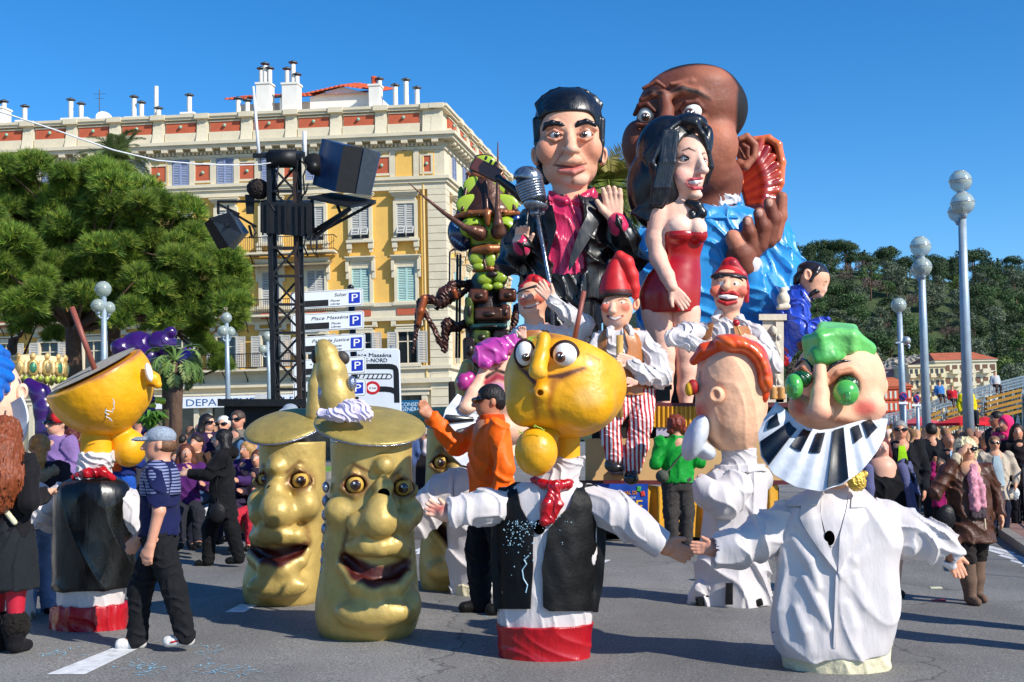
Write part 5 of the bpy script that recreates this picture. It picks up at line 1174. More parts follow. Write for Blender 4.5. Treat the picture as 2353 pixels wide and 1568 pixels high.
bd,hn=gold_head(f,q7,lv,[(325,728,40),(143,722,30)],[(205,660,42,10),(200,770,50,34),(200,850,72,54),(210,890,78,70),(125,900,58,40),(280,895,45,25)],
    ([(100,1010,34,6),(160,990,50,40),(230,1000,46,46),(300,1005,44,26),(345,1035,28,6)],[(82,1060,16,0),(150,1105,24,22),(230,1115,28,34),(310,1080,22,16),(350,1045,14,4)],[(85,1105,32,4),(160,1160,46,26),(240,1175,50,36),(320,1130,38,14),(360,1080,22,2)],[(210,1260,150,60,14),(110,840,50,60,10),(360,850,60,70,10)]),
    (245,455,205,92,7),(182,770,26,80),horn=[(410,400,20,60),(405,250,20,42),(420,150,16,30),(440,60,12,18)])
f=Fig('golden_trumpet_face','golden trumpet face almost hidden behind the orange jacket and outstretched puppet hand','puppet',base=(1030,1352),group='golden trumpet faces')
qs=lambda x,y:(1032+(x-680)*.30*.78,1352-(1500-y)*.4573*.84)
lv=[(qs(0,y)[1],qs((a+c)/2,0)[0],0,(c-a)/2*.25,(c-a)/2*.25) for y,a,c in [(530,478,885),(850,462,905),(1150,430,905),(1350,405,918),(1470,422,900),(1512,455,868)]]
gold_head(f,lambda x,y:qs(x,y),lv,[(600,748,32),(840,764,32)],[(722,930,70,50),(742,780,36,20)],([(590,1060,28,10),(720,1062,38,34),(850,1085,24,10)],[(548,1112,14,0),(700,1212,20,24),(858,1145,12,6)],[(540,1160,24,4),(700,1282,36,24),(866,1200,20,4)],[(690,1390,110,45,5)]),(685,485,200,60,-6),(742,795,20,44),vox=3.4)
# ---------------------------------------------------------------- gourd-headed puppet seen from behind
f=Fig('carnival_puppet','yellow gourd-headed puppet seen from behind in black satin cape with red hem, left','puppet',base=(207,1442))
ql=lambda x,y:(.2228*x,753.7+.2228*y)
lv=[(1098,214,0,34,34),(1108,214,0,62,48),(1130,214,0,84,58),(1180,212,0,86,62),(1260,212,0,86,64),(1350,210,0,82,62),(1400,208,0,78,60)]
sf=ls(lv)
f.part('shirt',wsat,[lf([(y,x,d,rx-6,rd-6) for y,x,d,rx,rd in lv])],vox=2.6,k=6,fold=(1.8,80,5,(1.4,1.4,.3)))
f.part('hem_sash',rsat,[lf([(1388,208,0,82,64),(1405,207,0,84,66),(1430,206,0,85,66),(1447,206,0,87,68)])],vox=2.4,k=4,fold=(2.6,66,3,(1,1,.8)))
f.part('cape',bsat,[lf([(1100,214,0,50,46),(1112,214,0,74,58),(1140,213,0,88,66),(1200,212,0,90,68),(1280,213,0,92,70),(1340,214,0,90,70),(1352,214,0,88,68)]),b(275,1250,10,16,70,40)],vox=2.4,k=10,fold=(2.4,220,6,(1,1,.6)))
f.part('sleeve',wsat,[ch([(258,1140,8,34),(284,1160,6,37),(302,1190,0,27),(316,1218,-4,15)])],vox=2.2,k=6,fold=(2.6,70,5,(1,1,1)))
f.part('hand',paint(),hand(316,1216,-4,-70,34,1,.2,c='#d79a78'),vox=1.6,k=4)
f.part('sleeve',wsat,[ch([(140,1140,44,30),(100,1165,46,32),(80,1190,46,28)])],vox=2.4,k=6,fold=(3,70,2,(1,1,1)))
f.part('scarf',wsat,[lf([(1040,221,0,40,38),(1060,222,0,40,38),(1085,214,0,38,36),(1100,210,0,44,40)])],vox=2,k=4,fold=(3.4,50,6,(1,1,1.4)))
f.part('neckerchief',rsat,[ch([(172,1096,-20,8),(200,1088,-36,11),(235,1086,-34,12),(258,1098,-20,8)])],vox=1.8,k=5,fold=(1.6,36,2,(1,1,1)))
f.part('neck',paint(),[ch([(222,985,4,34),(222,1050,4,36)],YL)],vox=2.2,k=4)
th=24.5;_n=rotm(th,17)@np.array([0,0,110.]);cutbox=(217+_n[0],849-_n[2],_n[1])
hd=[b(222,872,0,116,126,116,c=YL,rz=0),b(238,905,0,98,98,100,c=YL),bx(*cutbox,240,110,260,0,rz=th,rx_=17,op='-',k=5),
    b(322,880,20,26,60,60,c=YL,k=18),ch([(330,850,-10,12),(352,872,-14,16),(362,884,-14,10)],YL,k=10),
    b(296,1030,30,40,44,40,c=YL,k=14),ch([(270,1005,20,20),(296,1030,30,30)],YL),
    ch([(115,897,-40,5),(160,888,-105,6),(230,862,-112,6),(300,822,-60,6),(322,803,0,6),(305,790,60,6)],'#9a5a40',op='p',e=14),b(250,960,-110,60,26,30,c='#d48a0c',op='p',e=50),
    b(345,888,-26,10,5,12,c='#7a3a10',op='p',e=5),ch([(326,838,-60,2),(336,842,-52,2.5)],'#b5602a',op='p',e=5),ch([(332,860,-56,2),(338,848,-50,2.5)],'#b5602a',op='p',e=5)]
head=f.part('head',mat('yellow_paint',None),hd,vox=2.6,k=10,kc=3)
# pale cut face of the gourd, lying in the tilted cut
M=rotm(th,17);c0=np.array(f.conv(217,849,0))*f.s+f.o
def cutp(r,a): return c0+(M@np.array([math.cos(a)*r*104,math.sin(a)*r*96,1.0-(5 if r<.97 else 0)*0+1]))*f.s
mb=MB();n=40
V=[cutp(.0,0)];Fc=[]
for r in (.5,.9,.97,.985):
    V+=[cutp(r,2*math.pi*i/n) for i in range(n)]
for i in range(n): Fc.append((0,1+i,1+(i+1)%n))
for q in range(3):
    for i in range(n): Fc.append((1+q*n+i,1+(q+1)*n+i,1+(q+1)*n+(i+1)%n,1+q*n+(i+1)%n))
mb._add(V,Fc);f.add(mb,'cut_face',mat('pale_grey_brown','#b7a78c',.6,var=.15,vs=6,bump=.2,bs=12),head,smooth=True)
f.part('eye_white',paint(),[b(342,856,-40,8,22,12,c='#e9e7e2',rz=12)],vox=1.4,k=1,parent=head)
k=MB();k.tube([c0+(M@np.array([6,-20,0]))*f.s,f.w(165,706,-30)],f.s*6.5,10);f.add(k,'straw',MATS['straw_brown'],smooth=True)
k=MB();k.tube([cutp(.1,3.3),cutp(.5,3.35),cutp(.98,3.4)],f.s*1.3,5);f.add(k,'wire',blackp,head)
rs=np.random.RandomState(3);P=[];x,y=250,965
for i in range(26): x+=rs.uniform(-6,9);y+=rs.uniform(-9,5.5);P.append((min(x,318),y))
se=es(222,880,0,112,122,112);k=MB();k.tube([f.w(x,y,se(x,y)-5) for x,y in P],f.s*1,4);f.add(k,'silly_string',mat('string_white','#d8e2e6',.5),head)
# ---------------------------------------------------------------- red-haired puppet, back of the head turned to us
f=Fig('carnival_puppet','orange-haired puppet seen from the side in white satin robe, behind the handshake','puppet',base=(1672,1388))
qr=lambda x,y:(1470.6+.4103*x,772+.4103*y)
lv=[(1068,1692,0,40,34),(1085,1692,0,62,46),(1110,1694,0,70,54),(1180,1690,0,70,58),(1260,1682,0,74,60),(1330,1682,0,80,64),(1370,1686,0,86,66),(1392,1690,0,84,66)]
sf=ls(lv)
f.part('robe',wsat,[lf(lv),b(1745,1100,10,24,26,30)],vox=2.6,k=12,fold=(6,130,8,(1.1,1.1,.6)))
f.part('sleeve',wsat,[ch([(1690,1120,-40,40),(1660,1150,-60,40),(1625,1135,-66,30),(1612,1115,-66,22)])],vox=2.4,k=8,fold=(3.4,100,4,(1,1,1)))
f.part('hand',paint(),hand(1608,1125,-66,82,38,1,.6,c='#e8b79c',spread=3),vox=1.5,k=4)
drape(f,'black_key_patch',bvel,[(1668,1340),(1666,1390)],[(1684,1340),(1684,1391)],sf,6,3,8,4)
for a,c in (((1600,1372),(1638,1388)),((1690,1386),(1712,1392)),((1730,1380),(1752,1390))):
    f.part('black_key_patch',bvel,[bx((a[0]+c[0])/2,(a[1]+c[1])/2,-50 if a[0]>1650 else -34,(c[0]-a[0])/2,(c[1]-a[1])/2+3,8,3,rz=12)],vox=1.7,k=1)
f.part('hem_tail',wsat,[ch([(1590,1384,-10,12),(1612,1360,-16,22),(1640,1340,-16,26)])],vox=2.2,k=6,fold=(2.4,50,7,(1,1,1)))
f.part('collar',wsat,[lf([(1030,1698,0,40,38),(1050,1699,0,39,37),(1072,1698,0,41,38)]),lf([(1068,1700,0,56,46),(1084,1698,0,62,50)])],vox=2,k=3,fold=(1.5,50,3,(1,1,1)))
SKR='#efb994'
hd=[lf([(800,1676,0,40,50),(830,1678,0,70,74),(880,1680,0,80,84),(940,1682,0,79,84),(985,1682,0,72,76),(1015,1685,0,55,60),(1034,1688,0,36,44)],SKR),
    b(1620,930,-20,20,34,26,c=SKR,k=16),b(1612,940,-24,10,9,10,c='#e88a74',k=8),ch([(1612,880,-10,8),(1606,900,-14,8)],SKR,k=10),
    ch([(1650,870,-78,4),(1660,900,-82,5)],'#d79a78',op='p',e=20),ch([(1658,950,-80,4),(1662,1000,-74,6)],'#c98a66',op='p',e=24),b(1613,945,-30,16,18,22,c='#e0604e',op='p',e=22),ch([(1608,855,-30,3),(1606,872,-30,3)],'#3a2418',op='p',e=8)]
head=f.part('head',paint(),hd,vox=2.6,k=12,kc=3,fold=(1.2,70,2,(1,1,.4)))
f.part('ear',paint(),[b(1647,908,-80,18,19,12,c=SKR),b(1643,908,-90,10,12,7,op='-',k=3),b(1643,908,-88,8,10,8,c='#c98a66',op='p',e=6)],vox=1.7,k=3,parent=head)
OR='#e2480f'
hp=[ch([(1594,830,-20,10),(1620,806,-30,17),(1660,795,-36,19),(1700,800,-30,22)],OR)]
for i in range(9):
    t=i/8;x=1690+62*math.sin(t*1.75);y=800+108*t**1.15;a_=math.radians(-8+98*t);hp.append(b(1682+72*math.sin(a_),876-84*math.cos(a_),-44,34-t*5,19,46,c=OR if i%2 else '#ee6420',rz=-30-50*t))
hp.append(b(1752,905,-30,15,26,34,c=OR,rz=-10));hp.append(b(1715,830,20,50,50,60,c=OR));hp.append(b(1728,870,30,34,56,56,c=OR))
f.part('hair',mat('orange_hair_paint',None,.3,var=.1,vs=8,coat=.5),hp,vox=2.2,k=4,parent=head)
f.part('key_collar',mat('white_enamel','#c9ced6'),[b(1598,1006,-30,25,56,50,c='#c9ced6',rz=-24),b(1618,1036,-24,28,20,40,c='#c9ced6',rz=-30)],vox=2.2,k=8,parent=head)
f.part('nose_ball',paint(),[b(1592,890,-30,13,18,14,c='#a01a1c'),b(1583,895,-32,9,16,12,c='#e0b020')],vox=1.6,k=2,parent=head)
# ---------------------------------------------------------------- pink-haired puppet behind the steward
f=Fig('carnival_puppet','pink-haired puppet in white robe half hidden behind the orange jacket','puppet',base=(1092,1396),Y=12.0)
f.root.location=f.o=W(1092,1396,12.0);f.o[2]=gz(f.o[0]);f.root.location=f.o
qp=lambda x,y:(955.9+.4103*x,772+.4103*y)
lv=[(1080,1100,0,50,44),(1100,1096,0,80,56),(1140,1090,0,72,60),(1230,1092,0,66,60),(1330,1094,0,60,58),(1362,1096,0,56,56)]
f.part('robe',wsat,[lf(lv)],vox=2.6,k=8,fold=(5,120,8,(1.1,1.1,.6)))
f.part('base_skirt',cream,[lf([(1338,1096,0,58,58),(1360,1094,0,56,56),(1394,1092,0,52,54)])],vox=2.4,k=4,fold=(2.2,70,3,(1,1,.8)))
f.part('sleeve',wsat,[ch([(1058,1105,-4,32),(1020,1130,-16,38),(985,1170,-24,40),(960,1205,-26,34)])],vox=2.4,k=8,fold=(3.4,100,4,(1,1,1)))
f.part('hand',paint(),hand(965,1210,-26,215,44,1,.2,c='#e8b79c'),vox=1.6,k=4)
hd=[b(1160,900,10,70,96,74,c='#f0b89a'),b(1150,985,4,64,44,64,c='#f0b89a'),ch([(1115,850,-46,12),(1088,905,-70,16),(1072,935,-82,16)],'#f0b89a',k=14),b(1075,938,-84,20,11,14,c='#f2c8a8',k=8),b(1112,930,-60,24,22,20,c='#e8a488',k=12),
    ch([(1118,868,-58,5),(1140,850,-66,6),(1165,858,-64,5)],'#1a1010',op='p',e=5),ch([(1118,880,-60,7),(1142,864,-68,8),(1165,872,-64,6)],'#b03a4a',op='p',e=8),b(1140,890,-66,20,12,16,c='#e2a0c0',op='p',e=10)]
head=f.part('head',paint(),hd,vox=2.4,k=14,kc=3)
f.part('hair',mat('pink_hair_paint','#b83c9a',.35,var=.12,vs=8,coat=.4),[bx(1128,815,-36,34,24,34,8,rz=10),b(1140,800,-20,46,22,46),bx(1160,792,-10,30,16,40,6,rz=18),ch([(1100,822,-56,14),(1118,838,-66,12)]),b(1190,800,0,30,20,40)],vox=2.2,k=6,fold=(2.2,50,4,(1,1,.7)),parent=head)
f.part('bulging_eye',mat('magenta_gloss','#a8307e',.3,coat=.5),[b(1066,878,-60,17,20,18),b(1080,872,-50,14,19,16)],vox=1.7,k=4,parent=head)
inn=line([(1115,946,-60),(1095,960,-72),(1120,1000,-76),(1160,1010,-70)],0);out=line([(1052,905,-70),(1024,940,-92),(1012,985,-104),(1020,1030,-112),(1060,1068,-116),(1110,1080,-110),(1150,1068,-100)],0)
def fp(s,t,o=0):
    a,c=inn(s),out(s);return tuple(a[j]+(c[j]-a[j])*t+(0,0,-5*math.sin(3*t)-o+2*math.cos(s*40))[j] for j in range(3))
fan=sgrid(f,'key_collar',mat('white_enamel','#c9ced6'),lambda s,t:fp(s,t),50,12,5,head)
for s0,s1_,t0,t1 in ((.02,.12,.25,.75),(.2,.28,.1,.95),(.36,.43,.1,.6),(.5,.57,.1,.55),(.64,.7,.05,.5)):
    sgrid(f,'black_key',blackp,lambda s,t,s0=s0,s1_=s1_,t0=t0,t1=t1:fp(s0+(s1_-s0)*s,t0+(t1-t0)*t,4),5,10,4,fan)
f.part('horn_behind',goldm,[ch([(1068,960,40,20),(1066,880,40,20),(1074,840,40,15)],GD)],vox=2.6,k=4)
# ---------------------------------------------------------------- blue-haired puppet cut by the left edge
f=Fig('carnival_puppet','blue-haired puppet with pink ear cut off by the left picture edge','puppet',base=(10,1440),Y=10.1)
f.o=W(10,1440,10.1);f.o[2]=gz(f.o[0]);f.root.location=f.o
hd=[b(-45,915,0,92,112,90,c='#f2c4a8'),b(-50,985,0,84,50,84,c='#f2c4a8')]
head=f.part('head',paint(),hd,vox=3,k=14)
f.part('ear',paint(),[b(50,902,-10,14,21,12,c='#f2c4a8',rz=-10),b(52,902,-20,7,13,8,op='-',k=3)],vox=1.8,k=3,parent=head)
f.part('hair',mat('blue_hair_paint','#1767c8',.25,var=.1,vs=8,coat=.6),[b(-50,850,-10,74,66,88)]+[ch([(-60,800+i*26,-78,14),(-10,806+i*26,-80,16),(22-(i-1.5)**2*5,816+i*26,-50,13)]) for i in range(5)],vox=2.6,k=6,parent=head)
sgrid(f,'key_collar',mat('white_enamel','#c9ced6'),lambda s,t:(lambda a:(0+math.cos(a)*(30+32*t),965+math.sin(a)*(60+22*t),-60-30*t))(math.radians(-40+130*s)),24,8,5,head)
lv=[(1055,-30,0,60,50),(1100,-30,0,105,66),(1200,-40,0,105,74),(1330,-40,0,110,80),(1440,-40,0,108,80)]
f.part('robe',wsat,[lf(lv)],vox=3,k=8,fold=(6,130,8,(1.1,1.1,.6)))
f.part('sleeve',wsat,[ch([(40,1120,10,34),(75,1150,20,36),(100,1175,20,34),(112,1200,20,26)])],vox=2.6,k=8,fold=(3.6,80,4,(1,1,1)))
f.part('base_skirt',cream,[lf([(1405,-20,0,88,80),(1450,-20,0,86,80),(1470,-20,0,84,78)])],vox=3,k=4)
# ================================================================ the carnival float and its giant figures
class ZF:
    """authoring frame of one enlarged detail of the picture"""
    def __init__(s,f,x0,y0,k): s.f=f;s.z=Zm(x0,y0,k);s.k=.91914/k
    def b(s,x,y,d,rx,ry=None,rd=None,**a): return b(*s.z(x,y),d*s.k,rx*s.k,(ry or rx)*s.k,(rd or rx)*s.k,**{q:(v*s.k if q in('k','e') and v is not None else v) for q,v in a.items()})
    def c(s,pts,c=None,**a): return ch([(*s.z(q[0],q[1]),q[2]*s.k,q[3]*s.k) for q in pts],c,**{q:(v*s.k if q in('k','e') and v is not None else v) for q,v in a.items()})
    def x(s,x,y,d,hx,hy,hd,r=0,**a): return bx(*s.z(x,y),d*s.k,hx*s.k,hy*s.k,hd*s.k,r*s.k,**{q:(v*s.k if q in('k','e') and v is not None else v) for q,v in a.items()})
    def l(s,lv,c=None,**a): return lf([(s.z(q[1],q[0])[1],s.z(q[1],q[0])[0],q[2]*s.k,q[3]*s.k,q[4]*s.k) for q in lv],c,**a)
    def lv(s,lv): return [(s.z(q[1],q[0])[1],s.z(q[1],q[0])[0],q[2]*s.k,q[3]*s.k,q[4]*s.k) for q in lv]
    def p(s,n,m,pr,vox=4.,k=14,fold=None,parent=None,kc=None): return s.f.part(n,m,pr,vox=vox*s.k*1.9,k=k*s.k,fold=(fold[0]*s.k,fold[1]*s.k,*fold[2:]) if fold else None,parent=parent,kc=kc*s.k if kc else None)
    def eye(s,x,y,d,r,look=(0,0),parent=None,**a): return eye(s.f,*s.z(x,y),d*s.k,r*s.k,look,parent=parent,**a)
    def hand(s,x,y,d,ang,L,*a,**k): return hand(*s.z(x,y),d*s.k,ang,L*s.k,*a,**k)
FL=Fig('carnival_float','long carnival float with tan wall, gold curtain skirt and blue poster','float',Y=18.0,at=(1500,1240))
gold_c=satin('#c8900f','gold_curtain',rough=.3,bump=.3);tan=mat('tan_panel','#c7a06a',.7,var=.1,vs=2,dirt=.15);maroon=mat('maroon_trim','#5a1c22',.5);creamp=mat('cream_scenery','#d9cdb6',.75,var=.08,vs=3,bump=.2,bs=6)
def fbox(f,name,m,x0,x1,y0,y1,d0,d1,parent=None,bev=0):
    k=MB();P=[f.w(x0,y1,d0),f.w(x1,y1,d0),f.w(x1,y1,d1),f.w(x0,y1,d1),f.w(x0,y0,d0),f.w(x1,y0,d0),f.w(x1,y0,d1),f.w(x0,y0,d1)]
    k._add(P,[(0,3,2,1),(4,5,6,7),(0,1,5,4),(1,2,6,5),(2,3,7,6),(3,0,4,7)]);return f.add(k,name,m,parent)
fbox(FL,'chassis',mat('float_dark','#14100e',.8),1352,1790,1120,1228,30,520)
fbox(FL,'side_wall',tan,1345,1800,1008,1106,10,540);fbox(FL,'ledge',maroon,1330,1815,1104,1114,-14,560);fbox(FL,'deck',maroon,1335,1815,926,936,20,560)
fbox(FL,'inner_wall',mat('float_dark','#14100e'),1360,1800,936,1008,60,520)
sgrid(FL,'fringe',gold_c,lambda s,t:(1495+115*s,934+48*t,18+3*math.sin(s*70)),60,5,2)
def curt(s,t): return (1488+300*s,1114+118*t+4*math.sin(s*19),-8+(6+10*t)*math.sin(s*52)+6*math.sin(s*23+1)*t)
sgrid(FL,'curtain',gold_c,curt,130,12,2)
sgrid(FL,'side_curtain',gold_c,lambda s,t:(1340+5*math.sin(s*40),1114+118*t,-8+400*s),60,8,2)
k=MB();rs=np.random.RandomState(4)
for x in (1405,1640): 
    bxx=fbox(FL,'stage_lamp',blk,x,x+36,1076,1092,-4,14)
# poster
posterb=mat('poster_blue','#0d3f9c',.45,var=.25,vs=3);pty=mat('poster_yellow','#e8b21a',.5,var=.1,vs=4);ptw=mat('poster_white','#d9e2f2',.5,var=0)
po=fbox(FL,'poster',posterb,1345,1489,1112,1205,-30,-26)
def ptext(t,x,y,h,wd,m): lettering(t,h*FL.s,FL.w(x,y,-31),(1,0,0),(0,0,1),m,po,ext=.004,width=wd*FL.s)
ptext('CARNAVAL DE',1401,1138,12,62,mat('poster_orange','#e08a2a',.5,var=0));ptext('ROI DE LA MUSIQUE',1409,1147,6,50,ptw);ptext('NICE',1399,1178,38,74,pty);ptext("D'ANGLETERRE",1386,1194,15,88,pty);ptext('MUSIQUE',1420,1206,13,70,pty)
for i,(x,y,c) in enumerate(((1362,1126,'#c03a2a'),(1370,1140,'#e0c030'),(1355,1150,'#3a9a4a'),(1384,1126,'#d8d8e8'),(1468,1124,'#3a9a4a'),(1477,1135,'#c03a2a'))):
    FL.part('poster_patch',mat('poster_print_%d'%i,c,.5,var=0),[bx(x,y,-31,6,5,1.2,1,rz=20*i)],vox=1.2,k=.5,parent=po)
# cream scenery tower on the right of the float
to=Fig('scenery_tower','cream carved scenery tower rising behind the drumming figure','scenery',Y=20.2,at=(1778,960))
fbox(to,'shaft',creamp,1752,1800,735,960,0,60);fbox(to,'cornice',creamp,1744,1808,722,736,-8,66);fbox(to,'pilaster',creamp,1783,1801,740,960,-10,0);fbox(to,'base',creamp,1746,1808,905,925,-10,66)
for i in range(5): to.part('carving',creamp,[b(1778+6*(i%2),760+i*34,-4,9,12,8),b(1790,776+i*34,-8,5,8,6)],vox=2,k=4)
to.part('urn',creamp,[b(1800,688,20,15,18,15),b(1800,668,20,9,8,9),bx(1800,706,20,14,5,14,2)],vox=2,k=4)
# musical gear on the deck
gr=Fig('drum','pair of small wooden bongo drums with metal rims on the float','drum',Y=18.2,at=(1792,925))
for x in (1778,1796): 
    k=MB();k.lathe([(9*gr.s,0),(9.5*gr.s,3*gr.s),(8*gr.s,16*gr.s),(9.5*gr.s,26*gr.s),(9*gr.s,28*gr.s)],gr.w(x,918,-10),16);gr.add(k,'drum_shell',mat('drum_wood','#c98f4a',.4,coat=.5),smooth=True)
k=MB();k.tube([gr.w(1787,925),gr.w(1810,970)],.02,6);gr.add(k,'stand',lampmetal)
gr=Fig('equipment_case','white draped equipment box standing on the float deck','box',Y=18.15,at=(1530,1003));fbox(gr,'case',mat('case_lilac','#a8a4b8',.8),1508,1548,950,1003,0,40);gr.part('red_cap',cloth('#7a1520'),[b(1530,946,14,24,9,16)],vox=2,k=3)
gr=Fig('film_camera','black video camera mounted on the float beside the pink legs','camera',Y=18.3,at=(1520,925))
fbox(gr,'body',blk,1508,1540,895,922,0,24);k=MB();k.lathe([(8*gr.s,0),(9*gr.s,14*gr.s),(11*gr.s,24*gr.s)],gr.w(1510,905,10),12,axis=(-1,-.4,0));gr.add(k,'lens',blackp);fbox(gr,'viewfinder',blk,1526,1544,884,896,4,14)
# ---------------------------------------------------------------- giant singer
f=Fig('giant_singer_figure','giant black-haired singer figure in black suit and magenta shirt on the float','carnival figure',Y=19.8,at=(1300,930))
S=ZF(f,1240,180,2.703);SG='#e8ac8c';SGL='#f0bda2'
mag=satin('#c4124f','magenta_satin',rough=.3,bump=.3);bsu=satin('#08080a','black_suit_satin',rough=.36,bump=.12,sheen=0)
hd=[S.b(490,430,20,222,275,225,c=SG),S.b(500,640,-20,188,160,175,c=SG,k=40),S.b(535,728,-110,90,58,66,c=SGL,k=30),S.b(350,530,-110,82,95,80,c=SG,k=40),S.b(645,520,-105,72,95,80,c=SG,k=40),
    S.c([(492,390,-186,26),(505,470,-224,32),(512,515,-248,36)],SG,k=26),S.b(510,524,-256,42,30,34,c=SGL,k=16),S.b(466,526,-214,26,24,28,c=SG,k=12),S.b(550,534,-214,24,22,26,c=SG,k=12),
    S.b(505,596,-196,80,42,40,c=SG,k=24),S.c([(430,668,-178,16),(520,676,-200,22),(590,655,-176,14)],'#d88a78',k=14),
    S.c([(330,372,-160,20),(395,352,-186,26),(465,380,-182,20)],SG,k=22),S.c([(535,380,-182,20),(610,345,-186,26),(672,385,-150,20)],SG,k=22),
    S.b(398,424,-196,52,34,40,op='-',k=14),S.b(606,420,-194,50,34,40,op='-',k=14),S.c([(345,424,-180,12),(395,396,-206,13),(448,420,-196,11)],SG,k=8),S.c([(556,420,-196,11),(605,393,-204,13),(655,420,-172,11)],SG,k=8),S.c([(350,448,-180,12),(398,462,-200,13),(446,446,-192,11)],SG,k=8),S.c([(560,446,-192,11),(606,460,-198,13),(650,444,-176,11)],SG,k=8),
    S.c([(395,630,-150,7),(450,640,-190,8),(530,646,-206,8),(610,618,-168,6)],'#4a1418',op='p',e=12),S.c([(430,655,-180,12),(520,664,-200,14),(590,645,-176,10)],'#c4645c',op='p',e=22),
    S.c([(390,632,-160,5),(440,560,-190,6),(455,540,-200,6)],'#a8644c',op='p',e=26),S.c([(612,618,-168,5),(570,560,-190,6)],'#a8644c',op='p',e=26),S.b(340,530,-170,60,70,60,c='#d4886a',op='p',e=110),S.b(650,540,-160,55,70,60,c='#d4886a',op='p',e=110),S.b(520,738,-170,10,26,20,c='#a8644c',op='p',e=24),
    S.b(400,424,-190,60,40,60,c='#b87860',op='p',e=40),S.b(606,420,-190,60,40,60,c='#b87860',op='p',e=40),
    S.c([(500,760,10,118),(495,880,10,122)],SG,k=20)]
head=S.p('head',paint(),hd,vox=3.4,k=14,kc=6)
for x,y,lk in ((400,425,(.25,.0)),(606,421,(-.2,.0))): S.eye(x,y,-172,40,lk,parent=head,iris='#3a2014',ir=.5)
hairb=mat('black_hair_paint',None,.34,var=.15,vs=10,coat=.15,bump=.25,bs=10,aniso=(1,1,.3))
HB='#0e1118'
hp=[S.b(490,345,36,236,240,236,c=HB),S.x(490,520,-230,196,268,150,70,op='-',k=12),S.b(490,660,-40,240,180,250,op='-',k=20)]
_e=es(490,345,36,237,241,237)
for j in range(7):
    for sd in (-1,1):
        P=[]
        for u in (.0,.25,.5,.75,.95):
            xx,yy=492+sd*(8+222*u*(1-.02*j)),112+14*j+120*u**2.4;P.append((xx,yy,_e(xx,yy)+4,15 if u else 8))
        hp.append(S.c(P,'#1b2436' if j%2 else HB,k=9))
hp+=[S.c([(275,330,-50,30),(282,480,-60,26),(300,600,-74,24)],HB),S.c([(712,330,-50,28),(712,480,-56,22),(700,600,-60,18)],HB),S.c([(300,640,80,30),(340,740,60,26)],HB)]
S.p('hair',hairb,hp,vox=3.4,k=10,parent=head)
for pts in ([(320,392,-172,10),(338,358,-190,17),(380,346,-204,20),(430,352,-206,18),(466,366,-200,9)],[(536,374,-202,9),(560,348,-206,18),(610,336,-204,20),(655,352,-180,17),(678,388,-150,9)]): S.p('eyebrow',hairb,[S.c(pts,HB)],vox=2.6,k=4,parent=head)
for sx,x in ((1,266),(-1,724)): S.p('ear',paint(),[S.b(x,572,-10,30,66,34,c=SG,rz=8*sx),S.b(x-6*sx,566,-40,16,42,16,op='-',k=6)],vox=2.8,k=6,parent=head)
blv=S.lv([(830,500,10,130,110),(870,498,10,190,130),(920,495,10,250,150),(1000,490,10,262,170),(1150,480,10,258,180),(1300,470,10,262,185),(1400,465,10,265,190),(1560,460,10,270,190)])
S.p('shirt',mag,[lf([(y,x,d,rx-8,rd-6) for y,x,d,rx,rd in blv if y<660]),S.c([(380,850,-60,40),(470,880,-120,30)]),S.c([(640,830,-50,42),(545,880,-120,30)])],vox=3.6,k=16,fold=(12,190,3,(1.3,1.3,.4)))
S.p('jacket',bsu,[lf([(y,x,d,rx+10,rd+12) for y,x,d,rx,rd in blv[1:]]),S.c([(285,980,10,100),(130,1180,-10,98),(90,1290,-50,82),(150,1210,-150,66),(185,1170,-190,58)]),S.c([(730,940,10,100),(830,1120,0,105),(930,1270,-40,80),(880,1130,-130,74),(830,1030,-170,58)]),
    S.b(480,1120,-260,150,440,200,op='-',k=20),S.b(430,900,-200,110,160,130,op='-',k=20)],vox=3.8,k=24,fold=(16,260,7,(1,1,.8)))
sfj=ls([(y,x,d,rx+12,rd+14) for y,x,d,rx,rd in blv])
zz=S.z
drape(f,'lapel',bsu,[zz(310,900),zz(318,1020),zz(335,1060),zz(350,1150),zz(330,1300)],[zz(380,900),zz(410,1040),zz(395,1110),zz(372,1180),zz(338,1300)],sfj,5,4,20,8)
drape(f,'lapel',bsu,[zz(605,880),zz(620,960),zz(560,1080),zz(500,1250),zz(490,1340)],[zz(690,850),zz(740,960),zz(690,1040),zz(600,1180),zz(500,1340)],sfj,5,4,20,8)
S.p('cuff',mag,[S.c([(172,1190,-180,64),(168,1160,-190,62)])],vox=3.4,k=6);S.p('cuff',mag,[S.c([(832,1050,-164,66),(815,1010,-172,62)])],vox=3.4,k=6)
S.p('hand',paint(),S.hand(165,1195,-195,84,190,-1,.9,c=SGL,spread=4)+[S.c([(190,1180,-190,46),(160,1150,-200,50)],SGL)],vox=2.8,k=10)
S.p('hand',paint(),S.hand(808,1010,-172,97,270,1,.5,c=SGL,spread=7),vox=2.8,k=10)
S.p('trousers',bsu,[S.l([(1390,460,10,265,190),(1600,455,10,262,185),(1800,455,10,250,180),(2250,450,10,240,175)])],vox=4.4,k=10,fold=(9,170,5,(1,1,.6)))
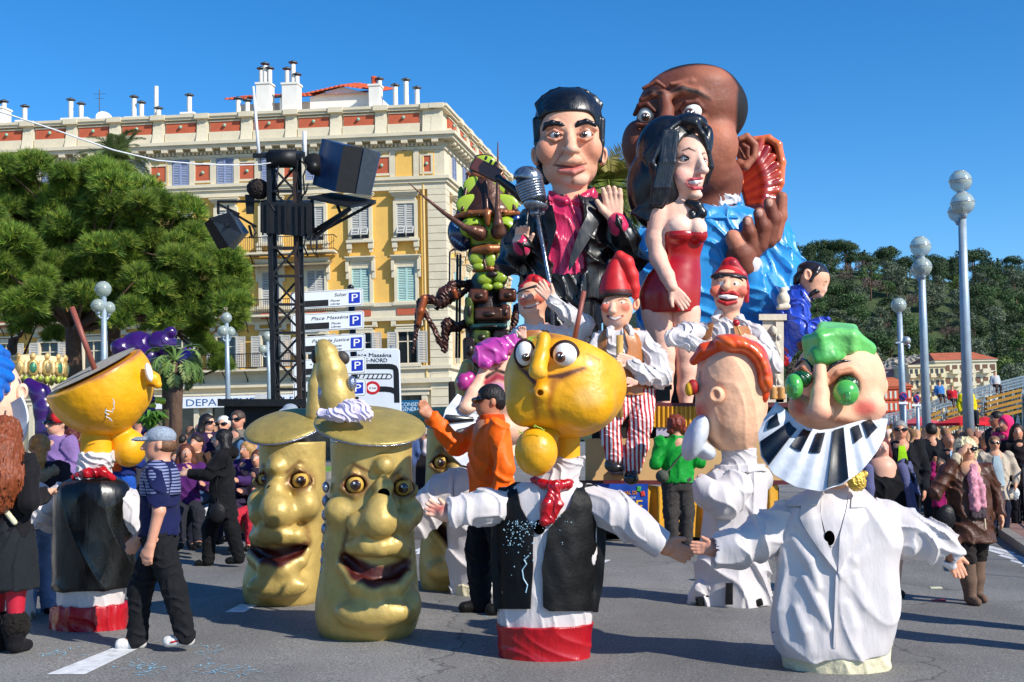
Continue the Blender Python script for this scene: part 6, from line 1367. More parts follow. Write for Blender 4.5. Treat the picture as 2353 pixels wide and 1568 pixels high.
# microphone on its stand
mf=Fig('giant_microphone','giant vintage silver microphone on a slanted stand held before the singer','microphone',Y=18.9,at=(1275,800))
S2=ZF(mf,1240,180,2.703);silver=mat('brushed_silver','#8a929c',.25,metal=.85,var=.3,vs=14,bump=.3,bs=20)
mic=[S2.c([(225,735,0,86),(262,865,0,72)],k=10),S2.b(222,730,0,100,92,90),S2.b(262,870,0,84,76,80)]
body=S2.p('capsule',mat('mic_dark','#1b1e24',.4,metal=.5),[S2.c([(225,735,0,90),(260,860,0,80)])],vox=3,k=10)
S2.p('shell',silver,[S2.b(218,720,0,104,84,94,rz=-14),S2.x(240,820,0,140,70,120,0,rz=-16,op='-',k=4)],vox=2.8,k=6,parent=body);S2.p('shell',silver,[S2.b(268,890,0,90,64,86,rz=-14),S2.x(240,820,0,140,55,120,0,rz=-16,op='-',k=4)],vox=2.8,k=6,parent=body)
for i in range(7):
    t=(i+.5)/7;cx,cy=222+34*t,745+118*t;k=MB();cc=mf.w(*S2.z(cx,cy),0);k.lathe([(S2.k*mf.s*(97-12*t),-.028),(S2.k*mf.s*(101-12*t),0),(S2.k*mf.s*(97-12*t),.028)],cc,28,axis=(-.25,0,.97));mf.add(k,'rib',silver,body,smooth=True)
k=MB();k.tube([mf.w(*S2.z(272,940)),mf.w(*S2.z(368,1450)),mf.w(1275,800)],mf.s*4.6,12);mf.add(k,'stand',silver,smooth=True)
S2.p('swivel',silver,[S2.b(262,955,0,34,26,30),S2.b(312,945,0,18,26,18)],vox=2.6,k=6)
gf=Fig('giant_guitar','giant guitar with brown headstock and black neck pointing up left','guitar',Y=20.6,at=(1215,480))
gq=Zm(1000,350,2.75)
gf.part('headstock',mat('guitar_brown','#5c2a18',.4,coat=.4,var=.15),[bx(*gq(590,205),0,36,17,4,3,rz=-29)],vox=1.8,k=2)
gf.part('neck',blackp,[ch([(*gq(675,265),0,9),(*gq(830,385),0,12),(*gq(1000,500),4,13)])],vox=2.2,k=3)
for x,y in ((590,125),(625,150),(655,165)): gf.part('tuning_peg',blackp,[bx(*gq(x,y),0,3,5,2,1,rz=-29)],vox=1,k=1)
# ---------------------------------------------------------------- giant dark-skinned man in blue satin
f=Fig('giant_man_figure','giant bald dark-skinned figure in blue satin shirt with staring eyes and raised palm','carnival figure',Y=22.0,at=(1640,930))
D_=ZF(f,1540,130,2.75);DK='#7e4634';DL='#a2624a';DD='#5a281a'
hd=[D_.b(525,400,20,385,312,350,c=DK),D_.b(400,690,-10,345,330,310,c=DK,k=70),D_.b(640,880,0,235,190,230,c=DK,k=60),D_.b(690,640,-170,150,190,140,c=DL,k=60),D_.b(560,760,-190,160,170,120,c=DK,k=60),D_.b(150,640,-150,110,170,130,c=DK,k=50),D_.b(590,230,-130,200,110,170,c=DL,k=80),
    D_.c([(330,300,-318,38),(350,400,-340,44),(340,520,-380,70)],DK,k=30),
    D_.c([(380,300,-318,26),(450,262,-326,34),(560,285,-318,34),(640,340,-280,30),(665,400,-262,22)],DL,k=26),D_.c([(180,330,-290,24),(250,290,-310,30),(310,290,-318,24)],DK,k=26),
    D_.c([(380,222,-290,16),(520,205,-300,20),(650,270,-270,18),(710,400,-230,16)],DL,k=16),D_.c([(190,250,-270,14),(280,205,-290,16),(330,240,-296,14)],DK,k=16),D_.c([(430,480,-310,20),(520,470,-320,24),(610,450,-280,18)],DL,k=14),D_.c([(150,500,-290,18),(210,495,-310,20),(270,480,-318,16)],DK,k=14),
    D_.b(205,428,-318,62,64,70,op='-',k=10),D_.b(520,405,-332,78,62,70,op='-',k=10),
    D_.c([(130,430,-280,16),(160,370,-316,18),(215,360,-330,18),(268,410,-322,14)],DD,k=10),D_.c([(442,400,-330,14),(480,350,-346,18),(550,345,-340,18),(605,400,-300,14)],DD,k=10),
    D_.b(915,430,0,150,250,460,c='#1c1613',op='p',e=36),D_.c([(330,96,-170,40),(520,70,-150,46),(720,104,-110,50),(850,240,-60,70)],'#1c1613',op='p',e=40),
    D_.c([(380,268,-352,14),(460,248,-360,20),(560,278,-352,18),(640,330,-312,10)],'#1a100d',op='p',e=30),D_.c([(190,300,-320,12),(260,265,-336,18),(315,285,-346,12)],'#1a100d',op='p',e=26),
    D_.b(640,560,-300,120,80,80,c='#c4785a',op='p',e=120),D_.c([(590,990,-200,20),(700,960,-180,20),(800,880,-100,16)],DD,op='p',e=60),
    D_.c([(660,960,20,190),(650,1100,20,195)],DK,k=40)]
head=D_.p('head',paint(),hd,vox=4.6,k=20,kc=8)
D_.eye(205,430,-268,58,(-.05,.3),parent=head,iris='#4a2a18',ir=.5);D_.eye(520,405,-282,72,(-.18,.25),parent=head,iris='#4a2a18',ir=.5)
D_.p('ear',paint(),[D_.b(905,680,-10,78,112,42,c=DK,rz=-10),D_.b(890,670,-50,46,72,30,op='-',k=14),D_.c([(850,600,-50,20),(900,580,-50,22),(955,640,-46,24),(950,720,-46,22),(890,790,-46,30)],DL,k=8),D_.c([(875,640,-60,14),(905,660,-64,15),(905,720,-60,14)],DK,k=6),D_.b(860,770,-20,46,40,36,c=DL)],vox=3.6,k=12,parent=head)
bls=satin('#1c8fd6','blue_satin',rough=.33,bump=.12);
D_.p('shirt',bls,[D_.l([(1090,680,20,230,200),(1140,660,20,380,260),(1250,640,20,490,300),(1450,640,20,520,320),(1750,640,20,500,320),(2150,640,20,480,320)]),D_.c([(1060,1260,0,150),(1130,1500,-40,150),(1060,1730,-110,150),(960,1660,-220,140),(900,1500,-280,105)])],vox=5,k=40,fold=(16,250,4,(1,1,.8)))
blv2=D_.lv([(1090,680,20,235,205),(1140,660,20,390,270),(1250,640,20,500,310),(1450,640,20,530,330)]);sfb=ls(blv2);zz=D_.z
drape(f,'collar_wing',bls,[zz(700,1090),zz(640,1110),zz(610,1140)],[zz(790,1085),zz(850,1150),zz(870,1240)],sfb,12,5,12,10)
D_.p('neck_scarf',wsat,[D_.l([(1005,690,0,160,170),(1050,690,0,165,170),(1110,670,0,130,180)])],vox=4,k=8,fold=(9,110,3,(1,1,1.2)))
D_.p('cuff',wsat,[D_.c([(905,1480,-285,100),(885,1450,-300,98)])],vox=4,k=6)
D_.p('hand',paint(),[D_.c([(890,1480,-300,92),(860,1400,-320,98)],DK),D_.b(900,1340,-330,110,110,60,c=DK,rz=30),D_.b(820,1300,-360,60,80,50,c='#c98468',rz=30,k=20),
    D_.c([(930,1340,-340,50),(915,1240,-380,44),(905,1165,-380,36)],DK),D_.c([(990,1330,-330,52),(1010,1200,-370,46),(985,1110,-385,40)],DK),D_.c([(1050,1300,-310,52),(1085,1150,-340,46),(1055,1040,-360,40)],DK),D_.c([(1090,1270,-280,48),(1130,1130,-290,44),(1140,1000,-300,38)],DL),
    D_.b(905,1160,-412,20,26,14,c='#d9a690',op='p',e=14),D_.b(985,1105,-420,22,26,14,c='#d9a690',op='p',e=14),D_.b(1055,1035,-396,22,26,14,c='#d9a690',op='p',e=14)],vox=3.4,k=12)
D_.p('trousers',mat('float_dark','#14100e'),[D_.l([(2120,640,20,470,310),(2420,640,20,460,300)])],vox=8,k=6)
wf=Fig('orange_wing','large red and orange sculpted wing behind the dark giant ear','carnival figure',Y=23,at=(1750,480))
Wg=ZF(wf,1540,130,2.75);wm=mat('wing_paint',None,.28,var=.1,vs=6,coat=.6)
pr=[]
for i in range(9):
    t=i/8;ex,ey=950+165*math.sin(.3+2.2*t),610+460*t;sx,sy=860+50*t,860+190*t
    pr.append(Wg.c([(sx,sy,20-6*i,26),((sx+ex)/2+25,(sy+ey)/2-10,-6*i,44),(ex,ey,-6*i,30)],'#8f1c14' if i%2 else '#b03418'))
pr.append(Wg.c([(930,600,0,18),(1050,592,-10,24),(1115,640,-20,28),(1140,760,-20,28),(1130,900,-20,28),(1090,1020,-10,24),(960,1110,0,18)],'#e8743a'))
pr.append(Wg.b(1005,830,30,120,255,30,c='#7a1410',rz=-12));Wg.p('wing',wm,pr,vox=3.6,k=6,kc=6)
Wg.p('wing_scroll',wm,[Wg.c([(830,840,10,30),(850,900,10,34),(820,950,10,28)],'#e8743a'),Wg.c([(820,1010,30,30),(840,1080,30,26),(850,1150,30,20)],'#d4491f')],vox=3.6,k=8)
# ---------------------------------------------------------------- giant woman in red dress
f=Fig('giant_woman_figure','giant smiling woman figure with long black hair and strapless red dress','carnival figure',Y=19.4,at=(1540,930))
V_=ZF(f,1540,130,2.75);WK='#eebba4';WL='#f4cdb8'
hd=[V_.b(505,740,0,146,196,140,c=WK),V_.b(490,890,-30,108,118,100,c=WK,k=40),V_.b(545,985,-50,50,32,40,c=WL,k=24),V_.b(455,860,-90,60,60,50,c=WL,k=30),
    V_.c([(560,680,-110,18),(590,770,-135,24),(606,810,-150,28)],WL,k=20),V_.b(604,815,-152,34,26,30,c=WL,k=12),V_.b(566,830,-130,22,18,24,c=WK,k=10),
    V_.c([(480,882,-120,10),(530,878,-140,13),(590,868,-138,10)],'#c8505a',k=8),V_.c([(490,905,-122,10),(535,938,-138,15),(585,938,-134,12)],'#c8505a',k=8),V_.b(540,905,-136,50,22,20,op='-',k=6),
    V_.b(470,735,-112,44,24,26,op='-',k=8),V_.b(598,750,-112,30,24,26,op='-',k=8),V_.c([(430,725,-100,9),(470,705,-124,11),(512,730,-122,9)],'#c08a80',k=6),V_.c([(576,740,-124,8),(602,724,-126,9),(625,745,-104,7)],'#c08a80',k=6),
    V_.c([(455,682,-112,6),(500,666,-124,8),(540,684,-130,6)],'#150c0c',op='p',e=9),V_.c([(592,704,-134,5),(610,690,-128,7),(626,698,-112,5)],'#150c0c',op='p',e=8),V_.b(440,850,-110,44,34,40,c='#e88f84',op='p',e=60),
    V_.c([(425,735,-104,4),(470,716,-126,5),(515,738,-122,4)],'#150c0c',op='p',e=7),
    V_.c([(440,950,10,62),(430,1080,10,78)],WK,k=30)]
head=V_.p('head',paint(),hd,vox=2.8,k=12,kc=5)
V_.p('teeth',paint(),[V_.c([(500,892,-118,14),(545,898,-132,17),(582,892,-128,13)],'#efece6')],vox=2.2,k=4,parent=head)
V_.eye(472,737,-90,34,(.35,.05),parent=head,iris='#3a3f44',ir=.5);V_.eye(600,751,-94,26,(.3,.05),parent=head,iris='#3a3f44',ir=.5)
hp=[V_.b(360,700,30,225,270,190,c=HB),V_.b(300,880,40,200,260,160,c=HB),V_.b(300,1090,60,170,150,110,c=HB),V_.b(220,940,50,150,260,130,c=HB),V_.b(540,800,-120,142,250,150,op='-',k=14)]
for i in range(11):
    o=i*22;hp.append(V_.c([(470-o*.9,452+o*.22,-112+o*.2,15),(335-o*.62,560+o*.7,-146+o*.3,19),(246-o*.28+o*.35,760+o*.5,-146+o*.3,20),(305-o*.7+60,930+o*.4,-126+o*.4,20),(340-o,1030+o*.35,-96+o*.4,18),(250-o*.2,1150,-44,14)],HB if i%2 else '#1c222c',k=5))
for i in range(6): hp.append(V_.c([(420-18*i,545,-152,13),(398-19*i,760,-156,16),(360-20*i,930,-146,18),(310-14*i,1050,-116,15)],HB if i%2 else '#1c222c',k=5))
hp+=[V_.b(500,500,-20,130,76,130,c=HB),V_.b(610,640,-10,56,140,90,c=HB,rz=-12),V_.b(548,800,-140,112,235,150,op='-',k=10)]
hp+=[V_.c([(470,470,-120,26),(540,490,-130,28),(592,570,-110,24),(628,680,-80,24),(652,790,-60,22),(620,900,-40,18)],HB),V_.c([(500,1040,-70,28),(560,1060,-90,34),(590,1110,-90,34),(550,1150,-90,26),(520,1140,-90,18)],HB),V_.c([(520,1110,-90,24),(545,1180,-90,16)],HB)]
V_.p('hair',hairb,hp,vox=3.2,k=12,parent=head)
V_.p('torso',paint(),[V_.l([(1040,430,20,80,80),(1080,420,20,180,100),(1140,420,20,190,110),(1260,430,10,165,120),(1330,430,10,150,110)],WK),V_.b(440,1210,-90,92,80,70,c=WL,k=20),V_.b(560,1215,-100,66,75,64,c=WL,k=20),
    V_.c([(290,1110,-20,72),(270,1290,-30,62),(290,1420,-60,58),(350,1540,-150,50),(385,1620,-180,40)],WK,k=20)],vox=3.6,k=20)
rd=mat('red_lacquer_dress','#a80f14',.32,var=.08,vs=4,coat=.25)
V_.p('dress',rd,[V_.l([(1235,440,0,156,116),(1310,445,0,160,120),(1420,445,10,134,110),(1530,400,10,185,130),(1650,372,10,212,150),(1760,372,10,202,145),(1800,375,10,194,140)]),V_.b(445,1262,-90,100,62,70,k=16),V_.b(562,1262,-96,68,60,62,k=16)],vox=3.6,k=16)
V_.p('hand',paint(),V_.hand(384,1620,-184,-52,190,-1,.2,c=WK,spread=4),vox=2.6,k=8)
for x0,x1 in ((285,330),(470,480)): V_.p('leg',paint(),[V_.c([(x0,1790,10,112),(x1,2080,0,82),(x1+4,2180,-10,66),(x1,2320,0,60),(x1,2420,0,44)],WK)],vox=3.8,k=14)
# ---------------------------------------------------------------- giant moustached guitarist leaning out on the right
f=Fig('giant_moustache_figure','moustached figure in bright blue satin jacket leaning over the float side','carnival figure',Y=20.8,at=(1850,900))
Q=ZF(f,1650,560,2.904)
hd=[Q.b(1120,400,0,110,110,95,c=SG,rz=-20),Q.b(1120,480,-10,80,60,70,c=SG,k=30),Q.c([(1195,410,-40,14),(1190,480,-46,20),(1170,515,-46,18)],SGL,k=14),Q.b(1160,520,-40,20,14,16,c=SGL),Q.c([(1090,500,0,50),(1030,560,10,56)],SG),Q.c([(1165,432,-60,5),(1205,420,-60,6)],'#1c1210',op='p',e=8),Q.b(1185,446,-62,10,6,14,c='#1c1210',op='p',e=8)]
head=Q.p('head',paint(),hd,vox=2.6,k=14)
Q.p('hair',mat('brown_hair_paint','#241a17',.3,coat=.4),[Q.b(1110,350,10,118,78,100,rz=-18),Q.c([(1150,320,-70,20),(1130,360,-90,24),(1100,410,-94,20)]),Q.c([(1040,350,0,40),(1000,400,10,34),(985,430,20,22)]),Q.b(1180,450,-90,80,90,60,op='-',k=10)],vox=2.6,k=10,parent=head)
Q.p('ear',paint(),[Q.b(1072,372,-88,34,46,18,c=SG),Q.b(1070,372,-102,18,30,10,op='-',k=4)],vox=2.2,k=4,parent=head)
Q.p('moustache',blackp,[Q.c([(1160,492,-60,10),(1130,490,-74,18),(1100,510,-78,14),(1085,530,-76,8)]),Q.b(1110,550,-60,14,16,12)],vox=2,k=5,parent=head)
bl2=satin('#0f3fb8','royal_blue_satin',rough=.33,bump=.12)
Q.p('jacket',bl2,[Q.c([(1010,520,10,80),(960,680,20,110),(930,840,30,100)]),Q.c([(1020,560,-20,70),(1000,720,-80,62),(1060,790,-100,52),(1150,730,-90,46),(1200,710,-90,36)]),Q.c([(930,840,20,90),(900,960,20,60)])],vox=3.2,k=24,fold=(10,110,5,(1,1,1)))
Q.p('shirt_collar',wsat,[Q.c([(1040,500,-60,12),(1070,540,-66,14),(1085,560,-66,8)])],vox=2.4,k=4)
Q.p('guitar_body',mat('guitar_red_brown','#4a1c14',.35,coat=.4),[Q.b(1050,850,-40,70,80,24)],vox=2.8,k=6);Q.p('red_drape',rsat,[Q.c([(910,870,-10,40),(905,1000,-10,34)])],vox=3,k=6,fold=(6,60,3,(1,1,.6)))
# ---------------------------------------------------------------- red-capped riders on the float
def stripes(name,c1,c2,scale,ax='X'):
    if name in MATS: return MATS[name]
    m=mat(name,c1,.6,var=.05,bump=.2,bs=10);N=m.node_tree.nodes;L=m.node_tree.links;wv=N.new('ShaderNodeTexWave');wv.bands_direction=ax;wv.inputs['Scale'].default_value=scale;wv.inputs['Distortion'].default_value=1.2;wv.inputs['Detail'].default_value=1;wv.inputs['Detail Scale'].default_value=.6
    tc=N.new('ShaderNodeTexCoord');L.new(tc.outputs['Object'],wv.inputs[0]);r=N.new('ShaderNodeValToRGB');r.color_ramp.elements[0].position=.49;r.color_ramp.elements[1].position=.51;r.color_ramp.elements[0].color=(*C3(c1),1);r.color_ramp.elements[1].color=(*C3(c2),1);L.new(wv.outputs[0],r.inputs[0]);L.new(r.outputs[0],N['Principled BSDF'].inputs['Base Color']);return m
strp=stripes('red_white_stripes','#dfd9d6','#b3121f',5.2);tanv=satin('#b06a2c','tan_satin',rough=.4);redcap=mat('red_cap_paint',None,.5,var=.15,vs=5);RC='#c2161a';BRN='#231f1d'
RF='#ecae8c';RR='#de7058'
shoe=mat('dark_shoe','#2a2320',.25,coat=.5)
# flute player
f=Fig('float_rider_figure','red-capped figure in striped trousers playing a long flute, sitting on float edge','carnival figure',Y=17.6,at=(1440,1100),group='red-capped float figures')
A=ZF(f,1250,620,2.489)
hd=[A.b(728,385,0,98,112,95,c=RF),A.b(718,450,-20,72,62,68,c=RF,k=30),A.c([(700,350,-84,14),(698,392,-108,20)],'#e8b49a',k=14),A.b(700,395,-112,26,18,20,c='#e8b49a',k=8),A.b(660,370,-70,34,30,26,c=RR,k=16),A.b(770,370,-70,34,30,26,c=RR,k=16),A.c([(670,425,-72,8),(715,452,-92,10),(762,424,-72,8)],'#8a1a1c',op='p',e=10),A.c([(685,432,-80,5),(716,442,-92,6),(750,430,-80,5)],'#f0ece6',op='p',e=5),
    A.b(660,342,-80,17,9,14,c='#efe9e2',op='p',e=6),A.b(760,342,-78,19,9,14,c='#efe9e2',op='p',e=6),A.b(664,342,-86,7,7,12,c='#15100e',op='p',e=5),A.b(756,342,-84,7,7,12,c='#15100e',op='p',e=5),A.c([(635,325,-70,4),(665,318,-84,5),(690,326,-88,4)],'#2a1712',op='p',e=6),A.c([(738,326,-88,4),(765,316,-82,5),(792,326,-66,4)],'#2a1712',op='p',e=6),A.b(716,470,-70,40,20,30,c='#c9a8a0',op='p',e=30),A.c([(735,460,10,56),(745,540,10,62)],RF,k=16)]
head=A.p('head',paint(),hd,vox=2.4,k=10,kc=4)
A.p('ear',paint(),[A.b(848,350,10,22,42,16,c=RF,rz=-10),A.b(846,350,-4,10,24,10,op='-',k=3)],vox=2,k=3,parent=head)
A.p('cap',redcap,[A.l([(285,720,0,102,100),(255,716,0,98,96),(180,715,0,76,76),(110,722,0,54,54),(60,735,0,36,36),(35,742,0,20,20)],RC),A.c([(745,50,-20,34),(790,90,-30,40),(820,170,-20,40),(835,250,-10,36),(842,300,-6,24)],'#d42a28'),A.l([(270,720,0,104,102),(305,722,0,103,101)],BRN)],vox=2.4,k=5,kc=2,parent=head)
A.p('shirt',wsat,[A.l([(500,745,20,70,60),(530,745,20,120,80),(600,740,20,150,90),(760,760,20,130,90),(900,800,20,125,90)]),A.c([(880,570,10,56),(970,690,-10,66),(1000,800,-40,66),(900,790,-110,56),(820,720,-140,40)]),A.c([(620,570,10,50),(580,660,-10,50),(640,720,-110,44)]),A.c([(690,500,-60,22),(680,540,-76,18)]),A.c([(800,500,-50,26),(820,540,-60,20)])],vox=2.8,k=14,fold=(8,110,5,(1,1,.8)))
sfa=ls(A.lv([(500,745,20,76,70),(530,745,20,130,92),(600,740,20,162,104),(760,760,20,142,104),(920,810,20,135,104)]));z=A.z
drape(f,'waistcoat',tanv,[z(770,500),z(800,620),z(770,760),z(770,915)],[z(870,500),z(910,640),z(915,780),z(950,915)],sfa,5,3,18,10,wob=.6);drape(f,'waistcoat',tanv,[z(640,510),z(590,600),z(600,760)],[z(665,510),z(660,640),z(680,760)],sfa,5,3,14,8,wob=.6)
A.p('trousers',strp,[A.l([(880,830,20,128,95),(950,850,10,115,92),(1010,850,0,100,90)]),A.c([(770,960,-20,74),(680,1090,-120,62),(690,1180,-120,56),(720,1320,-110,58)]),A.c([(890,980,-20,78),(880,1090,-110,66),(850,1240,-110,64),(820,1370,-106,58)])],vox=2.8,k=14,fold=(6,80,2,(1,1,1)))
A.p('shoe',shoe,[A.b(715,1365,-140,58,36,50,rz=-14),A.b(690,1350,-130,40,40,40)],vox=2.4,k=10);A.p('shoe',shoe,[A.b(815,1435,-150,48,40,50,rz=-14),A.b(820,1405,-130,40,36,40)],vox=2.4,k=10)
k=MB();k.tube([f.w(*z(745,545),-52),f.w(*z(745,1055),-60)],f.s*8,12);f.add(k,'flute',mat('bamboo','#c79a52',.5,var=.15,vs=8),smooth=True)
A.p('hand',paint(),A.hand(830,700,-150,170,130,1,.9,c='#eeb9a0',spread=2),vox=2.2,k=6);A.p('hand',paint(),A.hand(850,840,-140,165,90,1,.9,c='#eeb9a0',spread=2),vox=2.2,k=6)
# waving one
f=Fig('float_rider_figure','red-capped figure waving one hand before its face, left of the flute player','carnival figure',Y=18.0,at=(1230,860),group='red-capped float figures')
A=ZF(f,1250,620,2.489)
hd=[A.b(205,310,0,98,108,95,c=RF,rz=14),A.b(190,385,-16,74,58,66,c='#e8b49a',k=30),A.c([(200,290,-86,14),(186,318,-108,20)],RF,k=12),A.b(185,322,-110,24,17,18,c=RR,k=8),A.b(240,310,-74,40,30,26,c=RR,k=16),A.b(150,330,-70,30,26,24,c=RR,k=16),A.c([(150,372,-84,7),(190,368,-94,9),(250,340,-84,7)],'#8a1a1c',op='p',e=9),A.c([(160,366,-88,4),(195,362,-96,5),(240,342,-86,4)],'#f0ece6',op='p',e=4),A.b(150,300,-80,17,9,14,c='#efe9e2',op='p',e=6),A.b(154,300,-86,7,7,12,c='#15100e',op='p',e=5),A.c([(125,280,-70,4),(150,268,-84,5),(180,272,-92,4)],'#2a1712',op='p',e=6),A.c([(215,400,10,62),(215,490,10,66)],RF,k=16)]
head=A.p('head',paint(),hd,vox=2.4,k=10,kc=4)
A.p('cap',redcap,[A.c([(195,262,10,84),(205,215,10,52),(215,190,0,16)],RC),A.b(200,258,8,102,24,96,c=BRN,rz=14),A.c([(230,200,-30,30),(300,240,-10,26)],RC)],vox=2.4,k=6,kc=2,parent=head)
A.p('shirt',wsat,[A.l([(475,220,20,80,70),(510,220,20,140,90),(600,220,20,170,110),(760,220,20,160,110)]),A.c([(330,560,0,60),(480,520,-40,70),(520,480,-70,60),(420,410,-130,50),(330,330,-160,40)])],vox=2.8,k=14,fold=(8,110,3,(1,1,.8)))
A.p('waistcoat',tanv,[A.l([(520,215,10,110,110),(600,215,10,140,122),(760,215,10,140,122)])],vox=2.8,k=8)
A.p('hand',paint(),A.hand(322,330,-165,128,150,-1,.1,c='#eeb9a0',spread=12),vox=2.2,k=6);A.p('hand',paint(),A.hand(150,560,-110,100,90,1,.9,c='#eeb9a0'),vox=2.2,k=6)
A.p('trousers',strp,[A.l([(740,220,20,150,105),(900,220,20,150,105),(960,220,20,150,105)])],vox=4,k=6)
# drummer
f=Fig('float_rider_figure','laughing red-capped figure with red-tipped drumstick, on the right of the float','carnival figure',Y=17.8,at=(1680,900),group='red-capped float figures')
A=ZF(f,1650,560,2.904)
hd=[A.b(500,450,0,128,140,120,c=RF),A.b(500,560,-20,100,90,95,c='#e8b09a',k=40),A.c([(488,420,-108,16),(482,455,-134,24)],RF,k=16),A.b(480,460,-136,32,24,24,c=RF,k=8),A.b(405,490,-90,44,40,34,c=RR,k=20),A.b(590,490,-84,44,40,34,c=RR,k=20),
    A.b(490,540,-112,74,36,40,c='#5a0f12',op='-',k=10),A.c([(420,520,-104,12),(450,500,-122,14),(530,500,-122,14),(562,520,-104,12)],'#b01a22',k=8),A.c([(425,560,-104,12),(480,580,-122,16),(550,565,-108,12)],'#b01a22',k=8),A.b(490,540,-100,70,34,30,c='#7a1216',op='p',e=6),
    A.b(440,432,-108,26,17,20,c='#efe9e2',op='p',e=7),A.b(545,435,-104,26,17,20,c='#efe9e2',op='p',e=7),A.b(437,435,-116,10,11,16,c='#15100e',op='p',e=5),A.b(540,437,-112,10,11,16,c='#15100e',op='p',e=5),A.c([(505,640,10,72),(510,720,10,80)],RF,k=20)]
head=A.p('head',paint(),hd,vox=2.4,k=12,kc=4)
A.p('teeth',paint(),[A.c([(432,522,-108,14),(490,532,-124,17),(552,534,-104,14)],'#f0ece6')],vox=2,k=4,parent=head)
for p_ in ([(398,400,-100,9),(430,380,-118,11),(460,388,-124,7)],[(528,378,-118,9),(565,385,-106,12),(600,415,-84,7)]): A.p('eyebrow',blackp,[A.c(p_)],vox=2,k=3,parent=head)
A.p('cap',redcap,[A.c([(505,380,20,122),(510,310,20,70),(515,275,10,26)],RC),A.b(500,392,10,134,40,126,c=BRN,rz=-6),A.b(500,470,-60,120,90,110,op='-',k=6),A.c([(530,290,-20,40),(600,370,-10,30),(625,460,0,24),(630,560,10,16)],'#a8202c')],vox=2.4,k=8,kc=2,parent=head)
A.p('shirt',wsat,[A.l([(680,500,20,70,70),(730,500,20,170,100),(820,490,20,190,110),(980,490,20,180,110)]),A.c([(330,780,0,62),(190,790,-30,70),(90,830,-70,56),(230,870,-130,56),(330,890,-150,40)]),A.c([(690,790,0,66),(760,900,-20,70),(840,1030,-60,50),(740,940,-130,50),(680,880,-150,42)]),A.c([(420,640,-50,30),(400,680,-60,24)]),A.c([(580,680,-60,30),(610,730,-70,22)])],vox=2.8,k=14,fold=(9,120,6,(1,1,.8)))
sfa=ls(A.lv([(680,500,20,80,80),(730,500,20,182,112),(820,490,20,202,122),(980,490,20,192,122)]));z=A.z
drape(f,'waistcoat',tanv,[z(315,720),z(285,800),z(300,960)],[z(388,715),z(370,820),z(350,960)],sfa,5,3,12,8);drape(f,'waistcoat',tanv,[z(530,720),z(550,830),z(560,960)],[z(630,740),z(680,800),z(670,960)],sfa,5,3,12,8)
k=MB();k.tube([f.w(*z(555,725),-60),f.w(*z(595,830),-66)],f.s*2.4,8);f.add(k,'drumstick',mat('bamboo','#c79a52'),smooth=True);A.p('red_ball',mat('red_gloss','#c01018',.3,coat=.4),[A.b(552,720,-190,26)],vox=2,k=1)
A.p('hand',paint(),A.hand(690,880,-160,150,150,1,.9,c='#eeb9a0',spread=3)+[A.b(640,850,-176,70,46,40,c='#eeb9a0')],vox=2.4,k=8);A.p('hand',paint(),A.hand(330,890,-150,20,110,1,.8,c='#eeb9a0'),vox=2.4,k=8)
A.p('trousers',strp,[A.l([(960,490,20,170,105),(1100,490,20,165,105),(1150,490,20,160,105)])],vox=4,k=6)
# ---------------------------------------------------------------- mechanical grasshopper
f=Fig('giant_insect_figure','green and bronze mechanical grasshopper figure with long feelers, left of the singer','carnival figure',Y=23.5,at=(1120,940))
I=ZF(f,1000,350,2.75);brz=mat('bronze_paint',None,.38,metal=.35,var=.25,vs=5,coat=.2,bump=.2,bs=8);grp=mat('green_shell_paint',None,.3,var=.12,vs=5,coat=.4)
BZ='#4a2c1e';BZD='#2a1c18';GN='#a3bd34';GN2='#5f8420';CU='#9a5a30'
slv=[(110,575,0,60,60),(160,575,0,88,84),(240,580,0,112,105),(330,588,0,150,140),(430,596,0,190,175),(505,602,0,222,200),(560,600,0,215,195)]
base=I.p('shell',brz,[I.l(slv,BZ),I.b(620,640,-20,190,150,150,c=GN),I.b(615,790,-40,150,130,120,c=BZ),I.b(635,930,-60,110,110,90,c=GN2),I.c([(600,1000,0,120),(590,1200,20,140),(580,1500,30,130)],BZD)],vox=4,k=16,kc=8)
sfi=ls(I.lv(slv))
def plate(x,y,rx,ry,c='#a3bd34',rz=0,off=0):
    px,py=I.z(x,y);d=sfi(px,py);f.part('green_plate',grp,[b(px,py,d+3-off*I.k,rx*I.k,ry*I.k,22*I.k,c=c,rz=rz)],vox=2,k=1,parent=base)
for a in ((575,150,84,46,GN),(510,322,78,72,GN),(664,322,78,72,GN),(492,446,108,74,GN),(708,446,108,74,GN),(420,400,24,84,GN2),(780,420,22,74,GN2)): plate(*a,0,-4)
I.p('belt',brz,[I.c([(385,528,-130,16),(480,505,-190,20),(600,500,-216,22),(720,498,-190,20),(815,505,-120,16)],CU),I.c([(600,520,-220,26),(605,580,-214,16)],CU),I.c([(590,290,-150,14),(596,480,-208,16)],BZ),I.c([(470,240,-80,12),(430,480,-150,14)],BZ),I.c([(690,240,-80,12),(790,480,-150,14)],BZ),I.c([(465,235,-70,16),(575,255,-110,18),(700,230,-70,16)],CU)],vox=3,k=6,parent=base)
for x,y in ((490,512),(540,518),(602,520),(660,512),(710,500)): I.p('rivet',brz,[I.b(x,y,-225,11,11,8,c='#2a1a12')],vox=2,k=1,parent=base)
for sx,x in ((-1,500),(1,722)): I.p('brow_plate',grp,[I.b(x,600,-150,90,75,60,c='#9ab82e',rz=-18*sx),I.b(x+40*-sx*.6,635,-200,62,54,60,op='-',k=10)],vox=3,k=8,parent=base)
bluee=mat('compound_eye',None,.25,var=.0,coat=.6);
dots=[I.b(345+((i*53)%150),560+((i*37)%210),-150+0*i,9,9,40,c='#7fb6e0',op='p',e=10) for i in range(22)]
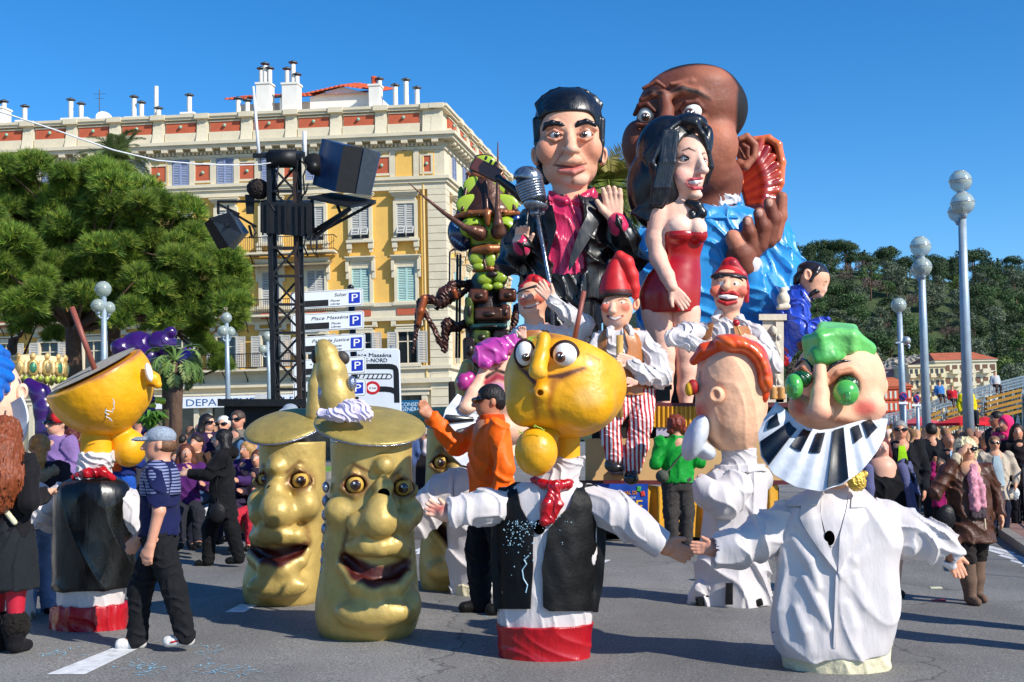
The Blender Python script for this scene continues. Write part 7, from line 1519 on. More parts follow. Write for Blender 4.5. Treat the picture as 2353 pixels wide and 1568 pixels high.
I.p('compound_eye',bluee,[I.b(415,650,-60,86,122,90,c='#0c1f4a',rz=12)]+dots,vox=2.8,k=4,parent=base);I.p('compound_eye',bluee,[I.b(795,560,-60,60,70,80,c='#0f3a8a')],vox=3,k=4,parent=base)
for pts in ([(545,640,-200,46),(505,625,-230,34),(440,600,-240,22),(300,500,-240,14),(170,395,-240,8),(60,296,-240,4)],[(680,630,-200,46),(676,580,-230,34),(672,480,-240,20),(672,330,-240,14),(672,160,-240,8),(673,14,-240,4)]):
    I.p('feeler',brz,[I.c(pts,'#6a4434'),I.b(pts[0][0],pts[0][1],-190,56,56,40,c='#3a2430')],vox=2.4,k=6,parent=base)
I.p('face_band',brz,[I.c([(510,760,-150,26),(610,750,-180,32),(700,745,-150,26)],CU),I.c([(510,900,-110,14),(620,885,-160,18),(730,900,-110,14)],CU),I.c([(570,790,-150,12),(590,890,-160,12)],BZ),I.c([(668,780,-150,12),(660,890,-160,12)],BZ)],vox=3,k=6,parent=base)
for a in ((528,818,54,46),(540,872,44,28),(622,828,42,56),(692,822,32,46),(582,960,50,36),(690,948,46,36),(600,1012,40,26),(672,1004,36,26)): I.p('green_plate',grp,[I.b(a[0],a[1],-148,a[2],a[3],24,c='#93ab30')],vox=2.4,k=1,parent=base)
I.p('mouth_ring',brz,[I.b(632,925,-166,40,24,16,c=BZD)],vox=2.4,k=1,parent=base)
for a in ((540,1075,66,48,'#5e3220'),(740,1070,62,46,'#5e3220'),(610,1200,100,46,BZ),(560,1360,60,52,'#4a5a1e'),(610,1285,130,20,'#24484a'),(480,1450,46,90,BZD),(725,1190,34,56,'#5e3220'),(478,1180,30,100,'#4a5a1e'),(700,1370,60,60,BZD)): I.p('body_plate',brz,[I.x(a[0],a[1],-120,a[2],a[3],50,26,c=a[4]),I.b(a[0],a[1],-165,a[2]*.45,a[3]*.4,16,c='#2a1c16')],vox=3,k=2,parent=base)
for pts in ([(480,985,0,24),(360,1000,-40,30),(300,1060,-60,44),(380,1060,-70,34),(290,1120,-60,36),(190,1090,-60,26),(150,1120,-60,34),(130,1220,-60,30),(110,1330,-60,16),(88,1470,-60,6)],[(150,1160,-60,20),(220,1270,-50,16),(270,1380,-40,20),(305,1465,-40,10)],[(480,1250,0,26),(390,1290,-30,30),(330,1270,-40,44),(310,1330,-40,30),(320,1450,-40,10)],[(480,1010,10,22),(400,1080,-10,16),(250,1160,-20,10)],[(800,1150,0,24),(790,1240,-40,26),(760,1340,-60,12)]):
    I.p('leg',brz,[I.c(pts,'#4a2a22')],vox=3,k=6,fold=(7,60,3,(1,1,1)))
I.p('shin_plate',brz,[I.c([(165,1090,-90,26),(140,1180,-96,28),(125,1260,-90,18)],'#a0522c')],vox=2.6,k=6);I.p('shin_plate',brz,[I.c([(370,1040,-110,20),(385,1080,-100,16)],'#a0522c')],vox=2.6,k=6)
k=MB()
for x in (415,395): k=MB();k.tube([f.w(*I.z(x,790),30),f.w(*I.z(x-8,1500),30)],f.s*3,8);f.add(k,'support_pole',blackp)
k=MB();k.tube([f.w(*I.z(340,980),30),f.w(*I.z(342,770),30),f.w(*I.z(370,750),30),f.w(*I.z(420,760),30)],f.s*2,8);f.add(k,'support_pole',blackp)

I.p('trolley',mat('float_dark','#14100e'),[I.x(600,1780,60,260,120,160,10),I.x(590,1560,40,120,110,110,10)],vox=6,k=6)
# ================================================================ people
HAIRM={}
def hairmat(c):
    if c not in HAIRM: HAIRM[c]=mat('hair_'+str(c),c,.5,spec=.4,var=.3,vs=30,bump=.9,bs=60,aniso=(1,1,.25))
    return HAIRM[c]
def pconv(x,y,d): return (x,d,y)
FIGW=1.
def hand3(w_,u,v,L,c,curl=.3):
    """fingers along u from wrist w_, thumb to side v"""
    w_=np.array(w_,float);u=np.array(u,float)/np.linalg.norm(u);v=np.array(v,float);v-=u*(v@u);v/=np.linalg.norm(v);n=np.cross(u,v);o=[]
    P=lambda f,g,h,r:(*[float(q) for q in (w_+(u*f+v*g+n*h)*L)],r*L)
    X=lambda t:(t[0],t[2],t[1],t[3])   # world xyz -> authored (x, up, away)
    for of,ln in ((-.15,.34),(-.05,.43),(.05,.46),(.15,.4)):
        o.append(ch([X(P(0,of*.5,0,.1)),X(P(.48,of,0,.1))],c));o.append(ch([X(P(.48,of,0,.085)),X(P(.48+ln*.5,of*1.1,curl*.1,.08)),X(P(.48+ln*(1-curl*.3),of*1.15,curl*.4,.065))],c,k=.01*L))
    o.append(ch([X(P(.12,.1,0,.1)),X(P(.35,.26,0,.085)),X(P(.56,.32,.05,.07))],c));return o
def person(label,x,yf,yt,yaw=0,Y=None,top='#223',topm=None,hem=.5,bot='#223',botm=None,shoes='#111',skin='#c98f70',hair='#2a1c14',style='short',arms=('down','down'),legs='stand',wide=1.,glasses=None,sleeve='long',lean=0,extra=None,group=None,legcol=None,open_=None,seat=False,head=1.,boots=None,res=3.1,headyaw=0,collar=None,bt=.88):
    if Y is None: g=G(x,yf);Y=g[1];xx=g[0]
    else: xx=W(x,yf,Y)[0]
    z0=gz(xx);zt=W(x,yt,Y)[2];hm=zt-z0 if not seat else seat
    root=empty('person',(xx,Y,z0),label,'person',group);root.rotation_euler.z=math.radians(yaw)
    if seat: root.location.z=zt-.70*hm+0*z0;
    vox=max(res/(hm*F/Y),.0055);Wd=wide
    sh=.112*Wd
    # ---- skeleton
    E={};
    for sd,a in ((-1,arms[0]),(1,arms[1])):
        S_=np.array([sd*sh,0.005,.805])
        if isinstance(a,str):
            e,w_={'down':((sd*(.025+.02*Wd),.02,-.17),(sd*.03,-.02,-.32)),'bent':((sd*.045,.03,-.16),(-sd*.02,-.13,-.14)),'cross':((sd*.05,.0,-.16),(-sd*.13,-.10,-.13)),'phone':((sd*.10,-.03,-.13),(sd*.0-sd*.05,-.05,.085)),'point':((-sd*.0+sd*.02,-.14,-.07),(sd*.0,-.245,.06)),'fwd':((sd*.02,-.1,-.13),(0,-.22,-.12)),'pocket':((sd*.075,.03,-.16),(sd*.045,-.05,-.28)),'swingf':((sd*.03,-.04,-.165),(sd*.02,-.12,-.30)),'swingb':((sd*.03,.06,-.165),(sd*.03,.06,-.32)),'up':((sd*.06,-.05,.02),(sd*.05,-.1,.17))}[a]
        else: e,w_=a
        E[sd]=(S_,S_+np.array(e),S_+np.array(w_))
    LG={'stand':((0,0,0,0),(0,0,0,0)),'walk':((-.11,-.05,.02,0),(.12,.02,0,.02)),'step':((-.05,-.03,0,0),(.05,.02,0,0))}
    L={}
    for sd,i in ((-1,0),(1,1)):
        hip=np.array([sd*.048*Wd,0,.5])
        if seat: kn=np.array([sd*.07,-.25,.47]);an=np.array([sd*.07,-.27,.24])
        else:
            q=LG[legs][i] if isinstance(legs,str) else legs[i];an=np.array([sd*(.052+.01*(Wd-1)),q[0],.045+q[3]]);kn=np.array([sd*.055*Wd,(q[0])*.45+q[1],.275])
        L[sd]=(hip,kn,an)
    X=lambda p,r:(p[0],p[2],p[1],r)
    hy=math.radians(headyaw);ch_,sh_=math.cos(hy),math.sin(hy);hs=head
    def hp(x_,z,y_): # head-frame point
        return (x_*ch_-y_*sh_)*hs,(.93+(z-.93)*hs),(x_*sh_+y_*ch_)*hs
    def hb(x_,z,y_,rx,rz,ry,c=None,**k): p=hp(x_,z,y_);return b(p[0],p[1],p[2],rx*hs,rz*hs,ry*hs,c=c,ry_=headyaw,**k)
    def hc(pts,c=None,**k): return ch([(*hp(*q[:3]),q[3]*hs) for q in pts],c,**k)
    sk=skin;dk=tuple(q*.55 for q in C3(skin));lip=tuple(np.array(C3(skin))*np.array([.85,.5,.5]))
    pr=[hb(0,.935,.004,.051,.066,.062,sk),hb(0,.895,-.022,.038,.038,.04,sk,k=.02),hc([(0,.938,-.058,.008),(0,.914,-.074,.0105)],sk,k=.012),ch([(0,.885,.008,.036),(0,.82,.008,.042)],sk),hb(-.053,.925,.006,.008,.019,.013,sk,k=.004),hb(.053,.925,.006,.008,.019,.013,sk,k=.004),
        ch([(0,.79,.0,.07*Wd),(0,.6,0,.075*Wd)],sk)]
    for sd in (-1,1):
        S_,e,w_=E[sd];pr.append(ch([X(S_,.036),X(e,.028),X(w_,.02)],sk));u=w_-e;v=np.array([-sd*.3,-1,.2]);pr+=hand3(w_,u,v,.105,sk)
        h_,k_,a_=L[sd];pr.append(ch([X(h_,.066*Wd),X(k_,.043),X(a_,.028)],legcol or sk));pr.append(ch([X(a_,.03),X(a_+np.array([0,-.07,-.02]),.02)],legcol or sk))
        pr.append(hb(sd*.0215,.938,-.055,.0105,.006,.012,'#e8e2dc',op='p',e=.006));pr.append(hb(sd*.0215,.938,-.058,.005,.0055,.012,'#1a120e',op='p',e=.004));pr.append(hc([(sd*.012,.952,-.058,.003),(sd*.033,.953,-.05,.003)],dk,op='p',e=.006))
    pr.append(hc([(-.018,.889,-.057,.004),(.018,.889,-.057,.004)],lip,op='p',e=.006));pr.append(hb(-.034,.913,-.045,.016,.014,.02,tuple(np.array(C3(skin))*np.array([1.05,.8,.75])),op='p',e=.025));pr.append(hb(.034,.913,-.045,.016,.014,.02,tuple(np.array(C3(skin))*np.array([1.05,.8,.75])),op='p',e=.025))
    def put(name,m,prims,k=.02,vx=None,fold=None,parent=None,lab=None):
        V,Fc,co=sdf(prims,pconv,vx or vox,k,(.5,.5,.5),fold);V=V*hm
        if seat: V=V-np.array([0,0,.0])
        return mobj(name,V,Fc[:,::-1] if False else Fc,m,parent or root,cols=co)
    put('body',skinm(),pr,.014)
    tm=topm or cloth(top);bm=botm or cloth(bot)
    # ---- trousers / legs
    if bot:
        q=[lf([(.44,0,.0,.085*Wd,.07*Wd),(.5,0,0,.098*Wd,.078*Wd),(.56,0,0,.094*Wd,.074*Wd)])]
        for sd in (-1,1):
            h_,k_,a_=L[sd];q.append(ch([X(h_,.068*Wd),X(k_,.052*min(Wd,1.1))]+([] if boots else [X(a_,.044)])))
        put('trousers',bm,q,.02,fold=(.0055,.1,int(x)%9,(1,1,1.1)))
    for sd in (-1,1):
        h_,k_,a_=L[sd]
        if boots: put('boot',cloth(boots),[ch([X(a_*(1-bt)+k_*bt,.05),X(a_*(1-bt*.5)+k_*bt*.5,.046),X(a_,.036)]),ch([X(a_+np.array([0,0,-.01]),.036),X(a_+np.array([0,-.075,-.022]),.024)])],.01)
        else: put('shoe',cloth(shoes,rough=.5),[ch([X(a_+np.array([0,.012,-.015]),.031),X(a_+np.array([0,-.075,-.02]),.026)])],.01)
    # ---- upper garment
    if top or topm:
        hz=hem;lvv=[(.835,0,.004,.055*Wd,.05),(.815,0,.004,.10*Wd,.062),(.78,0,.002,.124*Wd,.076),(.70,0,-.002,.116*Wd,.084*Wd),(.6,0,-.004,.11*Wd,.086*Wd)]
        lvv+=[(.5,0,0,.116*Wd,.09*Wd)] if hz<.52 else []
        lvv+=[(hz,0,0,(.118+(.5-hz)*.12)*Wd,(.092+(.5-hz)*.1)*Wd)]
        q=[lf(lvv)]
        for sd in (-1,1):
            S_,e,w_=E[sd]
            if sleeve=='long': q.append(ch([X(S_,.05),X(e,.043),X(w_+(e-w_)*.06,.033)]))
            elif sleeve=='short': q.append(ch([X(S_,.05),X(S_+(e-S_)*.72,.046)]))
        if collar is not False: q.append(lf([(.855,0,.006,.05,.05),(.825,0,.006,.06,.056)]))
        put('top',tm,q,.025,fold=(.008,.17,int(x+7)%11,(1,1,.9)))
        if open_: # visible shirt in an open jacket
            sfp=lambda zz,aa:0
            k_=MB();n=10
            V=[];
            ly=np.array([t[0] for t in lvv][::-1]);rx=np.array([t[3] for t in lvv][::-1]);ry=np.array([t[4] for t in lvv][::-1])
            for i in range(n+1):
                zz=.835-(.835-max(hz+.02,open_[1]))*i/n;wd=.012+open_[2]*min(1,.25+i/n*1.0) if len(open_)>2 else .03
                a_=np.interp(zz,ly,rx);c_=np.interp(zz,ly,ry)
                for j in range(7):
                    xx_=wd*(j/3-1);V.append((xx_*hm,-(c_*math.sqrt(max(.05,1-(xx_/a_)**2))+.012)*hm,zz*hm))
            k_._add(V,[(i*7+j,i*7+j+1,(i+1)*7+j+1,(i+1)*7+j) for i in range(n) for j in range(6)])
            mobj('shirt_front',k_.v,k_.f,cloth(open_[0]),root)
    # ---- hair
    hm_=hairmat(hair) if hair else None
    face=[hb(0,.918,-.075,.044,.058,.05,op='-',k=.006)]
    if style=='short': put('hair',hm_,[hb(0,.953,.008,.056,.056,.064),hb(0,.93,.03,.054,.05,.044)]+face+[hb(0,.86,0,.08,.04,.08,op='-',k=.005)],.008,fold=(.002,.02,3,(1,1,1)))
    elif style=='bald': put('hair',hm_,[hb(0,.925,.022,.0545,.04,.05)]+face,.008)
    elif style=='long': put('hair',hm_,[hb(0,.948,.012,.062,.062,.068),hc([(-.04,.93,.02,.034),(-.05,.86,.03,.036),(-.045,.79,.03,.03)]),hc([(.04,.93,.02,.034),(.05,.86,.03,.036),(.045,.79,.03,.03)]),hb(0,.86,.045,.06,.09,.03)]+face,.012,fold=(.004,.04,5,(1.4,1.4,.4)))
    elif style=='curly': put('hair',hm_,[hb(0,.945,.014,.072,.068,.07),hb(-.045,.9,.02,.03,.04,.04),hb(.045,.9,.02,.03,.04,.04)]+face,.012,fold=(.009,.035,5,(1,1,1)))
    elif style=='pony': put('hair',hm_,[hb(0,.95,.01,.058,.06,.066),hc([(0,.95,.07,.02),(0,.92,.1,.026),(0,.86,.1,.028),(0,.8,.085,.016)])]+face,.01,fold=(.003,.03,3,(1.4,1.4,.4)))
    elif style=='cap': 
        put('hair',hairmat(hair),[hb(0,.925,.02,.055,.04,.05)]+face,.008);put('cap',cloth(extra_cap[0],var=.4,vs=60),[hb(0,.962,.004,.058,.046,.066),hc([(-.03,.955,-.07,.007),(0,.957,-.1,.007),(.03,.955,-.07,.007)],k=.03),hb(0,.952,-.078,.042,.007,.046,k=.01),hb(0,.905,0,.09,.045,.09,op='-',k=.003)],.008)
    if glasses: put('sunglasses',mat('sunglass_black','#0a0908',.12,coat=.5),[hc([(-.05,.94,-.03,.005),(-.04,.938,-.058,.012),(-.02,.936,-.066,.0135)],k=.004),hc([(.05,.94,-.03,.005),(.04,.938,-.058,.012),(.02,.936,-.066,.0135)],k=.004),hc([(-.01,.94,-.068,.004),(.01,.94,-.068,.004)])],.004,vx=min(vox,.0065))
    if extra: extra(put,hb,hc,X,E,L,root,hm)
    return root
extra_cap=('#8d97a4',)
# ---- boy in cap walking past
boyshirt=stripes('navy_hoops','#141b44','#141b44',1)
def boy_x(put,hb,hc,X,E,L,root,hm):
    put('yoke',stripes('navy_hoops_yoke','#1a2250','#8088ac',14,'Z'),[lf([(.82,0,.004,.108,.07),(.79,0,.002,.132,.085),(.70,0,0,.126,.092)])]+[ch([X(E[sd][0],.054),X(E[sd][0]+(E[sd][1]-E[sd][0])*.45,.0505)]) for sd in (-1,1)],.01)
    for sd in (-1,1):
        a=L[sd][2];put('sole_stripe',cloth('#b8202c'),[ch([X(a+np.array([sd*.028,.0,-.012]),.006),X(a+np.array([sd*.026,-.06,-.02]),.005)])],.002,vx=.006)
person('boy in grey cap, navy striped shirt and black jeans walking left past the puppets',368,1494,986,-84,top='#141b44',hem=.52,bot='#15161a',shoes='#d9d6d2',skin='#d99c80',hair='#6b4a34',style='cap',sleeve='short',arms=('swingf','down'),legs='walk',extra=boy_x,head=1.06,res=2.2)
# ---- woman with long red hair, cut by the left edge
def red_x(put,hb,hc,X,E,L,root,hm):
    put('skirt',cloth('#1c2024'),[lf([(.56,0,0,.1,.085),(.44,0,0,.13,.115),(.27,0,0,.14,.125)])],.01,fold=(.006,.15,3,(1,1,.5)))
    put('long_hair',hairmat('#7e3e20'),[hc([(0,.95,.03,.065),(-.03,.86,.08,.09),(-.05,.74,.1,.1),(-.05,.66,.1,.06)]),hb(0,.945,.01,.066,.066,.072)],.02,fold=(.008,.06,3,(1.6,1.6,.15)))
    put('fur_trim',cloth('#1a1614',bump=1),[ch([X(L[1][1]*.35+L[1][2]*.65,.058),X(L[1][1]*.3+L[1][2]*.7,.058)])],.01,fold=(.008,.03,3,(1,1,1)));put('fur_trim',cloth('#1a1614',bump=1),[ch([X(L[-1][1]*.35+L[-1][2]*.65,.058),X(L[-1][1]*.3+L[-1][2]*.7,.058)])],.01,fold=(.008,.03,3,(1,1,1)))
    put('bag_strap',cloth('#d8cfae'),[ch([(.1,.8,.02,.012),(.0,.7,.1,.012),(-.1,.56,.06,.012)])],.01)
person('woman with long red hair, black dress and red tights at the left edge',12,1500,965,160,top='#17161a',hem=.5,bot=None,skin='#d9a488',hair='#7a3a1c',style='short',legcol='#b51d34',boots='#17161a',bt=.4,arms=('bent','down'),extra=red_x)
def pony_x(put,hb,hc,X,E,L,root,hm):
    put('fur_hood',cloth('#9a8a70',bump=1,bs=60),[ch([(-.08,.8,.04,.03),(0,.77,.09,.035),(.08,.8,.04,.03)])],.02,fold=(.008,.03,3,(1,1,1)))
person('girl with blond ponytail, dark fur-hooded jacket and pale jeans beside red-haired woman',88,1412,1000,205,top='#2c2630',hem=.5,bot='#7f9cc4',skin='#d9a488',hair='#a8814c',style='pony',arms=('bent','bent'),extra=pony_x,shoes='#222')
def jest_x(put,hb,hc,X,E,L,root,hm):
    m_=mat('jester_hat',None,.7,var=.1)
    put('jester_hat',m_,[hb(0,.962,.006,.062,.056,.07,'#151215'),hb(.04,.965,-.01,.036,.05,.06,'#c8141a'),hc([(.05,.985,-.01,.022),(.1,.995,-.02,.016),(.14,.985,-.03,.006)],'#c8141a'),hc([(-.02,1.0,0,.02),(-.03,1.04,0,.014),(-.045,1.08,0,.006)],'#c8141a'),hc([(.0,1.0,0,.02),(.005,1.05,.01,.012),(.01,1.09,.01,.006)],'#c8141a'),hb(0,.9,0,.09,.045,.09,op='-',k=.003)],.01)
    put('hood',cloth('#5a1438'),[ch([(-.07,.83,.03,.03),(0,.82,.07,.035),(.07,.83,.03,.03)])],.02)
person('person in red and black jester hat, sunglasses and lilac hoodie behind the gourd puppet',128,1330,948,-30,Y=13.2,top='#83689c',hem=.5,bot='#2c3040',skin='#d9a488',hair='#2a1c14',style='short',glasses=1,arms=('bent','bent'),extra=jest_x)
person('person in dark red jacket standing behind the lilac hoodie',165,1300,975,150,Y=15.5,top='#6a1418',hem=.48,bot='#23252c',hair='#5a2420',style='curly')
def vest_x(put,hb,hc,X,E,L,root,hm):
    put('safety_vest',cloth('#e2531c'),[lf([(.82,0,.004,.09,.072),(.78,0,.002,.112,.088),(.66,0,0,.112,.094),(.58,0,0,.112,.096)])],.02);put('reflective_band',mat('reflective','#d8dcd8',.3,metal=.3),[lf([(.69,0,0,.116,.099),(.665,0,0,.116,.099)])],.004)
person('steward in orange safety vest and blue trousers behind the gourd puppet',282,1205,968,-25,Y=17.5,top='#1c2c6a',hem=.55,bot='#1d4fa8',hair='#2a1c14',arms=('bent','bent'),legs='step',extra=vest_x)
person('man in brown leather jacket seen from behind near the grey barriers',420,1150,1000,170,Y=24,top='#8a4a22',hem=.5,bot='#2b4a9a',hair='#15100e')
person('person with white hair and red rucksack near the grey barriers',392,1150,1022,140,Y=24.5,top='#2a2a30',hem=.5,bot='#333',hair='#cfcac4',extra=lambda put,hb,hc,X,E,L,root,hm:put('rucksack',cloth('#b51d26'),[b(0,.7,.13,.08,.1,.05)],.02))
# ---- woman in black coat striding left
def coat_x(put,hb,hc,X,E,L,root,hm):
    put('fur_collar',cloth('#0f0d0e',bump=1,bs=60),[ch([(-.08,.83,.02,.034),(0,.83,.07,.045),(.08,.83,.02,.034),(.03,.82,-.05,.03)])],.03,fold=(.01,.03,3,(1,1,1)));put('handbag',cloth('#17171b',rough=.5),[b(.13,.4,-.02,.03,.075,.06),ch([(.13,.46,-.02,.006),(.14,.6,-.03,.006),(.12,.78,0,.006)])],.01)
person('dark-haired woman in long black quilted coat striding left before the seated crowd',512,1302,988,-82,top='#101014',hem=.36,bot='#101013',skin='#caa08a',hair='#120d0d',style='long',arms=('fwd','fwd'),legs='walk',wide=1.08,extra=coat_x)
person('standing man with sunglasses and folded arms in grey jacket and khaki trousers',547,1180,945,-14,Y=18.0,top='#6f675e',hem=.5,bot='#8a6838',skin='#cf957a',hair='#4a3a30',style='short',arms=('cross','cross'),glasses=1)
person('white-haired woman in sunglasses and red jacket beside the grey-jacketed man',514,1180,957,-8,Y=18.6,top='#a81a22',hem=.5,bot='#222',skin='#d9a488',hair='#d8d4cc',style='short',glasses=1)
person('woman with long dark hair and glasses looking right, behind the black coat',478,1180,953,60,Y=18.4,top='#2c1c40',hem=.5,bot='#222',skin='#d9a488',hair='#17100e',style='long',glasses=1)
person('person in blue tartan shirt half hidden by the golden face',588,1190,972,20,Y=17.6,top='#4a6a8c',hem=.45,bot='#20222c',hair='#3a2418',style='long')
person('man in black cap peering over the golden face cap',668,1150,930,-30,Y=19,top='#222',hair='#2a1c14',style='cap')
# ---- seated spectators on the kerb
def seated(label,x,ytop,yaw,Y,**k): return person(label,x,1250,ytop,yaw,Y=Y,seat=1.6,group='spectators sitting on the kerb',**k)
seated('child in purple jacket sitting on the kerb behind the boy',428,1108,20,15.5,top='#4a1c5a',hem=.5,bot='#23242c',hair='#5a2f1c',style='long',arms=('fwd','fwd'))
seated('person in brown coat sitting on the kerb with jeans rolled up',452,1082,-20,16.3,top='#4a3426',hem=.5,bot='#3c5478',hair='#2a1a14',style='short',arms=('fwd','bent'))
seated('person in dark clothes sitting low on the kerb, left of the striding woman',402,1118,30,16.0,top='#23232c',hem=.5,bot='#1c1f2c',hair='#3a2418',style='long',arms=('fwd','fwd'))
seated('blond child in purple coat sitting on the kerb, right of the striding woman',568,1098,-30,16.2,top='#3c2456',hem=.5,bot='#2a2238',hair='#a8814c',style='long',arms=('fwd','fwd'))
seated('small child in dark hooded jacket sitting beside the golden face',594,1118,-15,16.0,top='#2a2230',hem=.5,bot='#b02838',hair='#5a3420',style='short',arms=('bent','bent'))
seated('person in black coat sitting on the kerb behind the striding woman',520,1110,-10,16.8,top='#17171c',hem=.5,bot='#c8ccd4',hair='#2a1a14',style='long',arms=('fwd','bent'))
# ---- steward in orange jacket
def or_x(put,hb,hc,X,E,L,root,hm):
    put('jacket_collar',cloth('#d8480f'),[lf([(.872,0,.01,.054,.054),(.83,0,.008,.066,.062)])],.01);put('lanyard',cloth('#6a5aa8'),[ch([(-.06,.845,.0,.007),(0,.84,.06,.007),(.06,.845,0,.007)])],.004,vx=.006)
orj=cloth('#ff6a14','orange_nylon',rough=.5,sheen=0,bump=.2,bs=12)
person('man in bright orange jacket and sunglasses pointing upwards among the puppets',1136,1410,886,-78,topm=orj,hem=.47,bot='#151a24',skin='#bb7f60',hair='#17110f',style='short',arms=('point','down'),glasses=1,legs='step',extra=or_x,wide=1.12,res=2.2)
def grn_x(put,hb,hc,X,E,L,root,hm):
    put('shoulder_bag',cloth('#4a4e44',var=.5,vs=40),[b(.13,.55,.06,.05,.05,.06),ch([(.1,.58,.09,.008),(-.05,.75,.1,.008),(-.09,.82,.02,.008)])],.01)
person('person with red curls in bright green jacket seen from behind at the float',1562,1238,956,185,Y=16.8,topm=cloth('#0f8a2c','green_nylon',rough=.5,bump=.2,bs=12),hem=.5,bot='#3c3836',hair='#7a3020',style='curly',arms=('cross','bent'),extra=grn_x,wide=1.1)
# ---- right hand side
def lav_x(put,hb,hc,X,E,L,root,hm):
    for sd in (-1,1): put('cardigan_front',cloth('#56597c'),[ch([(sd*.075*1.5,.8,-.05,.036),(sd*.085*1.5,.68,-.085,.034),(sd*.1*1.5,.52,-.09,.034),(sd*.1*1.5,.42,-.08,.03)])],.02)
    put('cardigan_back',cloth('#56597c'),[lf([(.82,0,.02,.15,.06),(.76,0,.03,.17,.08),(.6,0,.035,.165,.11),(.42,0,.04,.17,.12)])],.02,fold=(.006,.14,3,(1,1,.6)))
    for sd in (-1,1):
        S_,e,w_=E[sd];put('cardigan_sleeve',cloth('#56597c'),[ch([X(S_,.05),X(e,.046),X(w_,.038)])],.01,fold=(.006,.1,3,(1,1,1)))
    put('red_hair',hairmat('#5c1a14'),[hc([(.045,.95,.0,.022),(.056,.89,.0,.02),(.058,.84,.0,.016)]),hc([(-.045,.95,.0,.022),(-.056,.89,.0,.02),(-.058,.84,.0,.016)])],.01)
person('heavy-set woman with red hair, black top and lavender cardigan behind the white puppet',2040,1385,1003,8,Y=11.9,top='#0e0e12',hem=.38,bot=None,skin='#dba68c',hair='#5c1a14',style='short',wide=1.38,arms=('down','down'),glasses=None,extra=lav_x,shoes='#15151a')
def lime_x(put,hb,hc,X,E,L,root,hm):
    pass
person('grey-haired man in sunglasses, black jacket and lime green shirt walking towards us',2082,1270,968,-12,Y=16.4,top='#121318',hem=.46,bot='#17181d',skin='#c98a6c',hair='#8a8884',style='short',glasses=1,open_=('#9fd41c',.6,.03),wide=1.12)
def ph_x(put,hb,hc,X,E,L,root,hm):
    sc_=cloth('#c88a98','pink_scarf',var=.5,vs=26)
    put('scarf',sc_,[ch([(-.05,.845,-.0,.022),(0,.85,.05,.022),(.05,.845,0,.022),(.0,.82,-.06,.026),(-.03,.76,-.1,.026),(-.035,.66,-.11,.028),(-.03,.58,-.112,.028)]),ch([(.02,.82,-.05,.02),(.02,.7,-.108,.024),(.02,.6,-.114,.026)])],.015,fold=(.005,.03,3,(1.5,1.5,.3)))
    put('scarf_fringe',cloth('#4a4044'),[bx(-.01,.55,-.116,.05,.03,.012,.005)],.004,fold=(.006,.016,3,(2,2,.1)))
    put('fleece_trim',cloth('#c9b89a'),[ch([(.03,.6,-.106,.006),(.035,.45,-.108,.007),(.03,.37,-.112,.007)])],.004,vx=.006);put('fleece_trim',cloth('#c9b89a'),[X and ch([X(E[-1][2]+(E[-1][1]-E[-1][2])*.08+np.array([0,-.0,0]),.037),X(E[-1][2]+(E[-1][1]-E[-1][2])*.04,.036)])],.003,vx=.007)
    put('phone',mat('phone_black','#101014',.2),[bx(-.065,.915,-.02,.008,.032,.018,.004)],.002,vx=.006)
    put('handbag',cloth('#1c1c20',rough=.4,var=.5,vs=50),[b(-.16,.52,-.02,.07,.085,.04)],.02)
person('blond woman in brown sheepskin coat, pink scarf and tall boots talking on her phone',2238,1386,1008,12,topm=mat('sheepskin','#4a2612',.5,var=.25,vs=6,bump=.4,bs=14),hem=.37,bot='#231d1c',skin='#cf9a7a',hair='#d8c89c',style='curly',glasses=1,arms=('phone','pocket'),boots='#6a5446',extra=ph_x,wide=1.22,legs='step',headyaw=-14)
person('woman with cropped hair in open cream coat and pale sweater on the right',2296,1216,1003,-10,Y=19.5,top='#b9ab98',hem=.36,bot='#181c30',skin='#cf9a7a',hair='#7a5a3c',style='short',glasses=1,open_=('#a9bac0',.5,.05),arms=('down','pocket'),wide=1.15,extra=lambda put,hb,hc,X,E,L,root,hm:put('plastic_bag',mat('white_bag','#c8d2d4',.4),[b(.17,.42,.0,.045,.07,.03)],.01,fold=(.008,.06,3,(1,1,1))))
person('small child in magenta coat holding the hand of a man in black',2166,1222,1058,20,Y=18.6,top='#8f1456',hem=.42,bot='#14141a',skin='#a86c4c',hair='#3a2a20',style='curly',arms=('up','down'),shoes='#c8203c',head=1.3)
person('balding man in black gilet and pale blue shirt behind the phoning woman',2192,1225,997,0,Y=19.3,top='#15161c',hem=.5,bot='#1c1f2a',skin='#b87c5e',hair='#3a2e28',style='bald',open_=('#9cc0dc',.55,.035),wide=1.1)
person('man in dark suit walking away beyond the lime-shirted man',2150,1200,973,175,Y=21.5,top='#14161e',hem=.45,bot='#14161e',hair='#14100e',wide=1.1)
person('dark-haired youth turned left in the crowd beside the pink hood',2302,1190,946,-80,Y=23,top='#23252c',bot='#23252c',hair='#17110f',style='short',skin='#b87c5e')
person('person in neon pink hooded jacket at the right edge of the crowd',2322,1190,957,-60,Y=22,top='#e8306c',hem=.5,bot='#23252c',hair='#e8306c',style='short',extra=lambda put,hb,hc,X,E,L,root,hm:put('hood',cloth('#e8306c'),[hb(0,.945,.012,.066,.072,.074),hb(0,.92,-.07,.045,.055,.05,op='-',k=.006),ch([(0,.86,.02,.06),(0,.82,.02,.07)])],.02))
person('woman in dark coat at the extreme right edge of the crowd',2350,1200,975,-20,Y=20.5,top='#1a1418',hem=.4,bot='#1a1a20',hair='#241612',style='long')
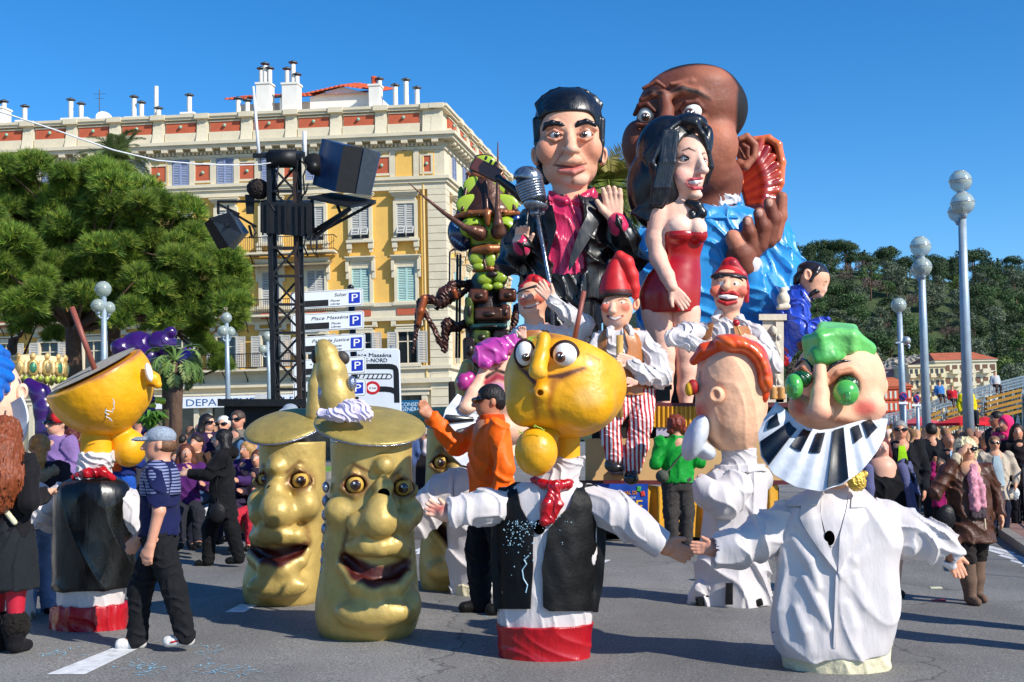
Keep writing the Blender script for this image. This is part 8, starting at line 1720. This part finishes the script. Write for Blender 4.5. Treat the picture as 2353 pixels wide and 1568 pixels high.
# ================================================================ far buildings under the hill
zf=lambda x,y:(1764.8+.25*x,551.5+.25*y)
def block(name,label,Y,x0,x1,y0,y1,dep,wall,rows,cols,wm,roof=None,bal=False,ww=.55,wh=.6):
    f=Fig(name,label,'building',Y=Y,at=((x0+x1)/2,y1));A=f.w(x0,y0);B=f.w(x1,y1);k=MB();k.box(A[0],B[0],Y,Y+dep,B[2]-6,A[2]);f.add(k,'wall',wall)
    k=MB();k.box(A[0]-.3,B[0]+.3,Y-.4,Y+dep,A[2],A[2]+.5);f.add(k,'cornice',wall)
    if roof:
        k=MB();k._add([(A[0]-.5,Y-.6,A[2]+.5),(B[0]+.5,Y-.6,A[2]+.5),(B[0]+.5,Y+dep+.5,A[2]+.5),(A[0]-.5,Y+dep+.5,A[2]+.5),(A[0]+2,Y+dep/2,A[2]+3),(B[0]-2,Y+dep/2,A[2]+3)],[(0,1,5,4),(1,2,5),(2,3,4,5),(3,0,4),(0,3,2,1)]);f.add(k,'roof',roof)
    W_=(B[0]-A[0])/cols;H_=(A[2]-B[2])/rows
    k=MB();k.box(-W_*ww/2,W_*ww/2,-.12,.05,-H_*wh/2,H_*wh/2);me=mkmesh(k,'window');me.materials.append(wm)
    k=MB();k.box(-W_*ww/2-.2,W_*ww/2+.2,-.3,.05,-H_*wh/2-.35,-H_*wh/2);ms=mkmesh(k,'sill');ms.materials.append(wall)
    k=MB();k.box(-W_*.5,W_*.5,-1.2,0,-H_*.46,-H_*.1);mbal=mkmesh(k,'balcony');mbal.materials.append(wall)
    for i in range(rows):
        for j in range(cols):
            p=(A[0]+W_*(j+.5),Y,A[2]-H_*(i+.5));o=bpy.data.objects.new('window',me);COL.objects.link(o);o.parent=f.root;o.location=[float(q) for q in np.array(p)-f.o]
            o2=bpy.data.objects.new('sill',ms);COL.objects.link(o2);o2.parent=o
            if bal and j%2==0: o3=bpy.data.objects.new('balcony',mbal);COL.objects.link(o3);o3.parent=o
    return f
cream_w=mat('cream_render','#d8cda6',.85,var=.08,vs=.3);lilac=mat('lilac_render','#8f7f86',.9,var=.06,vs=.3);orange_w=mat('orange_render','#c8593a',.9,var=.08,vs=.3);farglass=mat('far_glass','#3c3d40',.3);far_brown=mat('far_loggia','#6a4a38',.7)
block('apartment_block','ornate cream apartment block with many tall windows below the wooded hill',300,2088,2177,844,975,18,cream_w,5,7,farglass,None,True,.5,.62)
block('apartment_block','long cream apartment block with red roof and brown loggias below the hill',306,2150,2297,833,975,20,mat('cream_yellow','#d4ccb0',.85,var=.08,vs=.3),5,8,far_brown,mat('far_tile','#b5603c',.8,var=.2,vs=.4),True,.62,.5)
block('apartment_block','blank lilac-grey block at the foot of the pale rock',312,2020,2092,850,975,16,lilac,2,3,lilac,None,False,.3,.3)
block('town_house','orange-red town house with pale shutters low behind the sign',285,2030,2098,894,975,14,orange_w,3,6,mat('far_shutter','#c9cfc0',.7),mat('far_tile','#b5603c'),False,.42,.6)
block('garden_house','small white villa with red roof high on the hill at the right',480,2338,2380,742,775,12,mat('white_plaster','#e3dfd6'),1,3,farglass,mat('far_tile','#b5603c'))
rk=Fig('rock_face','pale bare rock outcrop above the cream apartment blocks','rock',Y=338,at=(2080,870))
rk.part('rock',mat('pale_rock','#9a9284',.95,var=.3,vs=.25,bump=1,bs=.5),[b(2075,848,20,55,26,50),b(2120,838,20,50,22,46),b(2045,856,10,30,20,40),b(2160,840,30,30,16,40)],vox=2.6,k=10,fold=(3.5,22,3,(1,1,1)))
# ================================================================ scaffold grandstand
gs=Fig('grandstand','grey scaffold grandstand with yellow seat planks climbing towards the right','grandstand',Y=74,at=(2250,1010))
stl=mat('scaffold_steel','#97a4ad',.4,metal=.5,var=.1,vs=2);yel=mat('yellow_plank','#a87a24',.7,var=.15,vs=2)
topl=edge([(948,2030),(938,2100),(912,2165),(886,2260),(858,2370),(840,2440)][::1]) if False else (lambda x:float(np.interp(x,[2010,2100,2165,2260,2370,2460],[958,940,914,888,860,836])))
for i,x in enumerate(np.arange(2020,2460,11)):
    y=topl(x);k=MB();k.obox(gs.w(x,y),gs.w(x,1012),.07,.07);gs.add(k,'post',stl)
    if i%2==0:
        k=MB();k.obox(gs.w(x,y+26,-8),gs.w(x+22,1010,-8),.06,.06);gs.add(k,'brace',stl)
        k=MB();k.obox(gs.w(x+22,y+22,-8),gs.w(x,1010,-8),.06,.06);gs.add(k,'brace',stl)
for off in (0,7,14,22,40,60):
    xs=[2010,2100,2165,2260,2370,2460]
    for a,c in zip(xs,xs[1:]): k=MB();k.obox(gs.w(a,topl(a)+off,-6),gs.w(c,topl(c)+off,-6),.07,.07);gs.add(k,'rail',stl)
for i,x in enumerate(np.arange(2010,2460,3.2)):
    y=topl(x);k=MB();k.obox(gs.w(x,y,-7),gs.w(x,y+21,-7),.03,.03);gs.add(k,'baluster',stl)
for off,d in ((30,20),(42,10),(54,0),(66,-10),(78,-20)):
    for a,c in ((2030,2100),(2110,2165),(2175,2255),(2265,2350),(2360,2450)): k=MB();k.obox(gs.w(a,topl(a)+off,d-20),gs.w(c-6,topl(c-6)+off,d-20),.5,.16);gs.add(k,'seat_plank',yel)
# red market umbrellas
for lab,x,y,wd,Y in (('pinkish red market parasol left of the middle lamp post',2112,966,52,46),('bright red market parasol between the two taller lamps',2206,965,58,44),('red market parasol right of the tallest lamp post',2262,966,44,47)):
    f=Fig('market_parasol',lab,'parasol',Y=Y,at=(x,1060),group='red market parasols');c=f.w(x,y-9);r_=wd*f.s;n=8;k=MB()
    ring=[c+np.array([r_*math.cos(2*math.pi*i/n+.4),r_*math.sin(2*math.pi*i/n+.4),-16*f.s]) for i in range(n)];low=[p+np.array([0,0,-6*f.s]) for p in ring]
    k._add([c]+ring+low,[(0,1+i,1+(i+1)%n) for i in range(n)]+[(1+i,1+n+i,1+n+(i+1)%n,1+(i+1)%n) for i in range(n)]);f.add(k,'canopy',cloth('#c8202a' if x>2150 else '#c8505a'))
    k=MB();k.tube([f.w(x,1060),c],.03,8);f.add(k,'pole',lampm)
# ================================================================ crowds
def crowd_variants(n,seed):
    rs=np.random.RandomState(seed);out=[];tops=['#1c1c22','#23283a','#3a2a24','#5a1c20','#2a3a5a','#6a6660','#17171a','#8a7a66','#2c4a34','#b8b4ae'];hairs=['#17100c','#2a1a12','#4a3020','#7a5a3c','#8a8680','#0e0c0c']
    for i in range(n):
        t=tops[i%len(tops)];h=hairs[rs.randint(6)];s='#c08a6c';w_=rs.uniform(.95,1.2);ax=rs.uniform(-.1,.0)
        pr=[b(0,.93,0,.05,.066,.06,c=s),b(0,.95,.012,.056,.056,.062,c=h),ch([(0,.87,0,.035),(0,.83,0,.04)],s),lf([(.83,0,0,.06,.055),(.79,0,0,.12*w_,.075),(.65,0,0,.115*w_,.085),(.48,0,0,.115*w_,.085)],t)]
        for sd in (-1,1): pr+=[ch([(sd*.12*w_,.79,0,.044),(sd*.145*w_,.64,.02,.038),(sd*.11,.55+rs.uniform(0,.1),-.08,.03)],t),ch([(sd*.05,.48,0,.065),(sd*.055,.26,0,.05),(sd*.055,.03,0,.04)],'#20222a' if i%3 else '#39486a')]
        V,Fc,co=sdf(pr,pconv,.03,.02,(.5,.5,.5));out.append((V,Fc,co))
    return out
CV=crowd_variants(10,4)
def crowd(name,label,spots,seed):
    rs=np.random.RandomState(seed);VV=[];FF=[];CC=[];n=0
    for x,y in spots:
        V,Fc,co=CV[rs.randint(len(CV))];h=rs.uniform(1.52,1.82);a=rs.uniform(0,6.28);c,s=math.cos(a),math.sin(a);P=V*h;P=np.c_[P[:,0]*c-P[:,1]*s+x,P[:,0]*s+P[:,1]*c+y,P[:,2]+gz(x)]
        VV.append(P);FF.append(Fc+n);n+=len(P);CC.append(np.clip(co*rs.uniform(.9,2.2)*(1+rs.uniform(-.15,.15,3)),0,1))
    o=mobj(name,np.concatenate(VV),np.concatenate(FF),mat('crowd_clothes',None,.85,var=0),cols=np.concatenate(CC));return tag(o,label,'crowd',kind='stuff')
rs=np.random.RandomState(12);sp=[]
for i in range(330):
    Y=24+rs.rand()**1.3*46;px=rs.uniform(2015,2440);sp.append((W(px,1000,Y)[0],Y))
crowd('crowd','dense far crowd filling the street below the grandstand',sp,1)
sp=[]
for i in range(46):
    Y=rs.uniform(27,38);px=rs.uniform(300,640);sp.append((W(px,1000,Y)[0],Y))
for i in range(22):
    Y=rs.uniform(28,40);px=rs.uniform(930,1020);sp.append((W(px,1000,Y)[0],Y))
crowd('crowd','scattered far bystanders under the pines and beside the float',sp,2)
for lab,x,yt,Y,c in (('spectator in bright yellow jacket standing high by the tallest lamp',2229,922,40,'#d8c81c'),('spectator in sky-blue top up on the grandstand',2167,895,72,'#3c78b8'),('spectator in red cap on the grandstand behind the lamps',2196,905,72,'#b8202c'),('pale-dressed spectator standing high on the grandstand steps',2297,872,71,'#b8bcc0')):
    person(lab,x,1060,yt,0,Y=Y,top=c,bot='#23252c',hair='#23180f',seat=1.72)
# ================================================================ steel barriers
def barrier(label,a,c,n):
    """row of n crowd barriers between two ground points"""
    a=np.array(a,float);c=np.array(c,float);u=(c-a)/n
    for i in range(n):
        p=a+u*i;q=a+u*(i+.96);r=empty('crowd_barrier',(p[0],p[1],gz(p[0])),label,'barrier','steel crowd barriers');L_=np.linalg.norm(q-p);d=(q-p)/L_
        P=lambda t,z:(p[0]+d[0]*t,p[1]+d[1]*t,gz(p[0]+d[0]*t)+z)
        k=MB();k.tube([P(0,.15),P(0,1.02),P(.06,1.1),P(L_-.06,1.1),P(L_,1.02),P(L_,.15)],.02,6);k.build('frame',stl,r)
        k=MB();k.tube([P(0,.2),P(L_,.2)],.015,6);k.build('bottom_rail',stl,r)
        m_=int(L_/.13)
        for j in range(1,m_): k=MB();k.tube([P(L_*j/m_,.2),P(L_*j/m_,1.1)],.008,4);k.build('bar',stl,r)
        for t in (.25,L_-.25): k=MB();nn=np.array([-d[1],d[0]]);o=P(t,.03);k.obox((o[0]-nn[0]*.3,o[1]-nn[1]*.3,o[2]),(o[0]+nn[0]*.3,o[1]+nn[1]*.3,o[2]),.05,.03);k.build('foot',stl,r)
gl=lambda x,y:G(x,y)[:2]
barrier('steel crowd barrier behind the spectators on the left',gl(250,1150),gl(640,1120),5)
barrier('steel crowd barrier along the kerb at the right edge',gl(2350,1215),gl(2352+150,1340),4)
# ================================================================ carousel
cr=Fig('carousel','ornate gold and green carousel top behind the blue-haired puppet','carousel',Y=36,at=(70,1080))
gm=mat('carousel_gold',None,.4,metal=.3,var=.2,vs=6,bump=.4,bs=12);s=cr.s;cc=cr.w(66,850);R_=76*s
k=MB();k.lathe([(R_*1.0,-26*s),(R_*1.02,-20*s),(R_*1.05,26*s),(R_*.98,28*s),(R_*.5,32*s),(.05,36*s)],cc,32);cr.add(k,'canopy',mat('carousel_cream','#d9c79a',.6,var=.15,vs=3),smooth=True)
def blob(nm,o,r,a,c):
    V,Fc,co=sdf([dict(t='b',p=[(0,0,0)],r=r,M=rotm(0,0,math.degrees(a)+90),c=c,op='+',k=None,e=None)],pconv,max(r)/5,.1);mobj(nm,V*s,Fc,gm,cr.root,loc=o-cr.o,cols=co)
for i in range(16):
    a=2*math.pi*i/16+.1;u=np.array([math.cos(a),math.sin(a),0]);o=cc+u*R_*1.06
    blob('cartouche',o,(14,6,21),a,'#b89a5c');blob('picture',o+u*3*s,(9,5,14),a,'#3c7a5c' if i%2 else '#8a7a54');blob('finial',o+np.array([0,0,26*s]),(6,5,8),a,'#e0b878');blob('tassel',o+np.array([0,0,-26*s]),(6,5,9),a,'#a8b04a')
    a+=.196;u=np.array([math.cos(a),math.sin(a),0]);o=cc+u*R_*1.05;blob('scroll',o,(6,5,18),a,'#e8c890');blob('tassel',o+np.array([0,0,-24*s]),(6,5,7),a,'#8a9a3a')
for x in (82,103,112,30,52):
    k=MB();k.tube([cr.w(x,872,-20),cr.w(x,1010,-20)],s*1.7,8);cr.add(k,'pole',mat('brass_pole','#c9a24a',.3,metal=.7),smooth=True)
k=MB();k.lathe([(R_*.95,0),(R_*.95,.4)],cr.w(66,1078),28);cr.add(k,'platform',maroon)
# ================================================================ purple and yellow balloon figure under the pines
f=Fig('balloon_figure','huge glossy purple and yellow inflatable figure under the pines','inflatable',Y=33,at=(360,1060));q4=lambda x,y:(.2814*x,569.9+.2814*y)
pu=mat('purple_vinyl',None,.25,var=.05,coat=.5);PU='#35105e';YE='#c9c81c'
f.part('body',pu,[b(*q4(990,815),0,24,22,22,c=PU),b(*q4(1130,820),20,44,40,36,c=PU),b(*q4(1210,920),10,30,44,30,c=PU),b(*q4(1390,690),0,15,13,13,c=PU),b(*q4(1320,780),10,34,30,28,c=PU),b(*q4(1530,905),-10,22,26,22,c='#5a2490'),b(*q4(1600,890),-14,10,14,12,c='#2a0c50'),ch([(*q4(1250,980),10,20),(330,880,10,22),(330,990,10,24)],PU)],vox=2.2,k=6,fold=(1,40,3,(1,1,1)))
f.part('arm',pu,[ch([(*q4(1620,970),-10,9),(*q4(1610,1060),-12,10),(*q4(1540,1090),-14,11),(*q4(1500,1060),-14,8)],YE),ch([(*q4(1350,930),-10,10),(*q4(1380,960),-10,9)],YE)],vox=1.8,k=5)
f.part('arm',pu,[ch([(*q4(240,1110),40,14),(*q4(330,1190),40,22),(*q4(370,1320),40,24),(*q4(380,1500),40,26)],PU)],vox=2.2,k=5)
for i,(x,y) in enumerate(((1250,1240),(1290,1245),(1325,1250),(1240,1320),(1245,1290),(1265,1380),(1300,1385),(1330,1370),(1230,1350),(1225,1260))): f.part('balloon',pu,[b(*q4(x,y),-20,8.5,8,8,c=YE if i%3 else PU)],vox=1.6,k=1)
bush=Fig('strappy_plant','green strappy-leaved plant below the yellow balloons','plant',Y=27,at=(345,1000));rs=np.random.RandomState(3);V=[];Fc=[];co=[]
for i in range(90):
    a=rs.rand()*6.28;l=rs.uniform(.5,1.1);d=np.array([math.cos(a)*.6,math.sin(a)*.6,1]);d/=np.linalg.norm(d);o=np.array([0,0,0.]);sd=np.cross(d,[0,0,1.]);sd/=np.linalg.norm(sd);n=len(V);m_=o+d*l*.6;e=m_+np.array([d[0],d[1],-.3])*l*.6;V+=[o-sd*.03,o+sd*.03,m_+sd*.04,m_-sd*.04,e];Fc+=[(n,n+1,n+2,n+3),(n+3,n+2,n+4)];co+=[np.array(C3('#5a8a34'))*rs.uniform(.6,1.3)]*5
mobj('leaves',np.array(V),Fc,frond_m,bush.root,cols=np.array(co),smooth=False)
# bystanders just outside the right edge whose shadows reach into the picture
person('bystander just beyond the right picture edge casting a long shadow',2470,1500,960,-80,top='#2a2c34',bot='#23252c')
person('second bystander beyond the right picture edge, farther back',2440,1452,975,-80,top='#3a2c34',bot='#23252c',style='long')
# litter on the road
for x,y,c in ((2157,1381,'#a8343a'),(1075,1392,'#c8c4b0'),(2150,1352,'#cfcfae')):
    g=G(x,y);k=MB();k.box(-.06,.06,-.03,.03,0,.012);k.v=[(a+g[0],b_+g[1],z+gz(g[0])) for a,b_,z in k.v];tag(k.build('litter',mat('litter_%s'%c,c,.7),loc=(g[0],g[1],gz(g[0]))),'small scrap of %s litter lying on the asphalt'%{'#a8343a':'red','#c8c4b0':'beige','#cfcfae':'pale green'}[c],'litter')
rs=np.random.RandomState(9);k=MB()
for cx,cy,w_,n in ((330,1535,50,40),(520,1540,80,30),(130,1500,60,24),(470,1500,40,16),(1075,1400,60,20)):
    for i in range(n):
        g=G(cx+rs.normal()*w_*.5,cy+rs.normal()*9);a=rs.rand()*3.14;l=rs.uniform(.01,.06);z=gz(g[0])+.004;k.quad((g[0]-math.cos(a)*l,g[1]-math.sin(a)*l,z),(g[0]+math.sin(a)*.006,g[1]-math.cos(a)*.006,z),(g[0]+math.cos(a)*l,g[1]+math.sin(a)*l,z),(g[0]-math.sin(a)*.006,g[1]+math.cos(a)*.006,z))
tag(k.build('foam_flecks',mat('foam_blue','#8fc4dc',.6)),'pale blue flecks of party foam spattered on the road','foam',kind='stuff')
